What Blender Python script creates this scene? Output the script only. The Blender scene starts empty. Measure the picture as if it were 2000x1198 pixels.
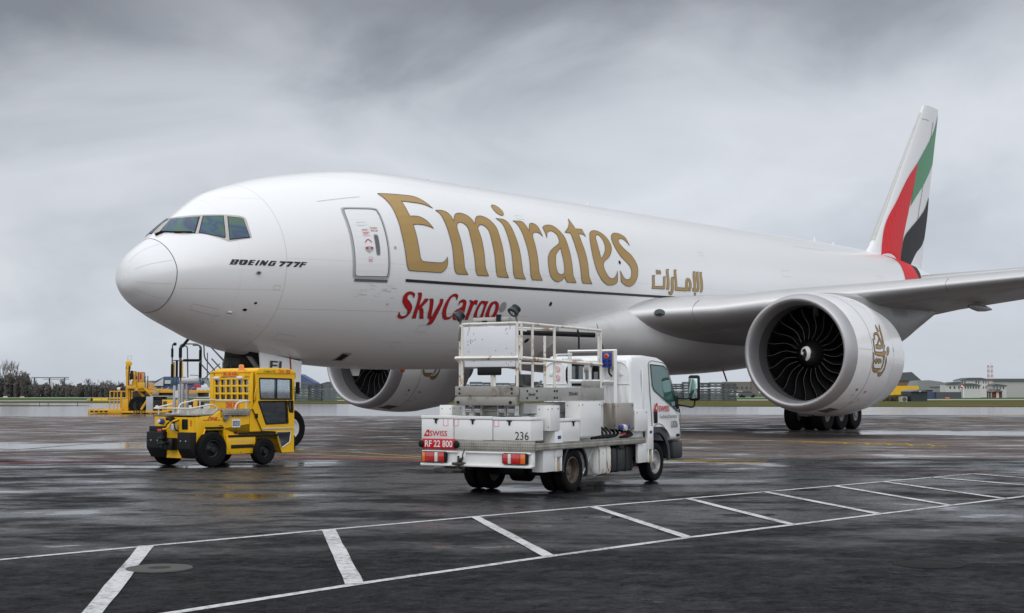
import bpy, bmesh, math, random, json
from mathutils import Vector, Matrix
from mathutils.geometry import delaunay_2d_cdt
random.seed(7)
R = math.radians
scene = bpy.context.scene
# ------------------------------------------------------------------ camera
CAM = Vector((-23.6272, -29.5262, 1.6142))
FW = Vector((0.81047541, 0.58278004, 0.05913581))
RT = Vector((0.58385761, -0.81185523, -0.00117031))
UP = RT.cross(FW)
cd = bpy.data.cameras.new('camera'); cam = bpy.data.objects.new('camera', cd); scene.collection.objects.link(cam)
cam.matrix_world = Matrix(((RT.x, UP.x, -FW.x, CAM.x), (RT.y, UP.y, -FW.y, CAM.y), (RT.z, UP.z, -FW.z, CAM.z), (0, 0, 0, 1)))
cd.sensor_width = 36; cd.lens = 50.0; cd.clip_start = .1; cd.clip_end = 9000
scene.camera = cam
FH = Vector((FW.x, FW.y, 0)).normalized(); RH = Vector((RT.x, RT.y, 0)).normalized()
FPX = 2777.97
def gp(u, v):                       # point of the flat ground seen at a place in the photograph
    d = FW + RT*((u-1000)/FPX) - UP*((v-599)/FPX); return CAM + d*(-CAM.z/d.z)
def at(u, v, dep):                  # point at a given distance along the view
    return CAM + (FW + RT*((u-1000)/FPX) - UP*((v-599)/FPX))*dep
# ------------------------------------------------------------------ world: overcast sky
w = bpy.data.worlds.new('World'); scene.world = w; w.use_nodes = True
nt = w.node_tree; nt.nodes.clear()
def N(t, typ, **k):
    n = t.nodes.new(typ)
    for a, b in k.items(): setattr(n, a, b)
    return n
def math_(t, op, a, b=None, c=None, clamp=False):
    n = N(t, 'ShaderNodeMath', operation=op); n.use_clamp = clamp
    for i, v in enumerate((a, b, c)):
        if v is None: continue
        if isinstance(v, (int, float)): n.inputs[i].default_value = v
        else: t.links.new(v, n.inputs[i])
    return n.outputs[0]
def vdot(t, v, vec):
    n = N(t, 'ShaderNodeVectorMath', operation='DOT_PRODUCT'); t.links.new(v, n.inputs[0]); n.inputs[1].default_value = vec
    return n.outputs['Value']
def ramp(t, fac, stops, interp='LINEAR'):
    n = N(t, 'ShaderNodeValToRGB'); n.color_ramp.interpolation = interp
    el = n.color_ramp.elements
    while len(el) > 1: el.remove(el[-1])
    for i, (p, c) in enumerate(stops):
        e = el[0] if i == 0 else el.new(p)
        e.position = p; e.color = (c if isinstance(c, tuple) else (c, c, c)) + (1,)
    t.links.new(fac, n.inputs[0]); return n.outputs[0]
def noise(t, vec, scale, detail=4, rough=.55, dist=0, dims='3D'):
    n = N(t, 'ShaderNodeTexNoise'); n.noise_dimensions = dims
    n.inputs['Scale'].default_value = scale; n.inputs['Detail'].default_value = detail
    n.inputs['Roughness'].default_value = rough; n.inputs['Distortion'].default_value = dist
    if vec is not None: t.links.new(vec, n.inputs['Vector'])
    return n.outputs[0]
def smooth(t, x, a, b):
    n = N(t, 'ShaderNodeMapRange', interpolation_type='SMOOTHSTEP'); t.links.new(x, n.inputs[0])
    n.inputs[1].default_value = a; n.inputs[2].default_value = b
    return n.outputs[0]
def mixc(t, fac, a, b, mode='MIX'):
    n = N(t, 'ShaderNodeMix', data_type='RGBA', blend_type=mode)
    if isinstance(fac, (int, float)): n.inputs[0].default_value = fac
    else: t.links.new(fac, n.inputs[0])
    for i, v in ((6, a), (7, b)):
        if isinstance(v, tuple): n.inputs[i].default_value = v + (1,)
        else: t.links.new(v, n.inputs[i])
    return n.outputs[2]
SUN_EL, SUN_AZ = R(48), R(205)      # behind and above the camera, thick cloud
sky = N(nt, 'ShaderNodeTexSky', sky_type='NISHITA'); sky.sun_disc = False
sky.sun_elevation = SUN_EL; sky.sun_rotation = R(90) - SUN_AZ
tc = N(nt, 'ShaderNodeTexCoord'); dv = tc.outputs['Generated']
sx = N(nt, 'ShaderNodeSeparateXYZ'); nt.links.new(dv, sx.inputs[0]); ez = sx.outputs[2]
lat = vdot(nt, dv, RH); fwd = vdot(nt, dv, FH)
mpw = N(nt, 'ShaderNodeMapping'); mpw.inputs['Rotation'].default_value = (0, 0, -math.atan2(FH.y, FH.x)); nt.links.new(dv, mpw.inputs[0])
mps = N(nt, 'ShaderNodeMapping'); mps.inputs['Rotation'].default_value = (R(-22), 0, 0); mps.inputs['Scale'].default_value = (1, 1, 1.9); nt.links.new(mpw.outputs[0], mps.inputs[0])
n1 = noise(nt, mps.outputs[0], 4.4, 6, .5, .45)
n2 = noise(nt, mps.outputs[0], 13, 7, .55, .35)
nn = math_(nt, 'ADD', math_(nt, 'MULTIPLY', math_(nt, 'SUBTRACT', n1, .5), .27), math_(nt, 'MULTIPLY', math_(nt, 'SUBTRACT', n2, .5), .035))
lat2 = math_(nt, 'MULTIPLY', lat, lat)
leftp = math_(nt, 'MAXIMUM', math_(nt, 'MULTIPLY', lat, -1), 0)
ee = math_(nt, 'ADD', math_(nt, 'ADD', ez, nn), math_(nt, 'MULTIPLY', lat, -.12))
low = math_(nt, 'SUBTRACT', 1, smooth(nt, ez, .0, .07))
ee = math_(nt, 'SUBTRACT', ee, math_(nt, 'MULTIPLY', low, .10))
cfront = ramp(nt, ee, [(0, (.58, .625, .695)), (.05, (.61, .65, .72)), (.11, (.70, .73, .785)), (.16, (.70, .73, .785)), (.19, (.60, .63, .685)), (.22, (.47, .495, .545)), (.25, (.335, .355, .395)), (.285, (.235, .25, .282)), (.37, (.21, .225, .252)), (.50, (.5, .52, .55)), (.75, (1.15, 1.17, 1.2)), (1, (1.3, 1.32, 1.35))])
mot = math_(nt, 'ADD', 1, math_(nt, 'ADD', math_(nt, 'MULTIPLY', math_(nt, 'SUBTRACT', n1, .5), .42), math_(nt, 'MULTIPLY', math_(nt, 'SUBTRACT', n2, .5), .22)))
cm = N(nt, 'ShaderNodeVectorMath', operation='SCALE'); nt.links.new(cfront, cm.inputs[0]); nt.links.new(mot, cm.inputs['Scale']); cfront = cm.outputs[0]
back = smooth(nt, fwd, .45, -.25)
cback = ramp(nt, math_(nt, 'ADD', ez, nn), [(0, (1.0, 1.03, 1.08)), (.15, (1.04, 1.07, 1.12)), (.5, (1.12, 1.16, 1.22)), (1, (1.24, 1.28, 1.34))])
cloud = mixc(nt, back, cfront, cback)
skyd = N(nt, 'ShaderNodeVectorMath', operation='SCALE'); nt.links.new(sky.outputs[0], skyd.inputs[0]); skyd.inputs['Scale'].default_value = .08
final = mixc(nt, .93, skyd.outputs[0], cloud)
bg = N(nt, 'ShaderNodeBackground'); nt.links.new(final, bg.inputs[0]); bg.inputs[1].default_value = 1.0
wo = N(nt, 'ShaderNodeOutputWorld'); nt.links.new(bg.outputs[0], wo.inputs[0])
# ------------------------------------------------------------------ sun behind cloud
sl = bpy.data.lights.new('sun', 'SUN'); sl.energy = .6; sl.angle = R(40); sl.color = (1, .97, .93)
so = bpy.data.objects.new('sun', sl); scene.collection.objects.link(so)
sd = Vector((math.cos(SUN_EL)*math.cos(SUN_AZ), math.cos(SUN_EL)*math.sin(SUN_AZ), math.sin(SUN_EL)))
so.rotation_euler = sd.to_track_quat('Z', 'Y').to_euler()
vs = scene.view_settings; vs.view_transform = 'Standard'; vs.look = 'None'; vs.exposure = 0; vs.gamma = 1
scene.render.resolution_x = 1024; scene.render.resolution_y = 613
try: scene.cycles.max_bounces = 8; scene.cycles.transparent_max_bounces = 12
except Exception: pass

# ------------------------------------------------------------------ materials
MATS = {}
def pbr(name, col, rough=.5, metal=0., var=.12, vscale=3., dirt=None, dscale=1.2, dlo=.55, dhi=.7, bump=0., bscale=60, spec=.5, coat=0., rvar=.1):
    """painted / bare surface: slight tone variation, patches of dirt or rust, uneven gloss"""
    if name in MATS: return MATS[name]
    m = bpy.data.materials.new(name); m.use_nodes = True; t = m.node_tree; b = t.nodes['Principled BSDF']
    tc = N(t, 'ShaderNodeTexCoord'); oc = tc.outputs['Object']
    nv = noise(t, oc, vscale, 5, .6)
    f = math_(t, 'ADD', 1-var/2, math_(t, 'MULTIPLY', nv, var))
    c = N(t, 'ShaderNodeVectorMath', operation='SCALE'); c.inputs[0].default_value = col[:3]; t.links.new(f, c.inputs['Scale'])
    out = c.outputs[0]; rr = math_(t, 'ADD', rough - rvar/2, math_(t, 'MULTIPLY', nv, rvar), clamp=True)
    if dirt:
        dn = noise(t, oc, dscale, 8, .68, .4); dm = smooth(t, dn, dlo, dhi)
        out = mixc(t, dm, out, tuple(dirt)); rr = math_(t, 'ADD', rr, math_(t, 'MULTIPLY', dm, .25), clamp=True)
    t.links.new(out, b.inputs['Base Color']); t.links.new(rr, b.inputs['Roughness'])
    b.inputs['Metallic'].default_value = metal; b.inputs['Specular IOR Level'].default_value = spec
    if coat: b.inputs['Coat Weight'].default_value = coat; b.inputs['Coat Roughness'].default_value = .08
    if bump:
        bn = N(t, 'ShaderNodeBump'); bn.inputs['Strength'].default_value = bump; bn.inputs['Distance'].default_value = .01
        t.links.new(noise(t, oc, bscale, 3), bn.inputs['Height']); t.links.new(bn.outputs[0], b.inputs['Normal'])
    MATS[name] = m; return m
def glass(name, tint, fac=.5, rough=.03):
    if name in MATS: return MATS[name]
    m = bpy.data.materials.new(name); m.use_nodes = True; t = m.node_tree; t.nodes.clear()
    o = N(t, 'ShaderNodeOutputMaterial'); mx = N(t, 'ShaderNodeMixShader'); tr = N(t, 'ShaderNodeBsdfTransparent'); g = N(t, 'ShaderNodeBsdfGlossy')
    tr.inputs[0].default_value = tint + (1,); g.inputs['Roughness'].default_value = rough; g.inputs[0].default_value = (.9, .95, 1, 1)
    fr = N(t, 'ShaderNodeFresnel'); fr.inputs[0].default_value = 1.5
    t.links.new(math_(t, 'ADD', fr.outputs[0], fac), mx.inputs[0]); t.links.new(tr.outputs[0], mx.inputs[1]); t.links.new(g.outputs[0], mx.inputs[2]); t.links.new(mx.outputs[0], o.inputs[0])
    MATS[name] = m; return m
YEL = pbr('yellow_paint', (.84, .47, .003), .42, dirt=(.26, .14, .02), dscale=2.5, dlo=.58, dhi=.80, coat=.12, spec=.35)
YEL2 = pbr('yellow_paint_faded', (.78, .42, .02), .5, dirt=(.25, .15, .03), dlo=.55, dhi=.8)
BLK = pbr('black_rubber', (.006, .006, .0065), .6, var=.3, spec=.3)
TYRE = pbr('tyre_rubber', (.0055, .0055, .006), .75, var=.4, bump=.3, bscale=30, dirt=(.022, .02, .018), dlo=.6, dhi=.8, spec=.18)
BLKM = pbr('black_metal', (.010, .010, .011), .5, spec=.3)
DARK = pbr('dark_void', (.006, .006, .006), .8)
WHT = pbr('white_truck_paint', (.78, .78, .77), .32, dirt=(.48, .46, .42), dscale=2.2, dlo=.58, dhi=.82, coat=.4)
WHTC = pbr('white_cab_paint', (.80, .81, .81), .22, var=.05, dirt=(.6, .59, .57), dscale=1.2, dlo=.62, dhi=.9, coat=.6)
RUSTY = pbr('rusty_white_paint', (.76, .735, .68), .45, dirt=(.36, .17, .06), dscale=4.5, dlo=.54, dhi=.66)
RUST = pbr('rust', (.30, .11, .03), .8, var=.6, vscale=30)
GREYM = pbr('grey_galvanised', (.36, .35, .33), .45, metal=.35, dirt=(.22, .20, .18), dscale=3, dlo=.5, dhi=.75)
STEEL = pbr('stainless_steel', (.42, .38, .34), .38, metal=.75, var=.2, vscale=1.2)
ALU = pbr('aluminium', (.55, .56, .58), .32, metal=.8)
RED = pbr('red_paint', (.55, .015, .02), .4)
REDL = pbr('red_lens', (.50, .012, .010), .12, coat=1)
ORL = pbr('orange_lens', (.75, .16, .01), .12, coat=1)
WHL = pbr('clear_lens', (.7, .68, .66), .1, coat=1)
BLUE = pbr('blue_paint', (.02, .04, .30), .4)
TXTB = pbr('black_lettering', (.012, .012, .014), .4)
TXTW = pbr('white_lettering', (.8, .8, .8), .4)
TXTR = pbr('red_lettering', (.55, .008, .014), .4)
LGREY = pbr('light_grey_paint', (.50, .50, .48), .45, dirt=(.3, .28, .25), dlo=.55, dhi=.8)
DGREY = pbr('dark_grey_paint', (.10, .11, .11), .5)
def tread(nm, top=False):
    m = bpy.data.materials.new(nm); m.use_nodes = True; t = m.node_tree; b = t.nodes['Principled BSDF']
    tc = N(t, 'ShaderNodeTexCoord'); P = tc.outputs['Object']; k = 2*math.pi/.085
    p = math_(t, 'SINE', math_(t, 'MULTIPLY', vdot(t, P, (1, 1, 1)), k)); q = math_(t, 'SINE', math_(t, 'MULTIPLY', vdot(t, P, (1, -1, 0) if top else (1, 1, -1)), k))
    lug = smooth(t, math_(t, 'MULTIPLY', p, q), .25, .7)       # raised lozenges
    bn = N(t, 'ShaderNodeBump'); bn.inputs['Strength'].default_value = .9; bn.inputs['Distance'].default_value = .008
    t.links.new(lug, bn.inputs['Height']); t.links.new(bn.outputs[0], b.inputs['Normal'])
    nv = noise(t, P, 4, 6, .6)
    cc = mixc(t, smooth(t, nv, .35, .7), (.36, .34, .30), (.20, .185, .16)); cc = mixc(t, math_(t, 'MULTIPLY', lug, .6), cc, (.62, .60, .56))
    t.links.new(cc, b.inputs['Base Color']); b.inputs['Metallic'].default_value = .45; b.inputs['Roughness'].default_value = .42
    return m
TREAD = tread('tread_plate'); TREADT = tread('tread_plate_flat', True)

# ------------------------------------------------------------------ building helpers
COL = scene.collection
def obj(name, bm, mat, parent=None, ang=35, **props):
    """link a bmesh as one mesh object"""
    bmesh.ops.recalc_face_normals(bm, faces=bm.faces) if props.pop('recalc', True) else None
    me = bpy.data.meshes.new(name)
    for f in bm.faces: f.smooth = True
    ca = math.cos(R(ang))
    for e in bm.edges:
        lf = e.link_faces
        if len(lf) == 2 and lf[0].normal.dot(lf[1].normal) < ca: e.smooth = False
    bm.to_mesh(me); bm.free()
    for m in (mat if isinstance(mat, (list, tuple)) else [mat]): me.materials.append(m)
    o = bpy.data.objects.new(name, me); COL.objects.link(o)
    if parent: o.parent = parent
    for k, v in props.items(): o[k] = v
    return o
def thing(name, label, cat, loc=(0, 0, 0), rz=0, group=None):
    o = bpy.data.objects.new(name, None); COL.objects.link(o); o.location = loc; o.rotation_euler = (0, 0, rz)
    o['label'] = label; o['category'] = cat
    if group: o['group'] = group
    o.empty_display_size = .3
    return o
def tag(o, label, cat, group=None):
    o['label'] = label; o['category'] = cat
    if group: o['group'] = group
    return o
def nb(): return bmesh.new()
def box(bm, x0, x1, y0, y1, z0, z1, bev=0, M=None):
    g = bmesh.ops.create_cube(bm, size=1)['verts']
    for v in g: v.co = Vector(((x0+x1)/2 + v.co.x*(x1-x0), (y0+y1)/2 + v.co.y*(y1-y0), (z0+z1)/2 + v.co.z*(z1-z0)))
    if bev:
        es = {e for v in g for e in v.link_edges}
        r = bmesh.ops.bevel(bm, geom=list(es), offset=bev, segments=2, affect='EDGES', profile=.5)
        g = list({v for f in r['faces'] for v in f.verts} | {v for v in g if v.is_valid})
    if M is not None:
        for v in g: v.co = M @ v.co
    return bm
def tube(bm, pts, r, n=8, cap=True):
    pts = [Vector(p) for p in pts]; rings = []
    up = None
    for i, p in enumerate(pts):
        d = (pts[min(i+1, len(pts)-1)] - pts[max(i-1, 0)]).normalized()
        if up is None:
            up = Vector((0, 0, 1)) if abs(d.z) < .9 else Vector((1, 0, 0))
        a = d.cross(up)
        if a.length < 1e-4: a = d.cross(Vector((0, 1, 0)))
        a.normalize(); b2 = a.cross(d).normalized(); up = b2
        k = 1
        if 0 < i < len(pts)-1:
            c = max(.5, ((pts[i]-pts[i-1]).normalized() + (pts[i+1]-pts[i]).normalized()).length/2); k = 1/c if c > .6 else 1.3
        rr = r[i] if isinstance(r, (list, tuple)) else r
        rings.append([bm.verts.new(p + (a*math.cos(2*math.pi*j/n) + b2*math.sin(2*math.pi*j/n))*rr*(k if n == 4 else 1)) for j in range(n)])
    for q, s in zip(rings, rings[1:]):
        for j in range(n): bm.faces.new((q[j], q[(j+1) % n], s[(j+1) % n], s[j]))
    if cap: bm.faces.new(rings[0]); bm.faces.new(rings[-1][::-1])
    return bm
def arc_pts(c, a, b, r, a0, a1, n=8):
    """arc in the plane of unit vectors a, b"""
    c, a, b = Vector(c), Vector(a), Vector(b)
    return [c + a*r*math.cos(a0+(a1-a0)*i/n) + b*r*math.sin(a0+(a1-a0)*i/n) for i in range(n+1)]
def rounded(pts, r, n=5):
    """polyline with rounded corners"""
    pts = [Vector(p) for p in pts]; out = [pts[0]]
    for a, b, c in zip(pts, pts[1:], pts[2:]):
        p = b + (a-b).normalized()*min(r, (a-b).length/2); q = b + (c-b).normalized()*min(r, (c-b).length/2)
        for i in range(n+1):
            t = i/n; out.append(p.lerp(b, t).lerp(b.lerp(q, t), t))
    out.append(pts[-1]); return out
def lathe(bm, prof, c, axis='Y', n=32, close=False, cap0=True):
    """profile [(along axis, radius)] turned about an axis through c"""
    c = Vector(c); rings = []
    for a, r in prof:
        ring = []
        for j in range(n):
            t = 2*math.pi*j/n; u, v = r*math.cos(t), r*math.sin(t)
            ring.append(bm.verts.new(c + (Vector((u, a, v)) if axis == 'Y' else Vector((a, u, v)) if axis == 'X' else Vector((u, v, a)))))
        rings.append(ring)
    prs = list(zip(rings, rings[1:])) + ([(rings[-1], rings[0])] if close else [])
    for q, s in prs:
        for j in range(n): bm.faces.new((q[j], q[(j+1) % n], s[(j+1) % n], s[j]))
    if not close:
        for ring, rr, on in ((rings[0], prof[0][1], cap0), (rings[-1], prof[-1][1], True)):
            if rr > 1e-3 and on: bm.faces.new(ring)
    return bm
def prism(bm, poly, f0, f1, bev=0):
    """closed polygon [(a,b)] placed by f0 and f1 (two faces) and joined"""
    A = [bm.verts.new(f0(a, b)) for a, b in poly]; B = [bm.verts.new(f1(a, b)) for a, b in poly]
    bm.faces.new(A); bm.faces.new(B[::-1]); n = len(poly); fs = []
    for i in range(n): fs.append(bm.faces.new((A[i], B[i], B[(i+1) % n], A[(i+1) % n])))
    if bev:
        es = {e for v in A+B for e in v.link_edges}
        bmesh.ops.recalc_face_normals(bm, faces=bm.faces)
        bmesh.ops.bevel(bm, geom=list(es), offset=bev, segments=3, affect='EDGES', profile=.5, clamp_overlap=True)
    return bm
def side(y0, y1, poly, bm=None, bev=0):          # outline in X-Z extruded along Y
    bm = bm or nb(); return prism(bm, poly, lambda a, b: (a, y0, b), lambda a, b: (a, y1, b), bev)
def rear(x0, x1, poly, bm=None, bev=0):          # outline in Y-Z extruded along X
    bm = bm or nb(); return prism(bm, poly, lambda a, b: (x0, a, b), lambda a, b: (x1, a, b), bev)
def text(name, s, o, ux, uy, h, mat, parent=None, shear=0, bold=0, width=None, thick=.002, align='LEFT'):
    """flat lettering: baseline start o, reading direction ux, up uy, letter height h, total width"""
    cu = bpy.data.curves.new('t', 'FONT'); cu.body = s; cu.size = 1; cu.shear = shear; cu.offset = bold; cu.extrude = 0; cu.resolution_u = 3
    to = bpy.data.objects.new('t', cu); COL.objects.link(to)
    bpy.context.view_layer.update()
    me = bpy.data.meshes.new_from_object(to.evaluated_get(bpy.context.evaluated_depsgraph_get()))
    bpy.data.objects.remove(to); bpy.data.curves.remove(cu)
    xs = [v.co.x for v in me.vertices]; ys = [v.co.y for v in me.vertices]
    x0, x1, y0, y1 = min(xs), max(xs), min(ys), max(ys)
    sy = h/(.73 if y1-y0 < .2 else (y1-y0)); sxx = sy if width is None else width/(x1-x0)
    ux, uy, o = Vector(ux).normalized(), Vector(uy).normalized(), Vector(o); nz = ux.cross(uy)
    sh = (width or (x1-x0)*sxx)
    off = {'LEFT': 0, 'CENTER': -sh/2, 'RIGHT': -sh}[align]
    bm = nb(); bm.from_mesh(me); bpy.data.meshes.remove(me)
    g = bmesh.ops.extrude_face_region(bm, geom=bm.faces[:])
    ev = [e for e in g['geom'] if isinstance(e, bmesh.types.BMVert)]; evs = set(ev)
    for v in bm.verts:
        a, b = (v.co.x-x0)*sxx + off, (v.co.y-y0)*sy
        v.co = o + ux*a + uy*b + nz*(thick if v in evs else 0)
    return obj(name, bm, mat, parent)
def catmull(P, closed=True, seg=5):
    """smooth closed outline; points flagged 1 stay corners"""
    out = []; n = len(P)
    for i in range(n):
        p0, p1, p2, p3 = P[(i-1) % n], P[i], P[(i+1) % n], P[(i+2) % n]
        if p1[2] and p2[2]:
            out.append((p1[0], p1[1])); continue
        a = p1 if p1[2] else p0; b = p2 if p2[2] else p3
        for k in range(seg):
            t = k/seg; q = []
            for c in (0, 1):
                m1 = (p2[c]-a[c])*.5 if not p1[2] else (p2[c]-p1[c])*.6; m2 = (b[c]-p1[c])*.5 if not p2[2] else (p2[c]-p1[c])*.6
                q.append((2*t**3-3*t*t+1)*p1[c] + (t**3-2*t*t+t)*m1 + (-2*t**3+3*t*t)*p2[c] + (t**3-t*t)*m2)
            out.append(tuple(q))
    return out
def inside(p, polys):
    c = False
    for P in polys:
        j = len(P)-1
        for i in range(len(P)):
            if (P[i][1] > p[1]) != (P[j][1] > p[1]) and p[0] < (P[j][0]-P[i][0])*(p[1]-P[i][1])/(P[j][1]-P[i][1]) + P[i][0]: c = not c
            j = i
    return c
def patch(bm, polys, S, off, step=.25, seg=5, k=3.1, thick=0):
    """an outline (with holes) in surface coordinates laid on the curved surface S(a, b) a few mm proud"""
    PS = [catmull(P, seg=seg) for P in polys]
    PS = [[(a, b*k) for a, b in P] for P in PS]
    vs, es = [], []
    for P in PS:
        s = len(vs); vs += [Vector(p) for p in P]; es += [(s+i, s+(i+1) % len(P)) for i in range(len(P))]
    x0, x1 = min(p.x for p in vs), max(p.x for p in vs); y0, y1 = min(p.y for p in vs), max(p.y for p in vs)
    nx, ny = int((x1-x0)/step), int((y1-y0)/step)
    for i in range(1, nx+1):
        for j in range(1, ny+1):
            q = (x0+(x1-x0)*(i/(nx+1)), y0+(y1-y0)*(j/(ny+1)))
            if inside(q, PS): vs.append(Vector(q))
    v2, e2, f2 = delaunay_2d_cdt(vs, es, [], 0, 1e-5)[:3]
    h = 1e-3; V = {}
    def put(i):
        if i not in V:
            a, b = v2[i].x, v2[i].y/k; p = Vector(S(a, b)); da = Vector(S(a+h, b))-p; db = Vector(S(a, b+h))-p
            nn_ = da.cross(db) if off >= 0 else db.cross(da)
            V[i] = bm.verts.new(p + nn_.normalized()*abs(off))
        return V[i]
    for f in f2:
        c = (sum(v2[i].x for i in f)/3, sum(v2[i].y for i in f)/3)
        if inside(c, PS): bm.faces.new([put(i) for i in f])
    return bm
def wheel(parent, c, r, w, rim_r, rim_mat, name='wheel', out=-1, hub=.3, bolts=6, tyre_mat=None, deep=False):
    """a road wheel about the Y axis: tyre part with a rim sub-part; out = side of the outer face"""
    hw = w/2; s = r*.06
    bm = nb(); lathe(bm, [(-hw*.75, rim_r), (-hw*.95, rim_r+s), (-hw, (r+rim_r)/2), (-hw*.92, r-s*1.2), (-hw*.72, r-s*.2), (-hw*.3, r), (hw*.3, r), (hw*.72, r-s*.2), (hw*.92, r-s*1.2), (hw, (r+rim_r)/2), (hw*.95, rim_r+s), (hw*.75, rim_r)], c, n=40, close=True)
    t = obj(name, bm, tyre_mat or TYRE, parent)
    bm = nb(); o = out*hw
    if deep: lathe(bm, [(o*.80, rim_r), (o*.84, rim_r*.93), (o*.5, rim_r*.90), (o*.45, rim_r*.86), (-o*.3, rim_r*.80), (-o*.55, rim_r*.55), (-o*.5, rim_r*.42), (o*.1, rim_r*.36), (o*.25, rim_r*.28), (o*.27, rim_r*.02)], c, n=32, cap0=False)
    else: lathe(bm, [(o*.80, rim_r), (o*.82, rim_r*.93), (o*.45, rim_r*.86), (o*.35, rim_r*.72), (o*.55, rim_r*.45), (o*.62, rim_r*hub), (o*.95, rim_r*hub*.8), (o*.97, rim_r*.02)], c, n=32, cap0=False)
    lathe(bm, [(-o*.6, rim_r), (-o*.5, rim_r*.02)], c, n=24, cap0=False)
    for i in range(bolts):
        a = 2*math.pi*i/bolts; rr = rim_r*.55
        lathe(bm, [(o*.5, .018*r/.35), (o*.68, .016*r/.35)], (c[0]+rr*math.cos(a), c[1], c[2]+rr*math.sin(a)), n=6)
    obj('rim', bm, rim_mat, t)
    return t
def pchip(xk, yk):
    n = len(xk); h = [xk[i+1]-xk[i] for i in range(n-1)]; d = [(yk[i+1]-yk[i])/h[i] for i in range(n-1)]; m = [0.]*n
    for i in range(1, n-1):
        if d[i-1]*d[i] > 0:
            w1, w2 = 2*h[i]+h[i-1], h[i]+2*h[i-1]; m[i] = (w1+w2)/(w1/d[i-1]+w2/d[i])
    m[0] = d[0]; m[-1] = d[-1]
    def f(x):
        i = 0
        while i < n-2 and x > xk[i+1]: i += 1
        t = (x-xk[i])/h[i]
        return (1+2*t)*(1-t)**2*yk[i] + t*(1-t)**2*h[i]*m[i] + t*t*(3-2*t)*yk[i+1] + t*t*(t-1)*h[i]*m[i+1]
    return f

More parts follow.
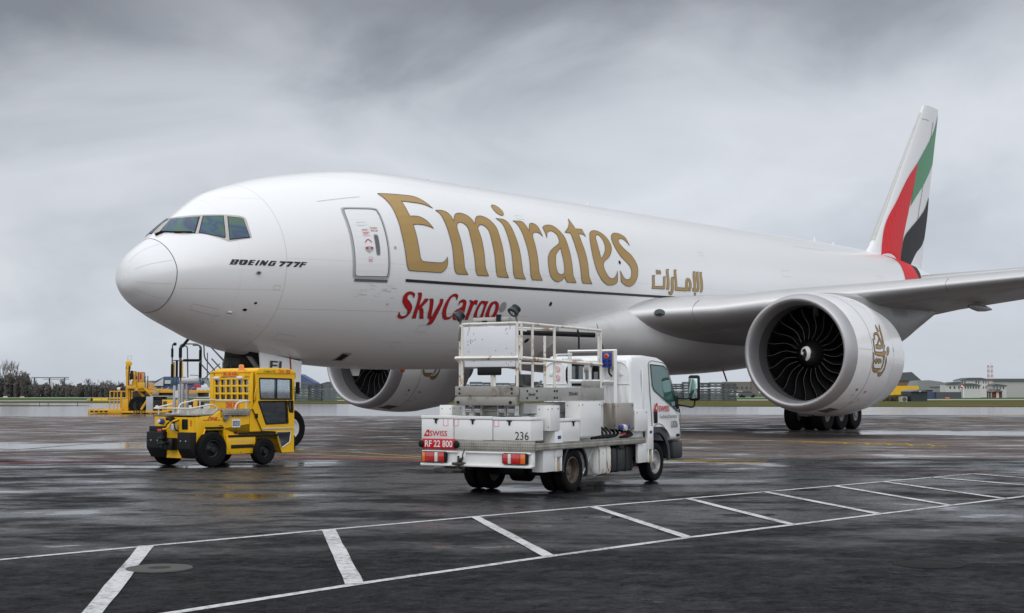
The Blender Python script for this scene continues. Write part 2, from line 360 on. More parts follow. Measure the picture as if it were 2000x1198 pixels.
# ================================================================== ground
def ground_mat():
    m = bpy.data.materials.new('wet_apron'); m.use_nodes = True; t = m.node_tree; t.nodes.clear()
    o = N(t, 'ShaderNodeOutputMaterial'); tc = N(t, 'ShaderNodeTexCoord'); P = tc.outputs['Object']
    dep = math_(t, 'SUBTRACT', vdot(t, P, FH), CAM.dot(FH)); la = math_(t, 'SUBTRACT', vdot(t, P, RH), CAM.dot(RH))
    # ---- dry-damp asphalt / concrete body
    big = noise(t, P, .12, 5, .6, .3); mid = noise(t, P, .9, 6, .62, .4); fine = noise(t, P, 22, 3, .7); grit = noise(t, P, 110, 2, .8)
    edge = math_(t, 'ADD', dep, math_(t, 'MULTIPLY', math_(t, 'SUBTRACT', big, .5), 3.))
    conc = smooth(t, edge, 33, 35)
    mott = noise(t, P, 5.5, 6, .7); agg = noise(t, P, 42, 3, .75)
    asp = mixc(t, smooth(t, mid, .3, .75), (.0080, .0082, .0098), (.019, .0192, .0215))
    asp = mixc(t, math_(t, 'MULTIPLY', smooth(t, mott, .45, .7), .5), asp, (.028, .028, .030))
    spk = noise(t, P, 4.5, 7, .88)
    asp = mixc(t, math_(t, 'MULTIPLY', smooth(t, spk, .54, .66), .7), asp, (.050, .050, .053)); asp = mixc(t, math_(t, 'MULTIPLY', smooth(t, spk, .46, .36), .8), asp, (.002, .002, .0025))
    asp = mixc(t, math_(t, 'MULTIPLY', smooth(t, agg, .54, .70), .75), asp, (.062, .061, .064))
    asp = mixc(t, math_(t, 'MULTIPLY', smooth(t, agg, .46, .34), .75), asp, (.003, .003, .0035))
    asp = mixc(t, math_(t, 'MULTIPLY', smooth(t, grit, .58, .74), .6), asp, (.085, .083, .084))
    cc = mixc(t, smooth(t, mid, .3, .7), (.160, .130, .120), (.105, .089, .085))
    # concrete bays: joints every 7.5 m, each with a tone of its own
    br = N(t, 'ShaderNodeTexBrick'); br.offset = 0; t.links.new(P, br.inputs['Vector']); br.inputs['Scale'].default_value = .133
    br.inputs['Mortar Size'].default_value = .006; br.inputs['Brick Width'].default_value = 1; br.inputs['Row Height'].default_value = 1; br.inputs['Bias'].default_value = 0
    br.inputs['Color1'].default_value = (.86, .86, .86, 1); br.inputs['Color2'].default_value = (1.12, 1.1, 1.1, 1); br.inputs['Mortar'].default_value = (.42, .42, .42, 1)
    cc = mixc(t, .85, cc, br.outputs['Color'], 'MULTIPLY')
    col = mixc(t, conc, asp, cc)
    ck = smooth(t, math_(t, 'ABSOLUTE', math_(t, 'SUBTRACT', noise(t, P, .22, 6, .55, .2), .5)), .0035, .0012); col = mixc(t, math_(t, 'MULTIPLY', ck, .8), col, (.0035, .0035, .004))      # sealed cracks
    pt = N(t, 'ShaderNodeTexVoronoi'); pt.distance = 'CHEBYCHEV'; pt.inputs['Scale'].default_value = .16; t.links.new(P, pt.inputs['Vector']); ps = N(t, 'ShaderNodeSeparateColor'); t.links.new(pt.outputs['Color'], ps.inputs[0])
    col = mixc(t, math_(t, 'MULTIPLY', math_(t, 'GREATER_THAN', ps.outputs[0], .72), .28), col, (.004, .004, .0045))      # darker relaid patches
    # oil and rubber stains
    st = smooth(t, noise(t, P, .45, 7, .66, .8), .62, .72); col = mixc(t, math_(t, 'MULTIPLY', st, .45), col, (.012, .011, .011))
    # ---- water: standing film where the surface dips
    mp = N(t, 'ShaderNodeMapping'); mp.inputs['Rotation'].default_value = (0, 0, -math.atan2(FH.y, FH.x)); t.links.new(P, mp.inputs[0])
    sc = N(t, 'ShaderNodeMapping'); sc.inputs['Scale'].default_value = (.8, .42, 1); t.links.new(mp.outputs[0], sc.inputs[0])
    pn = noise(t, sc.outputs[0], 1., 12, .64, .12)
    sc2 = N(t, 'ShaderNodeMapping'); sc2.inputs['Scale'].default_value = (.085, .018, 1); t.links.new(mp.outputs[0], sc2.inputs[0])
    fn = noise(t, sc2.outputs[0], 1., 6, .6, .3)
    def blob(u, v, rl, rd):             # a dip in the apron: centre on the ground, radii across and along the view
        c = gp(u, v); a = math_(t, 'DIVIDE', math_(t, 'SUBTRACT', vdot(t, P, RH), c.dot(RH)), rl); b = math_(t, 'DIVIDE', math_(t, 'SUBTRACT', vdot(t, P, FH), c.dot(FH)), rd)
        d = math_(t, 'ADD', math_(t, 'MULTIPLY', a, a), math_(t, 'MULTIPLY', b, b)); return math_(t, 'POWER', 2.718, math_(t, 'MULTIPLY', d, -1))
    dips = None
    for (u, v, rl, rd, s) in DIPS:
        b = math_(t, 'MULTIPLY', blob(u, v, rl, rd), s); dips = b if dips is None else math_(t, 'ADD', dips, b)
    lvl = math_(t, 'ADD', pn, dips); lvd = math_(t, 'ADD', lvl, math_(t, 'MULTIPLY', math_(t, 'MULTIPLY', smooth(t, dep, 12, 19), smooth(t, dep, 36, 30)), .055))
    film_near = math_(t, 'MULTIPLY', smooth(t, lvl, .605, .645), .9)
    damp = math_(t, 'MULTIPLY', smooth(t, lvd, .42, .64), math_(t, 'ADD', .10, math_(t, 'MULTIPLY', smooth(t, dep, 9, 20), .90)))
    farw = smooth(t, math_(t, 'ADD', dep, math_(t, 'MULTIPLY', math_(t, 'SUBTRACT', fn, .5), 40)), 84, 96)
    farfilm = math_(t, 'MULTIPLY', farw, smooth(t, fn, .22, .36))
    film = math_(t, 'MAXIMUM', film_near, farfilm)
    # ---- shaders
    body = N(t, 'ShaderNodeBsdfPrincipled'); t.links.new(col, body.inputs['Base Color'])
    t.links.new(math_(t, 'SUBTRACT', .66, math_(t, 'MULTIPLY', damp, .44)), body.inputs['Roughness']); t.links.new(math_(t, 'MULTIPLY', math_(t, 'ADD', .065, math_(t, 'MULTIPLY', damp, .38)), math_(t, 'ADD', .25, math_(t, 'MULTIPLY', smooth(t, spk, .38, .64), 1.5))), body.inputs['Specular IOR Level'])
    bn = N(t, 'ShaderNodeBump'); bn.inputs['Distance'].default_value = .012; t.links.new(math_(t, 'SUBTRACT', .8, math_(t, 'MULTIPLY', damp, .45)), bn.inputs['Strength'])
    t.links.new(math_(t, 'ADD', math_(t, 'ADD', agg, math_(t, 'MULTIPLY', spk, 1.2)), math_(t, 'MULTIPLY', grit, .5)), bn.inputs['Height']); t.links.new(bn.outputs[0], body.inputs['Normal'])
    wat = N(t, 'ShaderNodeBsdfPrincipled'); wc = mixc(t, math_(t, 'SUBTRACT', .45, math_(t, 'MULTIPLY', farw, .45)), col, (.0, .0, .0)); t.links.new(wc, wat.inputs['Base Color'])
    t.links.new(math_(t, 'ADD', math_(t, 'ADD', .05, math_(t, 'MULTIPLY', mid, .07)), math_(t, 'MULTIPLY', farw, .03)), wat.inputs['Roughness']); wat.inputs['IOR'].default_value = 1.33
    b2 = N(t, 'ShaderNodeBump'); t.links.new(math_(t, 'MULTIPLY', math_(t, 'SUBTRACT', 1, smooth(t, dep, 30, 85)), .10), b2.inputs['Strength']); b2.inputs['Distance'].default_value = .01
    t.links.new(noise(t, P, 9, 3, .6), b2.inputs['Height']); t.links.new(b2.outputs[0], wat.inputs['Normal'])
    mx = N(t, 'ShaderNodeMixShader'); t.links.new(math_(t, 'MULTIPLY', film, .93), mx.inputs[0]); t.links.new(body.outputs[0], mx.inputs[1]); t.links.new(wat.outputs[0], mx.inputs[2])
    t.links.new(mx.outputs[0], o.inputs[0]); return m
DIPS = [(120, 872, 4.2, 2.6, .24), (330, 912, 3.2, .5, .12), (480, 911, 1.5, .35, .14), (250, 955, 3.0, 1.4, .04), (150, 1000, 1.7, 1.0, .05), (250, 1040, 1.1, .6, .03),
        (1000, 955, 2.2, .8, .17), (1200, 945, 1.6, .5, .19), (1300, 940, 1.0, .35, .2), (560, 905, 2.0, .5, .08), (420, 945, 4.0, 1.6, -.05), (1560, 940, 2.0, .8, .12), (1930, 847, 7, 3.0, .34), (1800, 846, 3, 2.0, .24), (1580, 850, 6, 3.5, -.2), (1760, 890, 3, 1.2, .08),
        (800, 940, 2.2, .7, .08), (1480, 905, 2.4, .8, .1), (2000, 1000, 1.6, .8, .06), (1350, 1120, 1.3, .6, -.02), (700, 820, 12, 3, .05), (1000, 1130, 9, 2.2, -.07)]
def sheet(name, pts, z, mat, kind='structure'):
    bm = nb(); bm.faces.new([bm.verts.new((p[0], p[1], z)) for p in pts]); o = obj(name, bm, mat); o['kind'] = kind; return o
GM = ground_mat()
bm = nb(); gc = [-4000, -1500, -600, -250, -120, -60, -30, 0, 30, 60, 120, 250, 600, 1500, 4000]
gv = [[bm.verts.new((a, b, 0)) for b in gc] for a in gc]
for i in range(14):
    for j in range(14): bm.faces.new((gv[i][j], gv[i+1][j], gv[i+1][j+1], gv[i][j+1]))
o = obj('ground', bm, GM); o['kind'] = 'structure'
# grass beyond the apron
def grass_mat(name, c1, c2):
    m = bpy.data.materials.new(name); m.use_nodes = True; t = m.node_tree; b = t.nodes['Principled BSDF']; tc = N(t, 'ShaderNodeTexCoord')
    f = noise(t, tc.outputs['Object'], .25, 8, .7); g = noise(t, tc.outputs['Object'], .04, 3)
    t.links.new(mixc(t, smooth(t, math_(t, 'MULTIPLY', math_(t, 'ADD', f, g), .5), .38, .62), c1, c2), b.inputs['Base Color']); b.inputs['Roughness'].default_value = .95; b.inputs['Specular IOR Level'].default_value = .1
    return m
GR1 = grass_mat('winter_grass', (.060, .072, .014), (.105, .085, .022)); GR2 = grass_mat('green_grass', (.045, .095, .025), (.07, .115, .035))
def band(name, z, mat, edge_near, edge_far):        # strip between two polylines seen in the photograph, laid as quads
    bm = nb(); n = len(edge_near); k = 8
    def li(E, s): i = min(int(s), n-2); f = s-i; return (E[i][0]+(E[i+1][0]-E[i][0])*f, E[i][1]+(E[i+1][1]-E[i][1])*f)
    far = list(reversed(edge_far)); rows = []
    for i in range((n-1)*k+1):
        a, b = li(edge_near, i/k), li(far, i/k); rows.append([bm.verts.new(gp(a[0]+(b[0]-a[0])*j/4, a[1]+(b[1]-a[1])*j/4)+Vector((0, 0, z))) for j in range(5)])
    for q, s in zip(rows, rows[1:]):
        for j in range(4): bm.faces.new((q[j], q[j+1], s[j+1], s[j]))
    bmesh.ops.recalc_face_normals(bm, faces=bm.faces)
    if sum(f.normal.z for f in bm.faces) < 0: bmesh.ops.reverse_faces(bm, faces=bm.faces)
    o = obj(name, bm, mat, recalc=False); o['kind'] = 'structure'; return o
band('grass_verge', .03, GR1, [(-700, 786), (0, 787.3), (600, 789), (1400, 794.5), (2000, 795.5), (2700, 796)], [(2700, 782), (2000, 782.5), (1400, 783.5), (600, 784), (0, 784.8), (-700, 784.5)])
band('grass_field', .03, GR2, [(-700, 783), (0, 783), (600, 782.4), (1400, 781.5), (2000, 780.5), (2700, 780)], [(2700, 768.5), (2000, 768.5), (1400, 768.5), (600, 768.5), (0, 768.5), (-700, 768.5)])
band('grass_island', .03, GR1, [(-600, 794), (0, 794), (110, 793.8), (176, 793)], [(176, 792.7), (110, 792.3), (0, 791.6), (-600, 791.4)])
RWY = pbr('taxiway_concrete', (.34, .33, .31), .35, vscale=.1)
band('taxiway', .06, RWY, [(-700, 784.4), (0, 784.7), (600, 783.9), (1400, 783.3), (2000, 782.3), (2700, 781.8)], [(2700, 780.2), (2000, 780.7), (1400, 781.7), (600, 782.6), (0, 783.2), (-700, 783.2)])
band('runway', .06, RWY, [(-700, 778.2), (1000, 777.6), (2000, 777.2), (2700, 777)], [(2700, 776.2), (2000, 776.3), (1000, 776.6), (-700, 777)])
# painted markings
def paint(name, col, wear=.5):
    m = bpy.data.materials.new(name); m.use_nodes = True; t = m.node_tree; b = t.nodes['Principled BSDF']; tc = N(t, 'ShaderNodeTexCoord'); P = tc.outputs['Object']
    n_ = noise(t, P, 14, 8, .75, .2); n2_ = noise(t, P, 1.3, 4, .6); n3_ = noise(t, P, 70, 2, .8)
    f = smooth(t, math_(t, 'ADD', math_(t, 'ADD', math_(t, 'MULTIPLY', n_, .5), math_(t, 'MULTIPLY', n2_, .3)), math_(t, 'MULTIPLY', n3_, .2)), wear-.07, wear+.07)
    t.links.new(mixc(t, f, col, tuple(c*.22+.012 for c in col)), b.inputs['Base Color']); b.inputs['Roughness'].default_value = .6; b.inputs['Specular IOR Level'].default_value = .14
    bn = N(t, 'ShaderNodeBump'); bn.inputs['Strength'].default_value = .35; bn.inputs['Distance'].default_value = .01; t.links.new(n3_, bn.inputs['Height']); t.links.new(bn.outputs[0], b.inputs['Normal'])
    return m
PW = paint('white_line_paint', (.58, .58, .59), .535); PY = paint('yellow_line_paint', (.62, .40, .02), .56); PR = paint('red_line_paint', (.58, .03, .04), .56); PWF = paint('faded_white_paint', (.30, .29, .28), .50)
def ribbon(bm, pts, wd, z):
    pts = [Vector((p[0], p[1], 0)) for p in pts]
    dense = [pts[0]]
    for a, b in zip(pts, pts[1:]):
        k = max(1, int((b-a).length/.5)); dense += [a.lerp(b, (i+1)/k) for i in range(k)]
    L = []
    for i, p in enumerate(dense):
        d = (dense[min(i+1, len(dense)-1)]-dense[max(i-1, 0)]).normalized(); nn_ = Vector((-d.y, d.x, 0))
        j1, j2 = random.uniform(-.006, .006), random.uniform(-.006, .006)
        L.append((bm.verts.new(p+nn_*(wd/2+j1)+Vector((0, 0, z))), bm.verts.new(p-nn_*(wd/2+j2)+Vector((0, 0, z)))))
    for a, b in zip(L, L[1:]): bm.faces.new((a[0], a[1], b[1], b[0]))
def line(name, lines, mat, z=.004):
    bm = nb()
    for pts, wd in lines: ribbon(bm, pts, wd, z)
    o = obj(name, bm, mat, recalc=False); o['kind'] = 'structure'
    for p in o.data.polygons:
        if p.normal.z < 0: p.flip()
    return o
A_ = [(-17.5, -17.20), (-15.32, -17.5), (-13.63, -17.71), (-11.29, -18.06), (-8.29, -18.53), (-4.81, -19.14), (3.99, -20.63)]
B_ = [(-18.2, -21.3), (-16.54, -21.40), (-14.59, -21.46), (-11.99, -21.66), (-9.66, -21.91), (-7.71, -22.2), (-1.41, -23.14), (6, -24.2)]
line('white_bay_lines', [(A_, .10), (B_, .105)], PW)
def on(line_, u):                    # where a painted line passes a given column of the view
    for a, b in zip(line_, line_[1:]):
        for i in range(200):
            p = Vector((a[0]+(b[0]-a[0])*i/200, a[1]+(b[1]-a[1])*i/200, 0)); d = p-CAM
            if 1000+FPX*d.dot(RT)/d.dot(FW) >= u: return (p.x, p.y)
    return line_[-1]
CR = [(on(A_, 285), (-16.95, -20.97)), (on(A_, 640), on(B_, 692)), (on(A_, 925), on(B_, 1071)), (on(A_, 1155), on(B_, 1343)), (on(A_, 1340), on(B_, 1547)), (on(A_, 1492), on(B_, 1716)), (on(A_, 1626), on(B_, 1855)), (on(A_, 1722), on(B_, 1960)), (on(A_, 1820), (.57, -23.4)), (on(A_, 1896), (2.2, -23.65))]
line('white_bay_dividers', [([a, b], .155) for a, b in CR[:2]] + [([a, b], .125) for a, b in CR[2:]], PW, .008)
line('red_restraint_line', [([(-9, .6), (-4.23, -1.36), (-2.66, -2.03), (-.99, -2.73), (.6, -3.66), (1.6, -4.92), (1.96, -6.6), (1.9, -8.7), (2.2, -11.5), (2.79, -14.5)], .15)], PR)
line('faded_red_line', [([(2.79, -14.5), (3.4, -15.6), (4.31, -16.86), (4.55, -21.43)], .10)], paint('faded_red_paint', (.30, .05, .05), .47))
line('yellow_lead_lines', [([(6.2, .5), (4.7, -2.11), (4.4, -4.31), (3.48, -7.41), (3.2, -10)], .11), ([(2.95, -3.2), (2.87, -4.04), (2.86, -7.91), (3.2, -11)], .11), ([(7.63, -1.52), (10.61, -1.59)], .12),
    ([(16.8, -5), (17.45, -6.88), (18.2, -9.97), (18.23, -12.92), (17.54, -15.53)], .16), ([(18.75, -9.9), (18.8, -13.85)], .14), ([(5.67, -13.36), (6.3, -15.2)], .14), ([(5.3, -13.07), (5.19, -14.74), (5.3, -15.59)], .12)] + [([gp(1560, 863.2), gp(1700, 868.6), gp(1850, 873)], .10)] + [([gp(1560+i*42, 862.6+i*.9), gp(1572+i*42, 864.6+i*1.2)], .09) for i in range(7)], PY)
line('faded_apron_lines', [([gp(0, 851), gp(150, 845), (17.1, 18.71)], .13), ([gp(0, 881), (3.5, 6.2), (8.42, 8.41), gp(420, 853)], .13), ([gp(1420, 845), gp(1600, 838)], .12), ([gp(1340, 880), gp(1700, 893), gp(2000, 904)], .08)], PWF)
line('far_yellow_line', [([gp(1600, 808), gp(1740, 801.5), gp(1830, 797.6), gp(1910, 797.2)], .5), ([gp(1870, 815), gp(2000, 811)], .3)], PY)
# manhole covers
IRON = pbr('wet_cast_iron', (.085, .083, .08), .7, metal=0, spec=.12, bump=.3, bscale=40, var=.4); CONCR = pbr('concrete_collar', (.085, .083, .08), .6, var=.4, bump=.3)
def manhole(name, c, r, label):
    bm = nb(); lathe(bm, [(.0045, r), (.014, r-.006), (.014, r*.985)], (c[0], c[1], 0), 'Z', 48)
    o = obj('drain_collar' if name == 'drain_cover' else name, bm, CONCR); tag(o, label, 'manhole cover'); return o
t = thing('drain_cover', 'round grey iron drain cover with a dark central hole beside the nearest white bar', 'drain cover', (-14.91, -19.31, 0))
bm = nb(); lathe(bm, [(.0045, .30), (.015, .295), (.015, .105), (.006, .10), (.006, .001)], (0, 0, 0), 'Z', 48); obj('cover', bm, IRON, t)
bm = nb(); lathe(bm, [(.0125, .103), (.013, .001)], (0, 0, 0), 'Z', 24); obj('centre_hole', bm, DARK, t)
for c, r_, lab in (((-10.55, -24.88), .33, 'worn manhole cover flush in the dark asphalt at lower right'), ((-7.9, -24.95), .26, 'small manhole cover at the right edge of the apron')):
    bm = nb(); lathe(bm, [(.003, r_), (.007, r_-.01), (.007, r_*.9), (.004, r_*.88), (.004, r_*.86), (.007, r_*.84), (.008, .002)], (c[0], c[1], 0), 'Z', 40)
    tag(obj('manhole_cover', bm, pbr('worn_iron', (.022, .022, .0225), .75, var=.6, vscale=9, bump=.5, bscale=25, spec=.06)), lab, 'manhole cover')
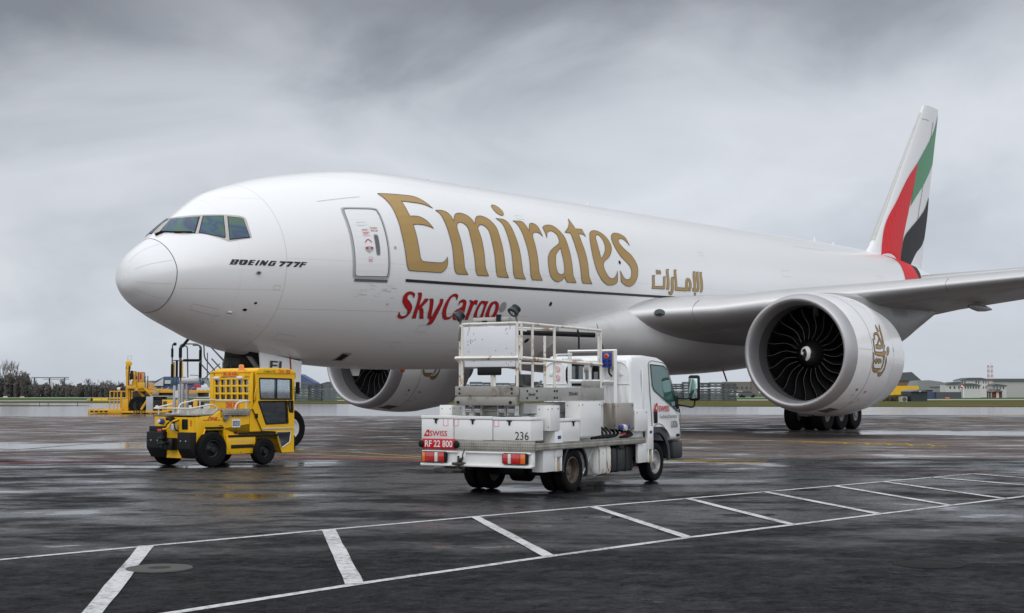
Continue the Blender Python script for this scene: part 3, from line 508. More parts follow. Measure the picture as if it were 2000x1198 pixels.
TRACE = '{"title":{"E":[[[7.7487,0.7892,1],[8.1662,0.7821,0],[8.8032,0.7695,0],[9.2059,0.763,0],[9.4542,0.7341,0],[9.6487,0.6805,0],[9.8067,0.6137,1],[9.6001,0.6432,0],[9.3242,0.6636,0],[8.9897,0.6717,0],[8.5142,0.6803,1],[8.521,0.6109,0],[8.5214,0.5397,0],[8.5343,0.4945,1],[8.7858,0.4977,0],[8.9807,0.4905,0],[9.1774,0.4609,0],[9.3204,0.4164,0],[9.4151,0.3702,1],[9.2461,0.3896,0],[9.0171,0.402,0],[8.7788,0.4047,0],[8.531,0.4007,1],[8.5352,0.3163,0],[8.5416,0.2128,0],[8.5585,0.1276,0],[8.5809,0.0627,0],[8.6335,0.0367,0],[8.7164,0.0242,0],[9.1139,0.0216,0],[9.4687,0.0237,0],[9.6313,0.034,0],[9.7436,0.0564,0],[9.8164,0.0851,1],[9.8244,0.041,0],[9.7924,-0.0051,0],[9.6877,-0.0444,0],[9.5487,-0.0676,0],[9.4247,-0.0726,0],[8.9141,-0.0734,0],[8.167,-0.0729,0],[8.0668,-0.0522,0],[8.0145,-0.0157,0],[7.9727,0.0654,0],[7.947,0.1669,0],[7.932,0.2784,0],[7.9462,0.3946,0],[7.9536,0.4908,0],[7.9533,0.6033,0],[7.9046,0.6846,0],[7.8445,0.7392,0]]],"m":[[[9.8734,0.5913,1],[10.1378,0.5983,0],[10.3303,0.5899,0],[10.4572,0.5662,0],[10.5229,0.5281,0],[10.5445,0.473,1],[10.6485,0.5229,0],[10.8004,0.5673,0],[10.9691,0.5864,0],[11.1961,0.5893,0],[11.4102,0.5687,0],[11.5481,0.5279,0],[11.6011,0.4685,1],[11.7305,0.529,0],[11.8592,0.5647,0],[12.007,0.5834,0],[12.2084,0.5881,0],[12.4346,0.5691,0],[12.608,0.524,0],[12.716,0.4607,0],[12.7143,0.3678,0],[12.7246,0.2557,0],[12.7301,0.1477,0],[12.7491,0.0575,0],[12.7812,0.0056,0],[12.8419,-0.0307,0],[12.9486,-0.0702,1],[12.3633,-0.0712,1],[12.2979,-0.039,0],[12.2567,0.0121,0],[12.2365,0.0934,0],[12.2256,0.176,0],[12.2148,0.2682,0],[12.23,0.3805,0],[12.1955,0.4296,0],[12.0983,0.4609,0],[11.9715,0.4746,0],[11.8229,0.4662,0],[11.6878,0.4328,0],[11.6697,0.3991,0],[11.6859,0.319,0],[11.684,0.2335,0],[11.6851,0.1355,0],[11.688,0.0395,0],[11.7418,-0.0109,0],[11.884,-0.0694,1],[11.3211,-0.072,1],[11.2285,-0.0408,0],[11.1886,0.0166,0],[11.1654,0.1036,0],[11.1377,0.2069,0],[11.1287,0.306,0],[11.1525,0.402,0],[11.096,0.4459,0],[10.9545,0.4696,0],[10.8121,0.4716,0],[10.6938,0.4558,0],[10.6056,0.4247,0],[10.572,0.3795,0],[10.5861,0.2938,0],[10.6001,0.1961,0],[10.6137,0.0937,0],[10.6329,0.0146,0],[10.6882,-0.0276,0],[10.8237,-0.0707,1],[10.2876,-0.0732,1],[10.1938,-0.0497,0],[10.1365,-0.0079,0],[10.1149,0.0851,0],[10.109,0.2017,0],[10.0881,0.3066,0],[10.0753,0.4246,0],[10.05,0.5203,0],[9.9943,0.5628,0]]],"i":[[[12.9359,0.5831,1],[13.1562,0.5844,0],[13.3683,0.5815,0],[13.519,0.5512,0],[13.5872,0.489,0],[13.6057,0.3895,0],[13.6344,0.2991,0],[13.6518,0.2038,0],[13.6649,0.1032,0],[13.7019,0.0123,0],[13.7643,-0.0323,0],[13.8837,-0.0738,1],[13.3097,-0.0729,1],[13.2211,-0.0329,0],[13.1799,0.0191,0],[13.1696,0.1173,0],[13.17,0.2255,0],[13.1711,0.313,0],[13.1788,0.4212,0],[13.1674,0.5086,0],[13.0721,0.5562,0]]],"dot":[[[13.2128,0.7778,0],[13.3352,0.7924,0],[13.4884,0.7836,0],[13.5818,0.7472,0],[13.6065,0.6988,0],[13.5508,0.66,0],[13.4246,0.6373,0],[13.3023,0.6442,0],[13.1769,0.6725,0],[13.1385,0.7241,0]]],"r":[[[13.8684,0.58,1],[14.1281,0.5862,0],[14.3776,0.5872,0],[14.5025,0.5524,0],[14.5446,0.4658,1],[14.6459,0.5142,0],[14.7718,0.5605,0],[14.9055,0.5811,0],[15.0699,0.5792,0],[15.2107,0.5494,0],[15.2362,0.4843,0],[15.2494,0.4198,1],[15.1324,0.4543,0],[14.9875,0.4668,0],[14.8258,0.4598,0],[14.6921,0.434,0],[14.6323,0.389,0],[14.618,0.2961,0],[14.6151,0.1988,0],[14.6168,0.1121,0],[14.6311,0.0269,0],[14.6927,-0.0184,0],[14.8375,-0.0719,1],[14.2579,-0.0746,1],[14.174,-0.0338,0],[14.1407,0.0269,0],[14.1309,0.1347,0],[14.1209,0.2449,0],[14.1023,0.3426,0],[14.0947,0.4362,0],[14.0494,0.5158,0],[13.9859,0.5606,0]]],"a":[[[15.4885,0.5422,1],[15.6663,0.5691,0],[15.8882,0.5864,0],[16.1432,0.5875,0],[16.3573,0.557,0],[16.5203,0.5018,0],[16.6149,0.4428,0],[16.6251,0.3692,0],[16.6338,0.277,0],[16.6403,0.1812,0],[16.6505,0.0811,0],[16.6712,0.0154,0],[16.7453,-0.023,0],[16.8773,-0.0705,1],[16.3133,-0.0716,1],[16.215,-0.0436,0],[16.1462,-0.0121,1],[16.0513,-0.0427,0],[15.9119,-0.0641,0],[15.7355,-0.0749,0],[15.554,-0.0658,0],[15.37,-0.0363,0],[15.2623,0.0135,0],[15.2108,0.09,0],[15.2199,0.1553,0],[15.2875,0.2028,0],[15.4458,0.2528,0],[15.677,0.2952,0],[15.9944,0.3406,0],[16.1433,0.3761,0],[16.1956,0.4249,0],[16.1657,0.4731,0],[16.0443,0.5006,0],[15.884,0.5094,0],[15.7288,0.4959,0],[15.6017,0.4697,0],[15.4693,0.4108,1],[15.4892,0.4667,0]],[[16.1201,0.3082,1],[16.1199,0.246,0],[16.1458,0.1588,0],[16.1598,0.0731,0],[16.1233,0.03,0],[16.0304,0.0123,0],[15.9037,0.0071,0],[15.7611,0.0211,0],[15.679,0.0588,0],[15.6463,0.1104,0],[15.6787,0.1703,0],[15.7543,0.2252,0],[15.931,0.2696,0]]],"t":[[[17.6154,0.7398,1],[17.5999,0.673,0],[17.6212,0.5857,1],[18.0608,0.5927,1],[18.0438,0.4884,1],[17.902,0.5151,0],[17.6407,0.5177,1],[17.6211,0.476,0],[17.6021,0.3916,0],[17.628,0.2903,0],[17.6467,0.1927,0],[17.6543,0.0974,0],[17.6692,0.0237,0],[17.7249,-0.0156,0],[17.8687,-0.0685,1],[17.2972,-0.0701,1],[17.214,-0.0361,0],[17.176,0.023,0],[17.149,0.1227,0],[17.1222,0.2174,0],[17.0959,0.3148,0],[17.0985,0.4246,0],[17.1166,0.5116,1],[16.7692,0.5141,1],[17.0709,0.5695,0],[17.308,0.6277,0],[17.4688,0.6823,0]]],"e":[[[18.3833,0.5288,0],[18.5372,0.5679,0],[18.7463,0.5915,0],[19.0142,0.5953,0],[19.2762,0.569,0],[19.4648,0.5116,0],[19.5405,0.4387,0],[19.4954,0.3729,0],[19.3344,0.307,0],[19.0841,0.2481,0],[18.7923,0.2032,0],[18.6778,0.1589,0],[18.7145,0.1049,0],[18.8576,0.0499,0],[19.0361,0.0144,0],[19.2595,0.0112,0],[19.4329,0.0393,0],[19.5403,0.0795,0],[19.5781,0.1027,1],[19.5686,0.0542,0],[19.5481,-0.0102,0],[19.4863,-0.0366,0],[19.3029,-0.0582,0],[19.0446,-0.0679,0],[18.783,-0.0587,0],[18.5196,-0.0182,0],[18.2732,0.0536,0],[18.1312,0.1336,0],[18.0736,0.229,0],[18.095,0.3358,0],[18.2006,0.4356,0]],[[18.832,0.5333,0],[18.9545,0.5381,0],[19.0768,0.5054,0],[19.1175,0.4505,0],[19.0845,0.3851,0],[18.9559,0.3198,0],[18.7781,0.2689,0],[18.6002,0.2291,1],[18.5895,0.2786,0],[18.6025,0.3674,0],[18.6623,0.4614,0],[18.715,0.5035,0]]],"s":[[[19.8725,0.5458,0],[20.0488,0.5827,0],[20.3108,0.6009,0],[20.6006,0.5942,0],[20.8441,0.556,0],[20.8778,0.5092,0],[20.8822,0.4368,1],[20.7746,0.4834,0],[20.6277,0.5185,0],[20.4526,0.5257,0],[20.266,0.5053,0],[20.1984,0.4693,0],[20.2802,0.4192,0],[20.4836,0.3659,0],[20.7447,0.3146,0],[20.9225,0.2487,0],[21.0238,0.1826,0],[21.0088,0.1155,0],[20.9165,0.0415,0],[20.7147,-0.0266,0],[20.4485,-0.0625,0],[20.2167,-0.0642,0],[19.9423,-0.0401,0],[19.806,-0.0131,0],[19.7805,0.038,0],[19.7848,0.1125,1],[19.8597,0.0715,0],[20.0187,0.0253,0],[20.209,0.0106,0],[20.4042,0.0244,0],[20.5112,0.0618,0],[20.5533,0.1215,0],[20.4856,0.1734,0],[20.2665,0.2232,0],[20.0225,0.2728,0],[19.831,0.345,0],[19.7427,0.4361,0],[19.7669,0.4965,0]]]},"sub":{"S":[[[8.4896,-0.3398,1],[8.4952,-0.3029,0],[8.4425,-0.2884,0],[8.343,-0.2785,0],[8.2455,-0.2783,0],[8.1297,-0.2918,0],[8.0547,-0.3202,0],[8.0504,-0.3594,0],[8.1087,-0.3939,0],[8.2479,-0.4314,0],[8.3897,-0.4614,0],[8.429,-0.4813,0],[8.4264,-0.5148,0],[8.3395,-0.5312,0],[8.2414,-0.531,0],[8.1512,-0.5158,0],[8.0823,-0.4879,1],[8.0901,-0.5128,0],[8.0955,-0.5382,0],[8.1834,-0.5536,0],[8.3201,-0.5573,0],[8.4408,-0.5421,0],[8.5157,-0.509,0],[8.5531,-0.4708,0],[8.5391,-0.4343,0],[8.4759,-0.4073,0],[8.3545,-0.3775,0],[8.2343,-0.3521,0],[8.2046,-0.3331,0],[8.2297,-0.3113,0],[8.3014,-0.3023,0],[8.3853,-0.3048,0],[8.4498,-0.3191,0]]],"k":[[[8.5954,-0.2839,1],[8.7437,-0.2808,0],[8.786,-0.2924,0],[8.8103,-0.3269,0],[8.8004,-0.3741,0],[8.8207,-0.4136,1],[8.9118,-0.3803,0],[8.9589,-0.35,0],[8.9945,-0.3365,1],[9.1338,-0.3356,1],[9.1016,-0.3656,0],[9.007,-0.3988,0],[8.9452,-0.4278,1],[9.0592,-0.4506,0],[9.1853,-0.5238,0],[9.2462,-0.5421,1],[9.0665,-0.5447,1],[8.9743,-0.4889,0],[8.8913,-0.4489,0],[8.8347,-0.4457,1],[8.8292,-0.4745,0],[8.8497,-0.5118,0],[8.8863,-0.5461,1],[8.7285,-0.5486,1],[8.7001,-0.4891,0],[8.6944,-0.4317,0],[8.6892,-0.3798,0],[8.6772,-0.329,0],[8.6438,-0.2985,0]]],"y":[[[9.1769,-0.335,1],[9.3246,-0.3329,0],[9.3713,-0.342,0],[9.4195,-0.3848,0],[9.4614,-0.4366,0],[9.4984,-0.4856,0],[9.5488,-0.5186,0],[9.5818,-0.5267,1],[9.6103,-0.4674,0],[9.6498,-0.4136,0],[9.699,-0.3729,0],[9.6981,-0.3452,0],[9.6707,-0.3306,1],[9.7966,-0.33,0],[9.8369,-0.3432,0],[9.8342,-0.3789,0],[9.8047,-0.4318,0],[9.7733,-0.4986,0],[9.7523,-0.5632,0],[9.7219,-0.5924,0],[9.6728,-0.6033,0],[9.5005,-0.6066,1],[9.5509,-0.5881,0],[9.5609,-0.5485,1],[9.4535,-0.5392,0],[9.3999,-0.525,0],[9.3452,-0.4794,0],[9.3184,-0.4305,0],[9.2748,-0.3829,0],[9.2333,-0.3518,0]]],"C":[[[10.4724,-0.3309,1],[10.4726,-0.2837,0],[10.3635,-0.2696,0],[10.2621,-0.2709,0],[10.1415,-0.2881,0],[10.0367,-0.3247,0],[9.9721,-0.3731,0],[9.9528,-0.4217,0],[9.9879,-0.4706,0],[10.0803,-0.5115,0],[10.1918,-0.5359,0],[10.3107,-0.5397,0],[10.4243,-0.5311,0],[10.4771,-0.5198,0],[10.477,-0.4899,1],[10.4202,-0.5097,0],[10.3408,-0.517,0],[10.2519,-0.5095,0],[10.1643,-0.4767,0],[10.1095,-0.4278,0],[10.111,-0.3673,0],[10.1591,-0.3191,0],[10.2435,-0.2965,0],[10.3517,-0.2931,0],[10.4112,-0.3041,0]]],"a":[[[10.6339,-0.3849,1],[10.6113,-0.3491,0],[10.679,-0.3284,0],[10.7831,-0.32,0],[10.8893,-0.328,0],[10.9661,-0.3491,0],[10.9893,-0.3852,0],[11.0338,-0.4592,0],[11.0995,-0.5097,0],[11.1711,-0.5309,1],[11.0181,-0.5321,1],[10.9566,-0.5109,1],[10.8809,-0.531,0],[10.7623,-0.5386,0],[10.633,-0.5311,0],[10.543,-0.5062,0],[10.5224,-0.4726,0],[10.5769,-0.4387,0],[10.6928,-0.4168,0],[10.799,-0.3994,0],[10.8441,-0.3786,0],[10.8344,-0.3585,0],[10.7615,-0.3473,0],[10.6915,-0.3521,0],[10.6519,-0.3646,0]],[[10.72,-0.4874,0],[10.7471,-0.4493,0],[10.8443,-0.4276,0],[10.8796,-0.4648,0],[10.8672,-0.4945,0],[10.7784,-0.5082,0]]],"r":[[[11.0806,-0.3259,1],[11.219,-0.3272,0],[11.2696,-0.3359,0],[11.2748,-0.354,1],[11.3198,-0.3293,0],[11.4259,-0.3202,0],[11.5129,-0.3293,0],[11.5174,-0.3718,1],[11.4637,-0.3622,0],[11.3726,-0.3672,0],[11.3411,-0.3982,0],[11.3385,-0.4439,0],[11.3341,-0.4949,0],[11.3583,-0.5317,1],[11.2138,-0.5328,1],[11.1871,-0.4578,0],[11.1804,-0.4079,0],[11.1842,-0.3589,0],[11.1567,-0.3391,0]]],"g":[[[12.0741,-0.3274,1],[12.029,-0.3667,0],[12.0215,-0.4251,0],[12.0492,-0.4847,0],[12.1034,-0.546,0],[12.1244,-0.5961,0],[12.0424,-0.6295,0],[11.8204,-0.6285,1],[11.8497,-0.6072,0],[11.9558,-0.5926,0],[11.9261,-0.5429,0],[11.7899,-0.535,0],[11.6661,-0.5183,0],[11.5796,-0.4843,0],[11.5642,-0.4377,0],[11.5882,-0.3793,0],[11.6671,-0.3378,0],[11.7692,-0.3246,0],[11.8927,-0.3273,0]],[[11.91,-0.3679,0],[11.8371,-0.3523,0],[11.7625,-0.349,0],[11.7054,-0.3781,0],[11.6726,-0.4199,0],[11.6866,-0.462,0],[11.7506,-0.4958,0],[11.8655,-0.5036,0],[11.919,-0.4901,0],[11.9225,-0.426,0]]],"o":[[[12.2332,-0.34,0],[12.3747,-0.3243,0],[12.5212,-0.3268,0],[12.6496,-0.3523,0],[12.7093,-0.3977,0],[12.7152,-0.4488,0],[12.6753,-0.4927,0],[12.576,-0.5246,0],[12.4244,-0.5302,0],[12.2769,-0.5179,0],[12.1784,-0.4836,0],[12.1423,-0.4367,0],[12.1595,-0.3861,0]],[[12.4053,-0.3465,0],[12.4715,-0.3499,0],[12.5281,-0.3742,0],[12.5617,-0.4202,0],[12.5364,-0.4633,0],[12.4735,-0.4943,0],[12.3848,-0.4907,0],[12.3176,-0.4608,0],[12.2931,-0.4184,0],[12.3204,-0.3721,0]]]},"arabic":{"ta":[[[22.0187,0.0845,1],[22.2316,0.0929,1],[22.1801,0.0607,0],[22.1749,-0.0393,1],[22.8017,-0.0352,1],[22.8473,0.0826,1],[23.0228,0.0913,1],[22.9805,0.052,0],[22.9541,-0.0454,0],[22.9089,-0.0661,1],[21.9571,-0.0691,1],[22.024,-0.0452,1],[22.0248,0.0585,0]]],"d1":[[[22.3635,0.1567,0],[22.4493,0.156,0],[22.4933,0.1342,0],[22.4661,0.1135,0],[22.3886,0.1082,0],[22.3402,0.1278,0]]],"d2":[[[22.5628,0.1579,0],[22.6491,0.1572,0],[22.6916,0.1333,0],[22.6531,0.1143,0],[22.577,0.1119,0],[22.5372,0.1329,0]]],"al":[[[23.1328,0.1775,1],[23.3428,0.1843,1],[23.2723,0.1506,0],[23.2796,0.089,0],[23.2817,0.0237,0],[23.2624,-0.0658,1],[23.035,-0.0666,1],[23.0908,-0.0355,0],[23.1121,0.0539,0],[23.1014,0.1273,0]]],"ra":[[[23.4679,0.0835,1],[23.6521,0.0924,1],[23.6059,0.0445,0],[23.6112,-0.0534,0],[23.5799,-0.0945,0],[23.4937,-0.1241,0],[23.3951,-0.1293,0],[23.2438,-0.1107,1],[23.2455,-0.0883,1],[23.364,-0.0971,0],[23.4299,-0.0719,0],[23.4071,0.0091,0],[23.4314,0.0584,0]]],"am":[[[23.7361,0.1811,1],[23.9355,0.1864,1],[23.8716,0.156,0],[23.8631,0.0769,0],[23.8829,-0.0336,1],[24.4962,-0.0321,1],[24.5345,-0.0171,0],[24.5547,0.0411,0],[24.6229,0.0795,0],[24.7619,0.092,0],[24.915,0.0795,0],[25.0174,0.0307,0],[24.9994,-0.0195,0],[24.9281,-0.0661,1],[24.7009,-0.0626,1],[24.6371,-0.0696,1],[23.8011,-0.0694,0],[23.7169,-0.0439,0],[23.7176,0.0297,0],[23.6952,0.1199,0]],[[24.7333,0.0602,1],[24.8238,0.0531,0],[24.8538,0.0119,0],[24.7883,-0.0388,1],[24.7196,-0.0148,0]]],"la":[[[25.2404,0.1841,1],[25.4328,0.1872,1],[25.3714,0.154,0],[25.3936,0.0694,0],[25.3556,-0.0338,1],[25.4855,-0.0322,1],[25.4884,0.0287,0],[25.4588,0.1297,0],[25.4782,0.1793,1],[25.7071,0.1894,1],[25.6429,0.1539,0],[25.66,0.0562,0],[25.6482,-0.0281,0],[25.5869,-0.0625,1],[25.1153,-0.066,1],[25.0804,-0.0268,1],[25.1884,-0.0338,1],[25.2036,0.0249,0],[25.179,0.117,0]]],"a2":[[[25.7805,0.1819,1],[25.98,0.1885,1],[25.9218,0.1538,0],[25.9407,0.0601,0],[25.9355,-0.0288,0],[25.8755,-0.0674,1],[25.7112,-0.0673,1],[25.7718,-0.035,0],[25.7696,0.0577,0],[25.7471,0.1426,0]]],"hz":[[[25.2562,-0.0831,1],[25.4046,-0.0835,1],[25.3845,-0.0984,1],[25.3185,-0.1012,1],[25.3377,-0.1115,1],[25.4194,-0.1126,1],[25.4181,-0.1316,1],[25.2308,-0.1336,1],[25.2708,-0.1122,1]]]},"type":{"B":[[[2.3009,0.1356,1],[2.4739,0.1164,1],[2.4854,0.1008,1],[2.4631,0.0782,1],[2.4335,0.0679,1],[2.4321,0.0499,1],[2.4024,0.0225,1],[2.3796,0.0188,1],[2.2226,0.0336,1]],[[2.3586,0.109,1],[2.4034,0.1047,1],[2.3841,0.087,1],[2.3392,0.0911,1]],[[2.3258,0.0708,1],[2.3673,0.0673,1],[2.3467,0.0473,1],[2.3018,0.051,1]]],"O":[[[2.5131,0.11,1],[2.6901,0.0888,1],[2.7178,0.0753,1],[2.7103,0.0569,1],[2.6558,0.0038,1],[2.621,-0.005,1],[2.488,0.0079,1],[2.4631,0.0282,1],[2.4722,0.0512,1]],[[2.5903,0.0828,1],[2.6247,0.0781,1],[2.5689,0.0252,1],[2.5344,0.0296,1]]],"E":[[[2.7714,0.0818,1],[2.9218,0.0671,1],[2.9052,0.0541,1],[2.8285,0.0615,1],[2.8096,0.0457,1],[2.8863,0.0384,1],[2.8679,0.0208,1],[2.791,0.0273,1],[2.7789,0.0061,1],[2.8501,-0.0023,1],[2.8291,-0.0143,1],[2.6911,-0.0074,1]]],"I":[[[2.9833,0.0593,1],[3.0432,0.0563,1],[2.9521,-0.0233,1],[2.8862,-0.018,1]]],"N":[[[3.0911,0.0515,1],[3.1514,0.046,1],[3.1929,0.0033,1],[3.2305,0.039,1],[3.2797,0.0343,1],[3.1825,-0.0358,1],[3.1274,-0.0325,1],[3.0957,-0.002,1],[3.0605,-0.028,1],[3.0122,-0.0259,1]]],"G":[[[3.3478,0.0286,1],[3.5111,0.0189,1],[3.492,-0.001,1],[3.3849,0.0065,1],[3.3301,-0.0277,1],[3.3801,-0.0302,1],[3.4044,-0.0176,1],[3.3918,-0.0163,1],[3.4101,-0.0046,1],[3.4922,-0.0087,1],[3.4314,-0.0442,1],[3.2689,-0.0401,1],[3.2523,-0.0327,1],[3.2675,-0.0198,1]]],"70":[[[3.6153,0.0147,1],[3.8035,0.0053,1],[3.7805,-0.0099,1],[3.7233,-0.027,1],[3.692,-0.0393,1],[3.6548,-0.0527,1],[3.5751,-0.05,1],[3.6207,-0.0311,1],[3.6902,-0.0125,1],[3.5874,-0.0061,1]]],"71":[[[3.8256,0.007,1],[4.0172,-0.0011,1],[3.9938,-0.0142,1],[3.9358,-0.031,1],[3.9041,-0.0432,1],[3.8664,-0.0564,1],[3.7853,-0.054,1],[3.8315,-0.0353,1],[3.9021,-0.0169,1],[3.7974,-0.0111,1]]],"72":[[[4.0449,-0.0013,1],[4.2393,-0.0064,1],[4.2158,-0.0193,1],[4.1571,-0.036,1],[4.1251,-0.048,1],[4.0869,-0.0611,1],[4.0046,-0.0589,1],[4.0513,-0.0405,1],[4.1228,-0.0223,1],[4.0165,-0.0168,1]]],"F":[[[4.2687,-0.0051,1],[4.4308,-0.0094,1],[4.4069,-0.0198,1],[4.323,-0.0167,1],[4.3035,-0.0263,1],[4.3913,-0.0293,1],[4.372,-0.0398,1],[4.2844,-0.0387,1],[4.2406,-0.0646,1],[4.1735,-0.0626,1]]]},"win":{"frame":[[[1.8434,1.7692,1],[1.8775,1.3193,0],[2.1259,1.1114,0],[2.3437,0.984,0],[2.6045,0.8604,0],[2.7668,0.7918,0],[2.9064,0.7422,0],[2.9791,0.7035,0],[2.9967,0.6578,0],[2.9578,0.5472,0],[2.9376,0.415,0],[2.8917,0.392,0],[2.5992,0.4172,0],[2.371,0.4389,0],[2.2856,0.47,0],[2.0511,0.6062,0],[1.8805,0.715,0],[1.7293,0.7861,0],[1.3684,0.9871,0],[1.1159,1.4673,1],[1.3668,1.5203,0]]],"g1":[[[1.6733,1.5176,1],[1.8494,1.2387,1],[2.083,1.0681,1],[1.8838,0.9463,1],[1.709,0.8243,1],[1.392,1.0121,1],[1.1745,1.3949,1],[1.3945,1.4194,1]]],"g2":[[[2.1748,1.0244,1],[2.3473,0.931,1],[2.5367,0.8494,1],[2.4071,0.6919,1],[2.3058,0.5433,1],[2.2664,0.5305,1],[2.046,0.6386,1],[1.8126,0.7782,1],[1.9874,0.9065,1]]],"g3":[[[2.6278,0.8025,1],[2.7519,0.7484,1],[2.8805,0.7028,1],[2.9246,0.6749,1],[2.8883,0.5404,1],[2.8801,0.4183,1],[2.8565,0.4109,1],[2.6125,0.4384,1],[2.391,0.4703,1],[2.4958,0.6448,1]]]},"nac":{"p0":[[[1.8105,0.4927,1],[1.8372,0.423,0],[1.8457,0.3697,1],[1.7573,0.3609,1],[1.702,0.415,0]]],"p1":[[[2.2009,0.5057,1],[2.0926,0.4307,0],[2.022,0.3032,0],[1.9932,0.1826,0],[1.8678,0.1169,0],[1.7633,0.0791,1],[1.8708,0.1618,0],[1.9054,0.2629,0],[1.9307,0.3575,0],[2.0125,0.4381,0]]],"p2":[[[1.3484,0.2245,1],[1.2581,0.2505,0],[1.3418,0.3173,0],[1.5516,0.3473,0],[1.7076,0.3332,0],[1.7556,0.2595,0],[1.8194,0.1969,0],[1.7886,0.1511,1],[1.7134,0.1856,0],[1.6377,0.2572,0],[1.5597,0.3115,0],[1.4106,0.2996,0],[1.3362,0.2611,0]]],"p3":[[[1.6516,0.2575,1],[1.4641,0.1811,0],[1.3741,0.1344,1],[1.464,0.145,0],[1.6772,0.235,0]]],"p4":[[[1.2823,0.1445,1],[1.3848,0.1373,0],[1.7783,0.1446,1],[1.6802,0.0793,1],[1.3493,0.0759,0],[1.2914,0.1061,0]]],"p5":[[[1.1308,0.2345,1],[1.2151,0.2131,0],[1.1775,0.1309,0],[1.217,0.0246,1],[1.5726,0.0268,0],[1.9527,0.0385,0],[2.1372,0.0467,1],[1.9701,-0.0321,1],[1.5688,-0.0352,0],[1.2649,-0.0233,0],[1.1883,0.0062,0],[1.1304,0.0674,0],[1.1349,0.1752,0]]],"p6":[[[2.0964,0.1624,1],[1.9773,0.0924,0],[1.9271,0.038,1],[1.8618,0.0367,1],[1.9315,0.1004,0]]],"p7":[[[2.3531,0.1323,1],[2.434,0.0934,0],[2.3647,0.0289,0],[2.2325,-0.0184,0],[2.1805,0.0074,0],[2.2709,0.0449,0],[2.2011,0.0703,0],[2.2508,0.1073,0]]],"p8":[[[1.3356,-0.0689,1],[1.3942,-0.114,0],[1.3186,-0.1691,1],[1.1808,-0.1183,0]]],"p9":[[[1.4865,-0.0678,1],[1.5869,-0.1057,0],[1.5234,-0.1649,1],[1.4071,-0.1137,0]]],"p10":[[[1.6638,-0.0688,1],[1.7047,-0.1167,0],[1.6935,-0.1526,1],[1.6241,-0.1094,0]]],"p11":[[[1.8451,-0.0344,1],[1.9954,-0.0272,1],[1.9393,-0.1036,0],[1.8785,-0.194,0],[1.6897,-0.2791,1],[1.7917,-0.2045,0],[1.8496,-0.123,0]]],"p12":[[[1.0529,0.017,1],[1.114,-0.013,0],[1.1255,-0.1194,0],[1.1695,-0.1993,0],[1.2494,-0.2384,1],[1.5058,-0.2355,0],[1.6862,-0.229,1],[1.5486,-0.2912,0],[1.3224,-0.3009,0],[1.147,-0.2635,0],[1.0781,-0.1922,0],[1.0882,-0.1024,0]]],"p13":[[[2.1259,-0.0292,1],[2.1717,-0.0997,0],[2.1411,-0.172,0],[2.0617,-0.2639,0],[1.8917,-0.3497,0],[1.6918,-0.3579,1],[1.582,-0.2997,1],[1.8456,-0.29,0],[2.016,-0.228,0],[2.0814,-0.1638,0],[2.0732,-0.0925,0]]]},"fin":{"red":[[[58.2903,15.1061,1],[56.8551,14.2102,0],[55.6569,13.2791,0],[54.6279,12.3858,0],[53.3401,11.3308,0],[52.4876,10.34,0],[51.8322,9.3021,1],[54.6468,9.1752,1],[55.2314,10.2742,0],[56.3728,12.0491,0],[57.414,13.6416,0]]],"green":[[[62.64,18.7109,1],[61.9386,17.7298,0],[60.9389,16.9172,0],[59.3268,15.8161,0],[58.2903,15.1061,1],[57.414,13.6416,0],[56.7035,12.2937,1],[57.6742,12.927,0],[59.5395,13.9991,0],[60.8323,14.9208,0],[61.4301,15.4381,1],[62.0703,17.1919,0]]],"black":[[[60.652,13.3091,1],[59.7696,12.5063,0],[58.516,11.8407,0],[56.7002,11.031,0],[55.6684,10.5197,0],[55.1601,9.9579,0],[54.6748,9.1774,1],[56.5456,9.0466,1],[57.8071,9.6472,0],[59.0358,10.1722,0],[59.6729,10.6566,0],[59.8392,10.8874,1],[60.3705,12.1324,0]]]}}'

# ================================================================== the freighter
ZN, PA, X0 = 5.18, .0191, .25
XS = [0.0, 0.1, 0.3, 0.6, 1.0, 1.5, 1.9, 2.4, 2.9, 3.3, 4.0, 5.0, 6.0, 7.5, 9.0, 11.0, 41.0, 46.0, 51.0, 56.0, 60.0, 62.0, 62.9]
_T = [math.sqrt(x) for x in XS]
fTOP = pchip(_T, [-0.65, -0.267, -0.014, 0.216, 0.465, 0.884, 1.138, 1.484, 1.794, 1.949, 2.175, 2.444, 2.65, 2.897, 3.051, 3.1, 3.1, 3.08, 2.95, 2.6, 2.1, 1.75, 1.5])
fBOT = pchip(_T, [-0.65, -0.942, -1.124, -1.348, -1.545, -1.767, -1.911, -2.087, -2.274, -2.39, -2.553, -2.713, -2.825, -2.967, -3.054, -3.1, -3.1, -2.8, -1.95, -0.85, 0.15, 0.75, 1.1])
fHW = pchip(_T, [0, 0.363, 0.633, 0.888, 1.148, 1.41, 1.606, 1.83, 2.024, 2.161, 2.363, 2.601, 2.78, 2.97, 3.07, 3.1, 3.1, 3.0, 2.65, 1.95, 1.1, 0.55, 0.2])
fZC = pchip(_T, [-0.65, -0.63, -0.6, -0.55, -0.48, -0.4, -0.35, -0.3, -0.25, -0.2, -0.15, -0.1, -0.05, 0, 0, 0, 0, .1, .35, .75, 1.05, 1.2, 1.3])
fPU = pchip(_T, [1.874, 1.858, 1.841, 1.67, 1.643, 1.572, 1.649, 1.695, 1.787, 1.813, 1.867, 1.907, 1.938, 1.966, 1.987, 2, 2, 2, 2, 2, 2, 2, 2])
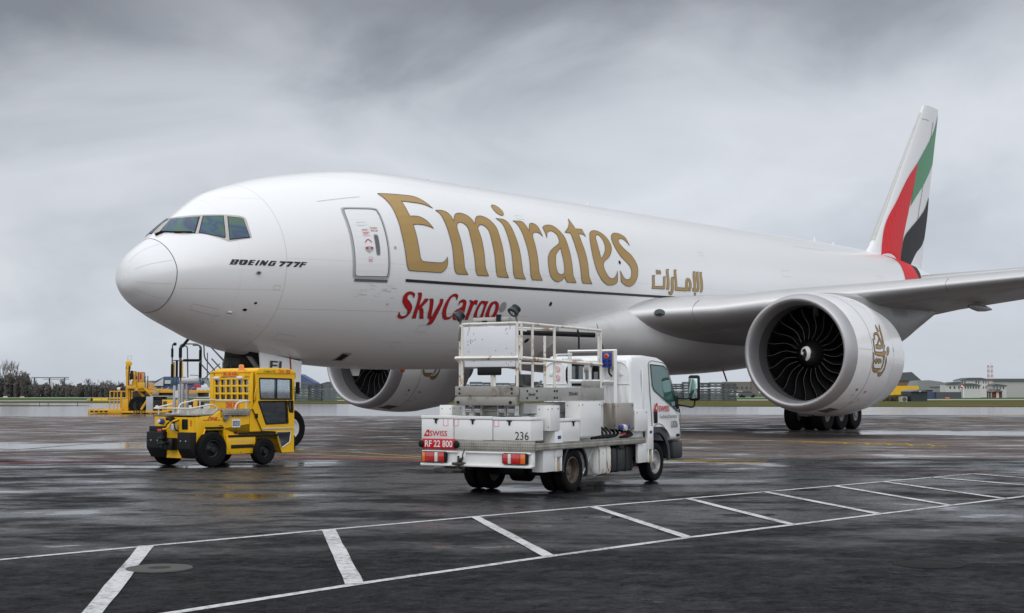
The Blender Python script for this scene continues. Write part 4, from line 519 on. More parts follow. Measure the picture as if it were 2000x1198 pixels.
def fus(x, th):                       # skin of the fuselage; th = 0 on the near (port) side, pi/2 on the crown
    s = math.sqrt(max(x, 0)); a, b, w_, c = fTOP(s), fBOT(s), fHW(s), fZC(s)
    si, co = math.sin(th), math.cos(th); e = 2/fPU(s) if si > 0 else 1.
    y = -w_*math.copysign(abs(co)**e, co); z = c + ((a-c)*abs(si)**e if si > 0 else (c-b)*si)
    xx = x + X0*math.exp(-x/1.5)
    return (xx*math.cos(PA), y, ZN + z + xx*math.sin(PA))
def fus_m(x, th): return fus(x, math.pi-th)
def skin_mat():
    m = bpy.data.materials.new('fuselage_white'); m.use_nodes = True; t = m.node_tree; b = t.nodes['Principled BSDF']
    tc = N(t, 'ShaderNodeTexCoord'); P = tc.outputs['Object']; s = N(t, 'ShaderNodeSeparateXYZ'); t.links.new(P, s.inputs[0])
    x, y, z = s.outputs; zb = math_(t, 'SUBTRACT', z, math_(t, 'MULTIPLY', x, PA))
    lines = None
    def add(v):
        nonlocal lines; lines = v if lines is None else math_(t, 'MAXIMUM', lines, v)
    def ln(c, at_, w_, k=1): return math_(t, 'MULTIPLY', math_(t, 'SUBTRACT', 1, smooth(t, math_(t, 'ABSOLUTE', math_(t, 'SUBTRACT', c, at_)), w_*.4, w_)), k)
    for xa, w_, k in ((3.83, .016, .55), (7.75, .01, .14), (9.9, .010, .12), (12.0, .012, .2), (14.6, .01, .12), (17.5, .012, .24), (20.4, .01, .12), (23.5, .012, .2), (26.6, .01, .12), (33, .01, .14), (39.2, .01, .14), (45.5, .01, .2), (2.6, .010, .2), (29.5, .012, .12), (36, .012, .12), (42.5, .012, .15), (48.6, .014, .3)): add(ln(x, xa, w_, k))
    for za, x0, x1, k in ((ZN-.06, 3.83, 30, .35), (ZN+2.55, 6, 46, .18), (ZN-1.42, 3.83, 14.5, .55), (ZN-.93, 1.2, 3.83, .4), (ZN+1.62, 2.9, 3.83, .3), (ZN-2.3, 8, 40, .2)):
        g = math_(t, 'MULTIPLY', math_(t, 'GREATER_THAN', x, x0), math_(t, 'LESS_THAN', x, x1)); add(math_(t, 'MULTIPLY', ln(zb, za, .012, k), g))
    # streaks of grime running aft and down
    mp = N(t, 'ShaderNodeMapping'); mp.inputs['Scale'].default_value = (.25, 1, 2.2); t.links.new(P, mp.inputs[0])
    gr = smooth(t, noise(t, mp.outputs[0], .9, 5, .55, .1), .50, .85)
    sc = math_(t, 'MULTIPLY', math_(t, 'SUBTRACT', 1, smooth(t, math_(t, 'ABSOLUTE', math_(t, 'SUBTRACT', zb, ZN-.88)), .1, .32)), math_(t, 'SUBTRACT', 1, smooth(t, math_(t, 'ABSOLUTE', math_(t, 'SUBTRACT', x, 7.0)), .5, 1.1)))
    mp2 = N(t, 'ShaderNodeMapping'); mp2.inputs['Scale'].default_value = (1.2, 1, 9); t.links.new(P, mp2.inputs[0])
    scf = math_(t, 'MULTIPLY', sc, smooth(t, noise(t, mp2.outputs[0], 1.4, 6, .7), .52, .62))
    bel = math_(t, 'MULTIPLY', smooth(t, math_(t, 'MULTIPLY', zb, -1), -(ZN-1.3), -(ZN-2.7)), .10)      # grey-brown tone, stronger towards the belly
    col = mixc(t, math_(t, 'MULTIPLY', gr, .10), (.82, .825, .83), (.52, .50, .46))
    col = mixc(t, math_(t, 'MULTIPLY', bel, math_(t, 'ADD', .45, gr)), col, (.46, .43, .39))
    col = mixc(t, math_(t, 'MULTIPLY', scf, .55), col, (.22, .21, .19))
    col = mixc(t, math_(t, 'MULTIPLY', lines, .6), col, (.18, .18, .18))
    t.links.new(col, b.inputs['Base Color']); t.links.new(math_(t, 'ADD', .28, math_(t, 'MULTIPLY', gr, .0)), b.inputs['Roughness'])
    b.inputs['Coat Weight'].default_value = .35; b.inputs['Coat Roughness'].default_value = .1
    return m
SKIN = skin_mat()
WINGG = pbr('wing_grey', (.40, .41, .42), .38, var=.12, vscale=.8, dirt=(.27, .265, .26), dscale=.8, dlo=.5, dhi=.8)
SLAT = pbr('polished_leading_edge', (.56, .56, .565), .46, metal=.75, var=.12, vscale=2)
LIP = pbr('polished_inlet_lip', (.47, .465, .48), .48, metal=.7, var=.1, vscale=3)
NACW = pbr('nacelle_white', (.86, .86, .865), .24, var=.06, dirt=(.58, .56, .53), dscale=1.0, dlo=.6, dhi=.9, coat=.4)
PYL = pbr('pylon_grey', (.35, .355, .35), .4, var=.15, dirt=(.25, .24, .22), dlo=.55, dhi=.8)
FAIR = pbr('wing_body_fairing', (.60, .60, .60), .32, var=.1, vscale=.6, dirt=(.42, .40, .37), dscale=.7, dlo=.5, dhi=.85, coat=.2)
GOLD = pbr('gold_lettering', (.43, .275, .095), .35, metal=.25, var=.08, vscale=1)
GOLDE = pbr('gold_edge', (.10, .065, .03), .5)
CRED = pbr('crimson_lettering', (.50, .006, .012), .32, var=.08)
AIR = thing('cargo_aeroplane', 'white twin engined freighter with gold lettering on its side and a striped tail', 'aeroplane', (0, 0, 0))
# fuselage skin
bm = nb(); st = [62.9*(i/34)**2.2*.09 for i in range(35)]; st += [st[-1]+(62.9-st[-1])*(i+1)/75 for i in range(75)]
nth = 120; rings = []
tip = bm.verts.new(fus(0, 0))
for x in st[1:]: rings.append([bm.verts.new(fus(x, 2*math.pi*j/nth)) for j in range(nth)])
for j in range(nth): bm.faces.new((tip, rings[0][j], rings[0][(j+1) % nth]))
for q, s in zip(rings, rings[1:]):
    for j in range(nth): bm.faces.new((q[j], q[(j+1) % nth], s[(j+1) % nth], s[j]))
bm.faces.new(rings[-1])
FUS = obj('fuselage', bm, SKIN, AIR, ang=60)
def decal(name, polys, S, off, mat, parent, step=.25, seg=5, k=3.1, both=None):
    bm = nb(); patch(bm, polys, S, off, step, seg, k)
    if both: patch(bm, polys, both, -off, step, seg, k)
    return obj(name, bm, mat, parent, ang=60, recalc=False)
def seamline(name, pts, S, wd, off, mat, parent):       # thin groove or painted rule following the skin
    bm = nb(); prev = None
    for i, (a, b) in enumerate(pts):
        p = Vector(S(a, b)); p2 = Vector(S(*pts[min(i+1, len(pts)-1)])); p1 = Vector(S(*pts[max(i-1, 0)])); d = (p2-p1).normalized()
        h = 1e-3; da = Vector(S(a+h, b))-p; db = Vector(S(a, b+h))-p; nn_ = da.cross(db).normalized(); sd_ = d.cross(nn_).normalized()
        q = (bm.verts.new(p+sd_*wd/2+nn_*off), bm.verts.new(p-sd_*wd/2+nn_*off))
        if prev: bm.faces.new((prev[0], prev[1], q[1], q[0]))
        prev = q
    return obj(name, bm, mat, parent, ang=60, recalc=False)
DD = json.loads(TRACE)
for key, nm, mt in (('title', 'title_letter', GOLD), ('sub', 'title_letter', CRED), ('arabic', 'title_letter', GOLD)):
    for L_, polys in DD[key].items():
        if L_ in ('d1', 'd2', 'dot', 'hz'): nm2 = 'letter_mark'
        else: nm2 = nm
        decal(nm2, polys, fus, .012 if key != 'arabic' else .014, mt, FUS, .3 if key == 'title' else .15)
for L_, polys in DD['type'].items(): decal('type_letter', polys, fus, .010, TXTB, FUS, .1)
# dark keyline round the gold letters
for key, wd in (('title', .018), ('arabic', .02), ('sub', .014)):
    bm = nb()
    for polys in DD[key].values():
        for P in polys:
            Q = catmull(P, seg=5); V = []
            for i, (a, b) in enumerate(Q):
                p = Vector(fus(a, b)); d = (Vector(fus(*Q[(i+1) % len(Q)]))-Vector(fus(*Q[i-1])))
                if d.length < 1e-6: continue
                d.normalize(); h = 1e-3; nn_ = (Vector(fus(a+h, b))-p).cross(Vector(fus(a, b+h))-p).normalized(); sd_ = d.cross(nn_)
                V.append((bm.verts.new(p+sd_*wd/2+nn_*.017), bm.verts.new(p-sd_*wd/2+nn_*.017)))
            for a, b in zip(V, V[1:]+V[:1]): bm.faces.new((a[0], a[1], b[1], b[0]))
    obj('letter_keyline', bm, GOLDE if key != 'sub' else pbr('crimson_edge', (.12, .004, .006), .4), FUS, recalc=False)
seamline('cheatline', [(8.01+i*.5, -.172+.0004*i) for i in range(35)], fus, .085, .012, TXTB, FUS)
# radome
RAD = pbr('radome_white', (.79, .80, .815), .36, var=.05, dirt=(.62, .62, .62), dscale=.9, dlo=.6, dhi=.9)
bm = nb(); stn = [0.0] + [.93*((i+1)/14)**1.7 for i in range(14)]; rings = []
def rado(x, th, off=.006):
    h = 1e-3; p = Vector(fus(max(x, 1e-4), th)); n_ = (Vector(fus(max(x, 1e-4)+h, th))-p).cross(Vector(fus(max(x, 1e-4), th+h))-p)
    return p + n_.normalized()*off if n_.length > 1e-12 else p + Vector((-off, 0, 0))
tip = bm.verts.new(Vector(fus(0, 0))-Vector((.006, 0, 0)))
for x in stn[2:]: rings.append([bm.verts.new(rado(x*1.0 if x < .9 else .93-.05*math.sin(0), 2*math.pi*j/72)) for j in range(72)])
for j in range(72): bm.faces.new((tip, rings[0][j], rings[0][(j+1) % 72]))
for q, s in zip(rings, rings[1:]):
    for j in range(72): bm.faces.new((q[j], q[(j+1) % 72], s[(j+1) % 72], s[j]))
RADO = obj('radome', bm, RAD, AIR, ang=60)
SEAM = pbr('panel_gap', (.09, .09, .09), .6)
seamline('radome_seam', [(.935, 2*math.pi*i/96) for i in range(97)], fus, .02, .008, SEAM, RADO)
STRIP = pbr('lightning_strip', (.60, .61, .62), .4)
for th_ in (.42, -.30, -.75, 1.05): seamline('lightning_strip', [(.12+.76*i/8, th_*(1.25-.25*i/8)) for i in range(9)], fus, .009, .012, STRIP, RADO)
# cockpit glazing
FRM = pbr('windscreen_frame', (.47, .45, .42), .45)
GLZ = None
def glaze():
    m = bpy.data.materials.new('coated_windscreen'); m.use_nodes = True; t = m.node_tree; b = t.nodes['Principled BSDF']; tc = N(t, 'ShaderNodeTexCoord'); P = tc.outputs['Object']
    n_ = noise(t, P, .8, 2, .5, .9)     # thin-film heater coating: bands of blue, violet and green
    c = ramp(t, n_, [(.30, (.10, .14, .09)), (.41, (.06, .14, .12)), (.47, (.045, .11, .15)), (.51, (.05, .065, .14)), (.55, (.05, .12, .12)), (.66, (.11, .14, .08))])
    t.links.new(c, b.inputs['Base Color']); b.inputs['Roughness'].default_value = .08; b.inputs['Metallic'].default_value = .1; b.inputs['Specular IOR Level'].default_value = .3; b.inputs['Coat Weight'].default_value = .3; b.inputs['Coat Roughness'].default_value = .03
    return m
GLZ = glaze()
W_ = DD['win']
def clip(P, hi=1.562): return [(a, min(b, hi), c) for a, b, c in P]
frame = clip(W_['frame'][0]); frame[0] = (1.72, 1.562, 1); frame[-1] = (1.45, 1.562, 0); frame[-2] = (1.14, 1.562, 1)
FRAME = decal('windscreen_frame', [frame], fus, .006, FRM, AIR, .12, 4, 2.0, both=fus_m)
for k_ in ('g1', 'g2', 'g3'):
    P = clip(W_[k_][0], 1.50)
    cx_, cy_ = sum(p[0] for p in P)/len(P), sum(p[1] for p in P)/len(P)
    big = [(cx_+(a-cx_)*1.07, cy_+(b-cy_)*1.07, c) for a, b, c in P]
    for S_, sg in ((fus, 1), (fus_m, -1)):
        g = decal('cockpit_window', [P], S_, sg*.016, GLZ, FRAME, .12, 4, 2.0)
        decal('window_seal', [big], S_, sg*.011, BLK, FRAME, .12, 4, 2.0)
def stick(bm, S, pts, r, off=.04):
    tube(bm, [tuple(rado(a, b, off)) for a, b in pts], r, 6)
bm = nb(); stick(bm, fus, [(1.20, 1.30), (1.38, 1.02), (1.66, .84)], .017); stick(bm, fus, [(1.06, 1.42), (1.20, 1.30)], .035); obj('wiper', bm, BLK, FRAME)
bm = nb(); stick(bm, fus_m, [(1.20, 1.30), (1.38, 1.02), (1.66, .84)], -.017 if False else .017); stick(bm, fus_m, [(1.06, 1.42), (1.20, 1.30)], .035); obj('wiper', bm, BLK, FRAME)
# crew door
door = [(a, b, 0) for a, b, c in [(5.97, -.09, 0), (5.95, .1, 0), (5.95, .3, 0), (5.96, .5, 0), (5.985, .585, 0), (6.07, .617, 0), (6.6, .605, 0), (7.22, .585, 0), (7.31, .545, 0), (7.325, .45, 0), (7.325, .25, 0), (7.33, .05, 0), (7.335, -.09, 0), (7.31, -.15, 0), (7.23, -.168, 0), (6.6, -.17, 0), (6.08, -.170, 0), (5.995, -.15, 0)]]
cx_, cy_ = 6.645, .22
inn = [(cx_+(a-cx_)*.905, cy_+(b-cy_)*.945, c) for a, b, c in door]
DFR = pbr('door_surround', (.42, .43, .43), .4, metal=.3); DSK = pbr('door_skin', (.81, .815, .82), .25, var=.05, coat=.3)
DOOR = decal('crew_door', [inn], fus, .012, DSK, AIR, .2)
decal('door_surround', [door, inn], fus, .022, DFR, DOOR, .15)
decal('door_gap', [[(cx_+(a-cx_)*.925, cy_+(b-cy_)*.957, c) for a, b, c in door], [(cx_+(a-cx_)*.895, cy_+(b-cy_)*.94, c) for a, b, c in door]], fus, .024, SEAM, DOOR, .15)
decal('door_sill', [[(6.05, -.178, 1), (7.28, -.178, 1), (7.28, -.205, 1), (6.05, -.205, 1)]], fus, .02, DGREY, DOOR, .1)
dw = [(6.82, .27, 0), (6.90, .275, 0), (6.95, .26, 0), (6.955, .15, 0), (6.94, .075, 0), (6.86, .07, 0), (6.82, .09, 0), (6.81, .2, 0)]
DWG = pbr('porthole_dark', (.10, .105, .105), .12, var=.1, coat=.6)
decal('door_window', [dw], fus, .020, DWG, DOOR, .1); decal('window_rim', [[(6.885+(a-6.885)*1.2, .172+(b-.172)*1.1, c) for a, b, c in dw]], fus, .016, DFR, DOOR, .1)
decal('door_handle', [[(6.42, .155, 1), (6.56, .16, 1), (6.68, .155, 1), (6.70, .115, 1), (6.60, .105, 1), (6.56, .09, 1), (6.50, .105, 1), (6.42, .115, 1)]], fus, .026, DFR, DOOR, .1)
for a0 in (6.43, 6.61): decal('handle_marker', [[(a0, .150, 1), (a0+.09, .150, 1), (a0+.09, .128, 1), (a0, .128, 1)]], fus, .029, CRED, DOOR, .1)
def box_outline(name, a0, a1, b0, b1, mat, wd=.010): return seamline(name, [(a0, b0), (a1, b0), (a1, b1), (a0, b1), (a0, b0-.002)], fus, wd, .022, mat, DOOR)
PKR = pbr('faded_red_print', (.62, .22, .23), .5); PKG = pbr('faded_grey_print', (.55, .55, .55), .5)
box_outline('placard', 6.42, 6.66, .345, .312, PKR); box_outline('placard', 6.42, 6.66, .305, .272, PKR); box_outline('placard', 6.30, 6.66, .425, .39, PKG); box_outline('placard', 6.52, 6.66, .045, -.005, PKR)
seamline('swing_arrow', [(6.44+.24*i/10, .20+.032*math.sin(math.pi*i/10)) for i in range(11)], fus, .028, .022, CRED, DOOR)
def door_text(s, x, th, h, mat, wd):
    p = rado(x, th, .024); ux = Vector(fus(x+.1, th))-Vector(fus(x, th)); uy = Vector(fus(x, th+.03))-Vector(fus(x, th)); return text('placard_lettering', s, p, ux, uy, h, mat, DOOR, width=wd)
door_text('EXIT', 6.535, -.001, .055, CRED, .11); door_text('Emirates', 6.74, .345, .07, GOLD, .26); door_text('SkyCargo', 6.74, .312, .07, CRED, .26); door_text('PULL', 6.45, .325, .05, PKR, .17); door_text('LIFT', 6.45, .284, .05, PKR, .17)
# small fittings on the skin
for a, b, r_, m_ in ((7.577, .148, .05, DFR), (3.012, -.119, .075, DFR), (2.919, -.635, .06, BLK), (3.129, -.52, .045, BLK), (15.54, -.32, .075, DARK), (12.93, -.38, .17, DFR), (19.815, .2065, .07, DARK), (7.5, -.42, .03, DFR), (14.6, -.78, .10, DARK), (15.2, -.78, .10, DARK)):
    bm = nb(); patch(bm, [[(a+r_*math.cos(q*.6283), b+r_*math.sin(q*.6283)/3.0, 0) for q in range(10)]], fus, .012, .2, 3); obj('skin_sensor', bm, m_, FUS, recalc=False)
bm = nb(); p = rado(3.012, -.119, 0); n_ = rado(3.012, -.119, 1)-p; tube(bm, [p, p+n_*.12], [.03, .015], 10); obj('angle_vane', bm, BLKM, FUS)
decal('outflow_vent', [[(7.20, -1.245, 1), (7.13, -1.10, 1), (7.40, -1.108, 1), (7.45, -1.235, 1)]], fus, .014, DARK, FUS, .1)
decal('vent_frame', [[(7.14, -1.27, 1), (7.08, -1.075, 1), (7.46, -1.075, 1), (7.56, -1.255, 1)], [(7.20, -1.245, 1), (7.13, -1.10, 1), (7.40, -1.108, 1), (7.45, -1.235, 1)]], fus, .010, DFR, FUS, .1)
for th_, x_ in ((-.72, 2.62),):
    bm = nb(); p = rado(x_, th_, .0); n_ = (rado(x_, th_, 1)-p); tube(bm, [p, p+n_*.14, p+n_*.16-Vector((.22, 0, 0))], .014, 6); box(bm, p.x-.12, p.x+.12, p.y-.012, p.y+.03, p.z-.03, p.z+.03, .01); obj('pitot_probe', bm, ALU, FUS)
bm = nb(); p = Vector(fus(13.0, 1.66)); lathe(bm, [(-.02, .16), (.06, .14), (.13, .08), (.15, .01)], p, 'Z', 16); obj('beacon', bm, REDL, FUS)
for x_, h_ in ((22.3, .18), (43.6, .26), (46.0, .22)):
    bm = nb(); p = Vector(fus(x_, 1.571)); prism(bm, [(0, -.05), (.30, -.05), (.27, h_), (.18, h_)], lambda a, b: (p.x+a, -.015, p.z+b), lambda a, b: (p.x+a, .015, p.z+b)); obj('blade_antenna', bm, SKIN, FUS)
bm = nb(); p = Vector(fus(8.9, -1.571)); prism(bm, [(0, .05), (.5, .05), (.4, -.22), (.15, -.22)], lambda a, b: (p.x+a, -.02, p.z+b), lambda a, b: (p.x+a, .02, p.z+b)); obj('belly_antenna', bm, SKIN, FUS)
bm = nb(); p = Vector(fus(11.4, -1.571)); lathe(bm, [(.02, .10), (-.06, .085), (-.10, .03)], p, 'Z', 14); obj('belly_beacon', bm, ORL, FUS)
def hatch(x0, x1, t0, t1, wd=.010, m_=None): seamline('access_panel', [(x0, t0), (x1, t0), (x1, t1), (x0, t1), (x0, t0-.001)], fus, wd, .006, m_ or PKG, FUS)
HLN = pbr('hatch_line', (.40, .40, .40), .5)
for q_ in ((1.55, 2.25, -.72, -.86), (2.3, 3.6, -.83, -.99), (3.5, 3.7, -.28, -.33), (4.3, 4.9, -.9, -1.0), (9.2, 9.7, -.62, -.70), (17.3, 17.6, -.52, -.56), (18.4, 18.7, -.55, -.59), (11.6, 12.3, -.95, -1.06), (14.2, 14.6, .62, .67), (26.2, 26.6, .42, .47), (33.5, 34.3, .25, .34), (8.6, 8.9, -.85, -.92)): hatch(*q_, m_=HLN)
hatch(36.8, 40.5, -.15, .86, .014, HLN); hatch(45.2, 46.2, -.15, .42, .014, HLN)
seamline('panel_rule', [(5.35+.2*i, .735+.002*i) for i in range(9)], fus, .016, .008, PKG, FUS)
# ---------------- wings
def foil(n=22):
    """unit section, upper then lower surface: [(x, z)] with a rounded nose"""
    xs = [.5*(1-math.cos(math.pi*i/n)) for i in range(n+1)]
    th = lambda x: 5*(.2969*math.sqrt(x)-.126*x-.3516*x*x+.2843*x**3-.1030*x**4)
    up = [(x, th(x)) for x in xs]; lo = [(x, -th(x)) for x in xs]
    return up[::-1] + lo[1:-1]
FO = foil()
def wing(sec, name, sgn, mats, parent):
    """sections (y, xLE, zLE, chord, t/c, twist deg)"""
    D = []
    for a, b in zip(sec, sec[1:]):
        k = max(2, int(abs(b[0]-a[0])/1.2))
        for i in range(k): D.append([a[j]+(b[j]-a[j])*i/k for j in range(6)])
    D.append(list(sec[-1])); bm = nb(); rings = []
    for y, xl, zl, c, tcx, tw in D:
        r_ = R(tw); ring = []
        for fx, fz in FO:
            x, z = fx*c, fz*tcx*c + .02*c*math.sin(math.pi*fx)
            ring.append(bm.verts.new((xl + x*math.cos(r_) + z*math.sin(r_), sgn*y, zl - x*math.sin(r_) + z*math.cos(r_))))
        rings.append(ring)
    n = len(FO)
    for q, s in zip(rings, rings[1:]):
        for j in range(n):
            f = bm.faces.new((q[j], q[(j+1) % n], s[(j+1) % n], s[j]))
            fx = min(FO[j][0], FO[(j+1) % n][0])
            if len(mats) > 1 and fx < .085 : f.material_index = 1
    bm.faces.new(rings[-1]); bm.faces.new(rings[0])
    return obj(name, bm, mats, parent, ang=50)
WS = [(2.3, 19.75, 4.18, 15.0, .125, 4.0), (3.7, 20.95, 4.38, 13.6, .125, 3.6), (5.64, 22.25, 4.52, 12.0, .122, 3.2), (7.0, 23.15, 4.74, 10.9, .118, 2.6), (10.4, 25.5, 5.16, 8.9, .105, 1.6), (14.7, 28.5, 5.68, 7.2, .10, .9), (20, 32.1, 6.35, 5.6, .098, 0), (26, 36.2, 7.15, 3.8, .095, -1), (30.5, 39.3, 7.8, 2.6, .09, -1.5), (32.4, 41.6, 8.05, .8, .09, -1.5)]
WNG = {}
for sg, nm in ((-1, 'wing'), (1, 'wing')):
    wg = wing(WS, nm, sg, [WINGG, SLAT], AIR); WNG[sg] = wg
    # flap track fairings
    for y, x_, z_, L_ in ((11.7, 33.2, 5.03, 2.8), (17.0, 35.6, 5.8, 2.6), (21.0, 37.4, 6.4, 2.2)):
        bm = nb(); prof = [(-.02*L_, .02), (0, .06), (.15*L_, .11), (.4*L_, .16), (.7*L_, .12), (L_, .03)]
        lathe(bm, prof, (x_-L_*.55, sg*y, z_-.15), 'X', 16); obj('flap_fairing', bm, WINGG, wg)
    # slat joints
    for y in (4.9, 12.4, 17.6):
        k = [s for s in WS if s[0] <= y][-1]; k2 = [s for s in WS if s[0] > y][0]; f_ = (y-k[0])/(k2[0]-k[0]); s = [k[i]+(k2[i]-k[i])*f_ for i in range(6)]
        bm = nb(); pts = []
        for fx, fz in [q for q in FO if q[0] < .07]:
            x, z = fx*s[3], fz*s[4]*s[3]+.02*s[3]*math.sin(math.pi*fx); pts.append((s[1]+x-.004, sg*y, s[2]-x*math.sin(R(s[5]))+z*1.02))
        tube(bm, pts, .006, 5); obj('slat_joint', bm, SEAM, wg)
# landing light in the root of the leading edge
for sg in (-1, 1):
    bm = nb(); lathe(bm, [(0, .15), (.03, .145), (.05, .01)], (0, 0, 0), 'Z', 24)
    M = Matrix.Translation((21.09, sg*3.93, 4.42)) @ Vector((-.82, sg*.56, .05)).to_track_quat('Z', 'Y').to_matrix().to_4x4() @ Matrix.Diagonal((1.35, .9, 1, 1))
    for v in bm.verts: v.co = M @ v.co
    ll = obj('landing_light', bm, pbr('landing_light_glass', (.02, .03, .028), .08, coat=1), WNG[sg])
# wing-body fairing
def fair(x, th, sg=-1):
    u = min(max((x-16.6)/(38.5-16.6), 0), 1); e = max(0, math.sin(math.pi*min(1, u*1.12+.0)))**.6 if u < .45 else max(0, math.cos((u-.45)/.55*math.pi/2))**.7
    sh = math.exp(-((u-.26)/.17)**2)
    hw = 2.55+.98*e+.16*sh; zt = -1.55+.35*e+.95*sh; zb_ = -2.80-.68*e
    a = math.cos(th); b = math.sin(th); p = 2.1+.5*e
    r_ = (abs(a)**p + abs(b)**p)**(-1/p); zc_ = -1.80
    return Vector((x, hw*a*r_, ZN + zc_ + (b*r_*(zc_-zb_) if b < 0 else b*r_*(zt-zc_)) + x*PA))
bm = nb(); rings = []
for i in range(61):
    x = 16.6+21.9*i/60; rings.append([bm.verts.new(fair(x, 2*math.pi*j/72)) for j in range(72)])
for q, s in zip(rings, rings[1:]):
    for j in range(72): bm.faces.new((q[j], q[(j+1) % 72], s[(j+1) % 72], s[j]))
bm.faces.new(rings[0]); bm.faces.new(rings[-1])
obj('wing_body_fairing', bm, FAIR, AIR, ang=60)
# ---------------- tail
FINW = pbr('fin_white', (.76, .765, .77), .3, var=.06, dirt=(.58, .58, .57), dscale=.9, dlo=.6, dhi=.9)
def fin_half(x, z):
    t_ = min(max((z-9.0)/(18.85-9.0), 0), 1); xl = 50.7+(60.05-50.7)*t_; xt = 59.3+(62.75-59.3)*t_; c = xt-xl; f_ = min(max((x-xl)/c, 0), 1)
    return 5*.10*c*(.2969*math.sqrt(f_)-.126*f_-.3516*f_*f_+.2843*f_**3-.1030*f_**4)
bm = nb(); rings = []; nz = 24
for i in range(nz+1):
    t_ = i/nz; z = 8.2+(18.85-8.2)*t_; tt = (z-9)/(9.85); xl = 50.7+(60.05-50.7)*tt; xt = 59.3+(62.75-59.3)*tt
    if z < 9.6: xl -= (9.6-z)*.5
    ring = []
    for fx, fz in FO:
        x = xl+fx*(xt-xl); ring.append(bm.verts.new((x, fz*.10*(xt-xl), z + (fx*.12 if i == nz else 0))))
    rings.append(ring)
n = len(FO)
for q, s in zip(rings, rings[1:]):
    for j in range(n): bm.faces.new((q[j], q[(j+1) % n], s[(j+1) % n], s[j]))
bm.faces.new(rings[-1]); bm.faces.new(rings[0])
FIN = obj('tail_fin', bm, FINW, AIR, ang=50)
FCOL = {'red': pbr('flag_red', (.66, .006, .014), .45, var=.06, spec=.3), 'green': pbr('flag_green', (.004, .22, .062), .35, var=.06), 'black': pbr('flag_black', (.012, .0125, .015), .5, var=.1, spec=.2)}
for k_, polys in DD['fin'].items():
    bm = nb(); poly = polys[0]
    if k_ != 'green': poly = [(a + (.55 if b < 9.4 and False else 0), b - (.25 if b < 9.4 else 0), c) for a, b, c in poly]
    patch(bm, [poly], lambda a, b: (a, -fin_half(a, b), b), -.03 if False else .03, .5, 5, 1.0); patch(bm, [poly], lambda a, b: (a, fin_half(a, b), b), -.03, .5, 5, 1.0)
    obj('flag_stripe', bm, FCOL[k_], FIN, recalc=False, ang=60)
def finpt(f_, z, sg=-1):
    tt = (z-9)/9.85; xl = 50.7+9.35*tt; xt = 59.3+3.45*tt; x = xl+f_*(xt-xl); return Vector((x, sg*(fin_half(x, z)+.018), z))
bm = nb()
for f_ in (.70,): tube(bm, [finpt(f_, 9.6+.4*i) for i in range(22)], .012, 4)
tube(bm, [finpt(.1, 17.9), finpt(.4, 17.95)], .012, 4); obj('rudder_gap', bm, SEAM, FIN)
bm = nb()
rg = []
for i in range(13):
    z = 9.9+8.4*i/12; pts = [finpt(f_, z, -1) for f_ in (.010, .006, .003, .0005)] + [finpt(f_, z, 1) for f_ in (.0005, .01, .03, .07)]
    rg.append([bm.verts.new(p-Vector((.012, 0, 0))) for p in pts])
for q, s in zip(rg, rg[1:]):
    for j in range(len(q)-1): bm.faces.new((q[j], q[j+1], s[j+1], s[j]))
obj('fin_leading_edge', bm, LGREY, FIN, ang=60)
# red stripe carried down onto the rear fuselage
decal('flag_stripe', [[(51.6, 1.55, 1), (51.7, 1.25, 0), (51.2, .95, 0), (50.3, .65, 0), (49.5, .36, 0), (48.9, .1, 1), (51.9, .1, 1), (52.5, .40, 0), (53.2, .75, 0), (54.3, 1.1, 0), (55.0, 1.55, 1)]], fus, .02, FCOL['red'], FUS, .4)
decal('flag_stripe', [[(55.0, 1.55, 1), (54.3, 1.1, 0), (53.2, .75, 0), (52.5, .40, 1), (53.4, .52, 0), (54.6, .85, 0), (56.6, 1.3, 1)]], fus, .018, FCOL['black'], FUS, .4)
for sg in (-1, 1):
    wing([(.9, 52.3, 7.55, 7.2, .10, 0), (10.7, 59.9, 8.75, 2.3, .09, 0)], 'tailplane', sg, [WINGG, SLAT], AIR)
bm = nb(); lathe(bm, [(-.1, .22), (.25, .17), (.2, .12)], fus(62.9, 0) if False else (62.85, 0, ZN+1.3+62.9*PA), 'X', 16); obj('exhaust_outlet', bm, DGREY, AIR)
# ---------------- engines
EX, EZ = 20.617, 2.87
NX = [-.56, -.4, -.2, 0, .6, 1.2, 1.9, 2.6, 3.3, 4.0, 4.6]; NR = [1.789, 1.901, 1.948, 1.982, 2.041, 2.081, 2.11, 2.094, 2.01, 1.915, 1.83]
fNR = pchip(NX, NR)
def blade_mesh():
    bm = nb(); rings = []
    for i in range(13):
        f_ = i/12; r_ = .50+1.07*f_; sw = .05*math.sin(f_*math.pi*1.15)-.06*f_*f_; tw = R(14+38*f_); ch = .40+.16*math.sin(f_*2.4); ring = []
        ang0 = -.055*math.sin(f_*math.pi*1.9)+.10*f_*f_
        for s_ in (-.5, -.2, .2, .5):
            for tk in (1,):
                ax = s_*ch*math.cos(tw)+sw; tg = s_*ch*math.sin(tw)/r_
                a_ = ang0+tg; ring.append((ax, r_*math.sin(a_), r_*math.cos(a_)))
        rings.append(ring)
    V = [[bm.verts.new(p) for p in ring] for ring in rings]; W2 = [[bm.verts.new((p[0]+.018, p[1], p[2])) for p in ring] for ring in rings]
    for A2, flip in ((V, 0), (W2, 1)):
        for q, s in zip(A2, A2[1:]):
            for j in range(3): bm.faces.new((q[j], q[j+1], s[j+1], s[j]))
    for q, s, q2, s2 in zip(V, V[1:], W2, W2[1:]):
        bm.faces.new((q[0], s[0], s2[0], q2[0])); bm.faces.new((q[3], s[3], s2[3], q2[3]))
    return bm
BLADE = pbr('fan_blade_composite', (.0045, .0045, .005), .55, var=.3, vscale=4, spec=.15); BEDGE = pbr('titanium_edge', (.13, .13, .135), .45, metal=.5, var=.8, vscale=2.5)
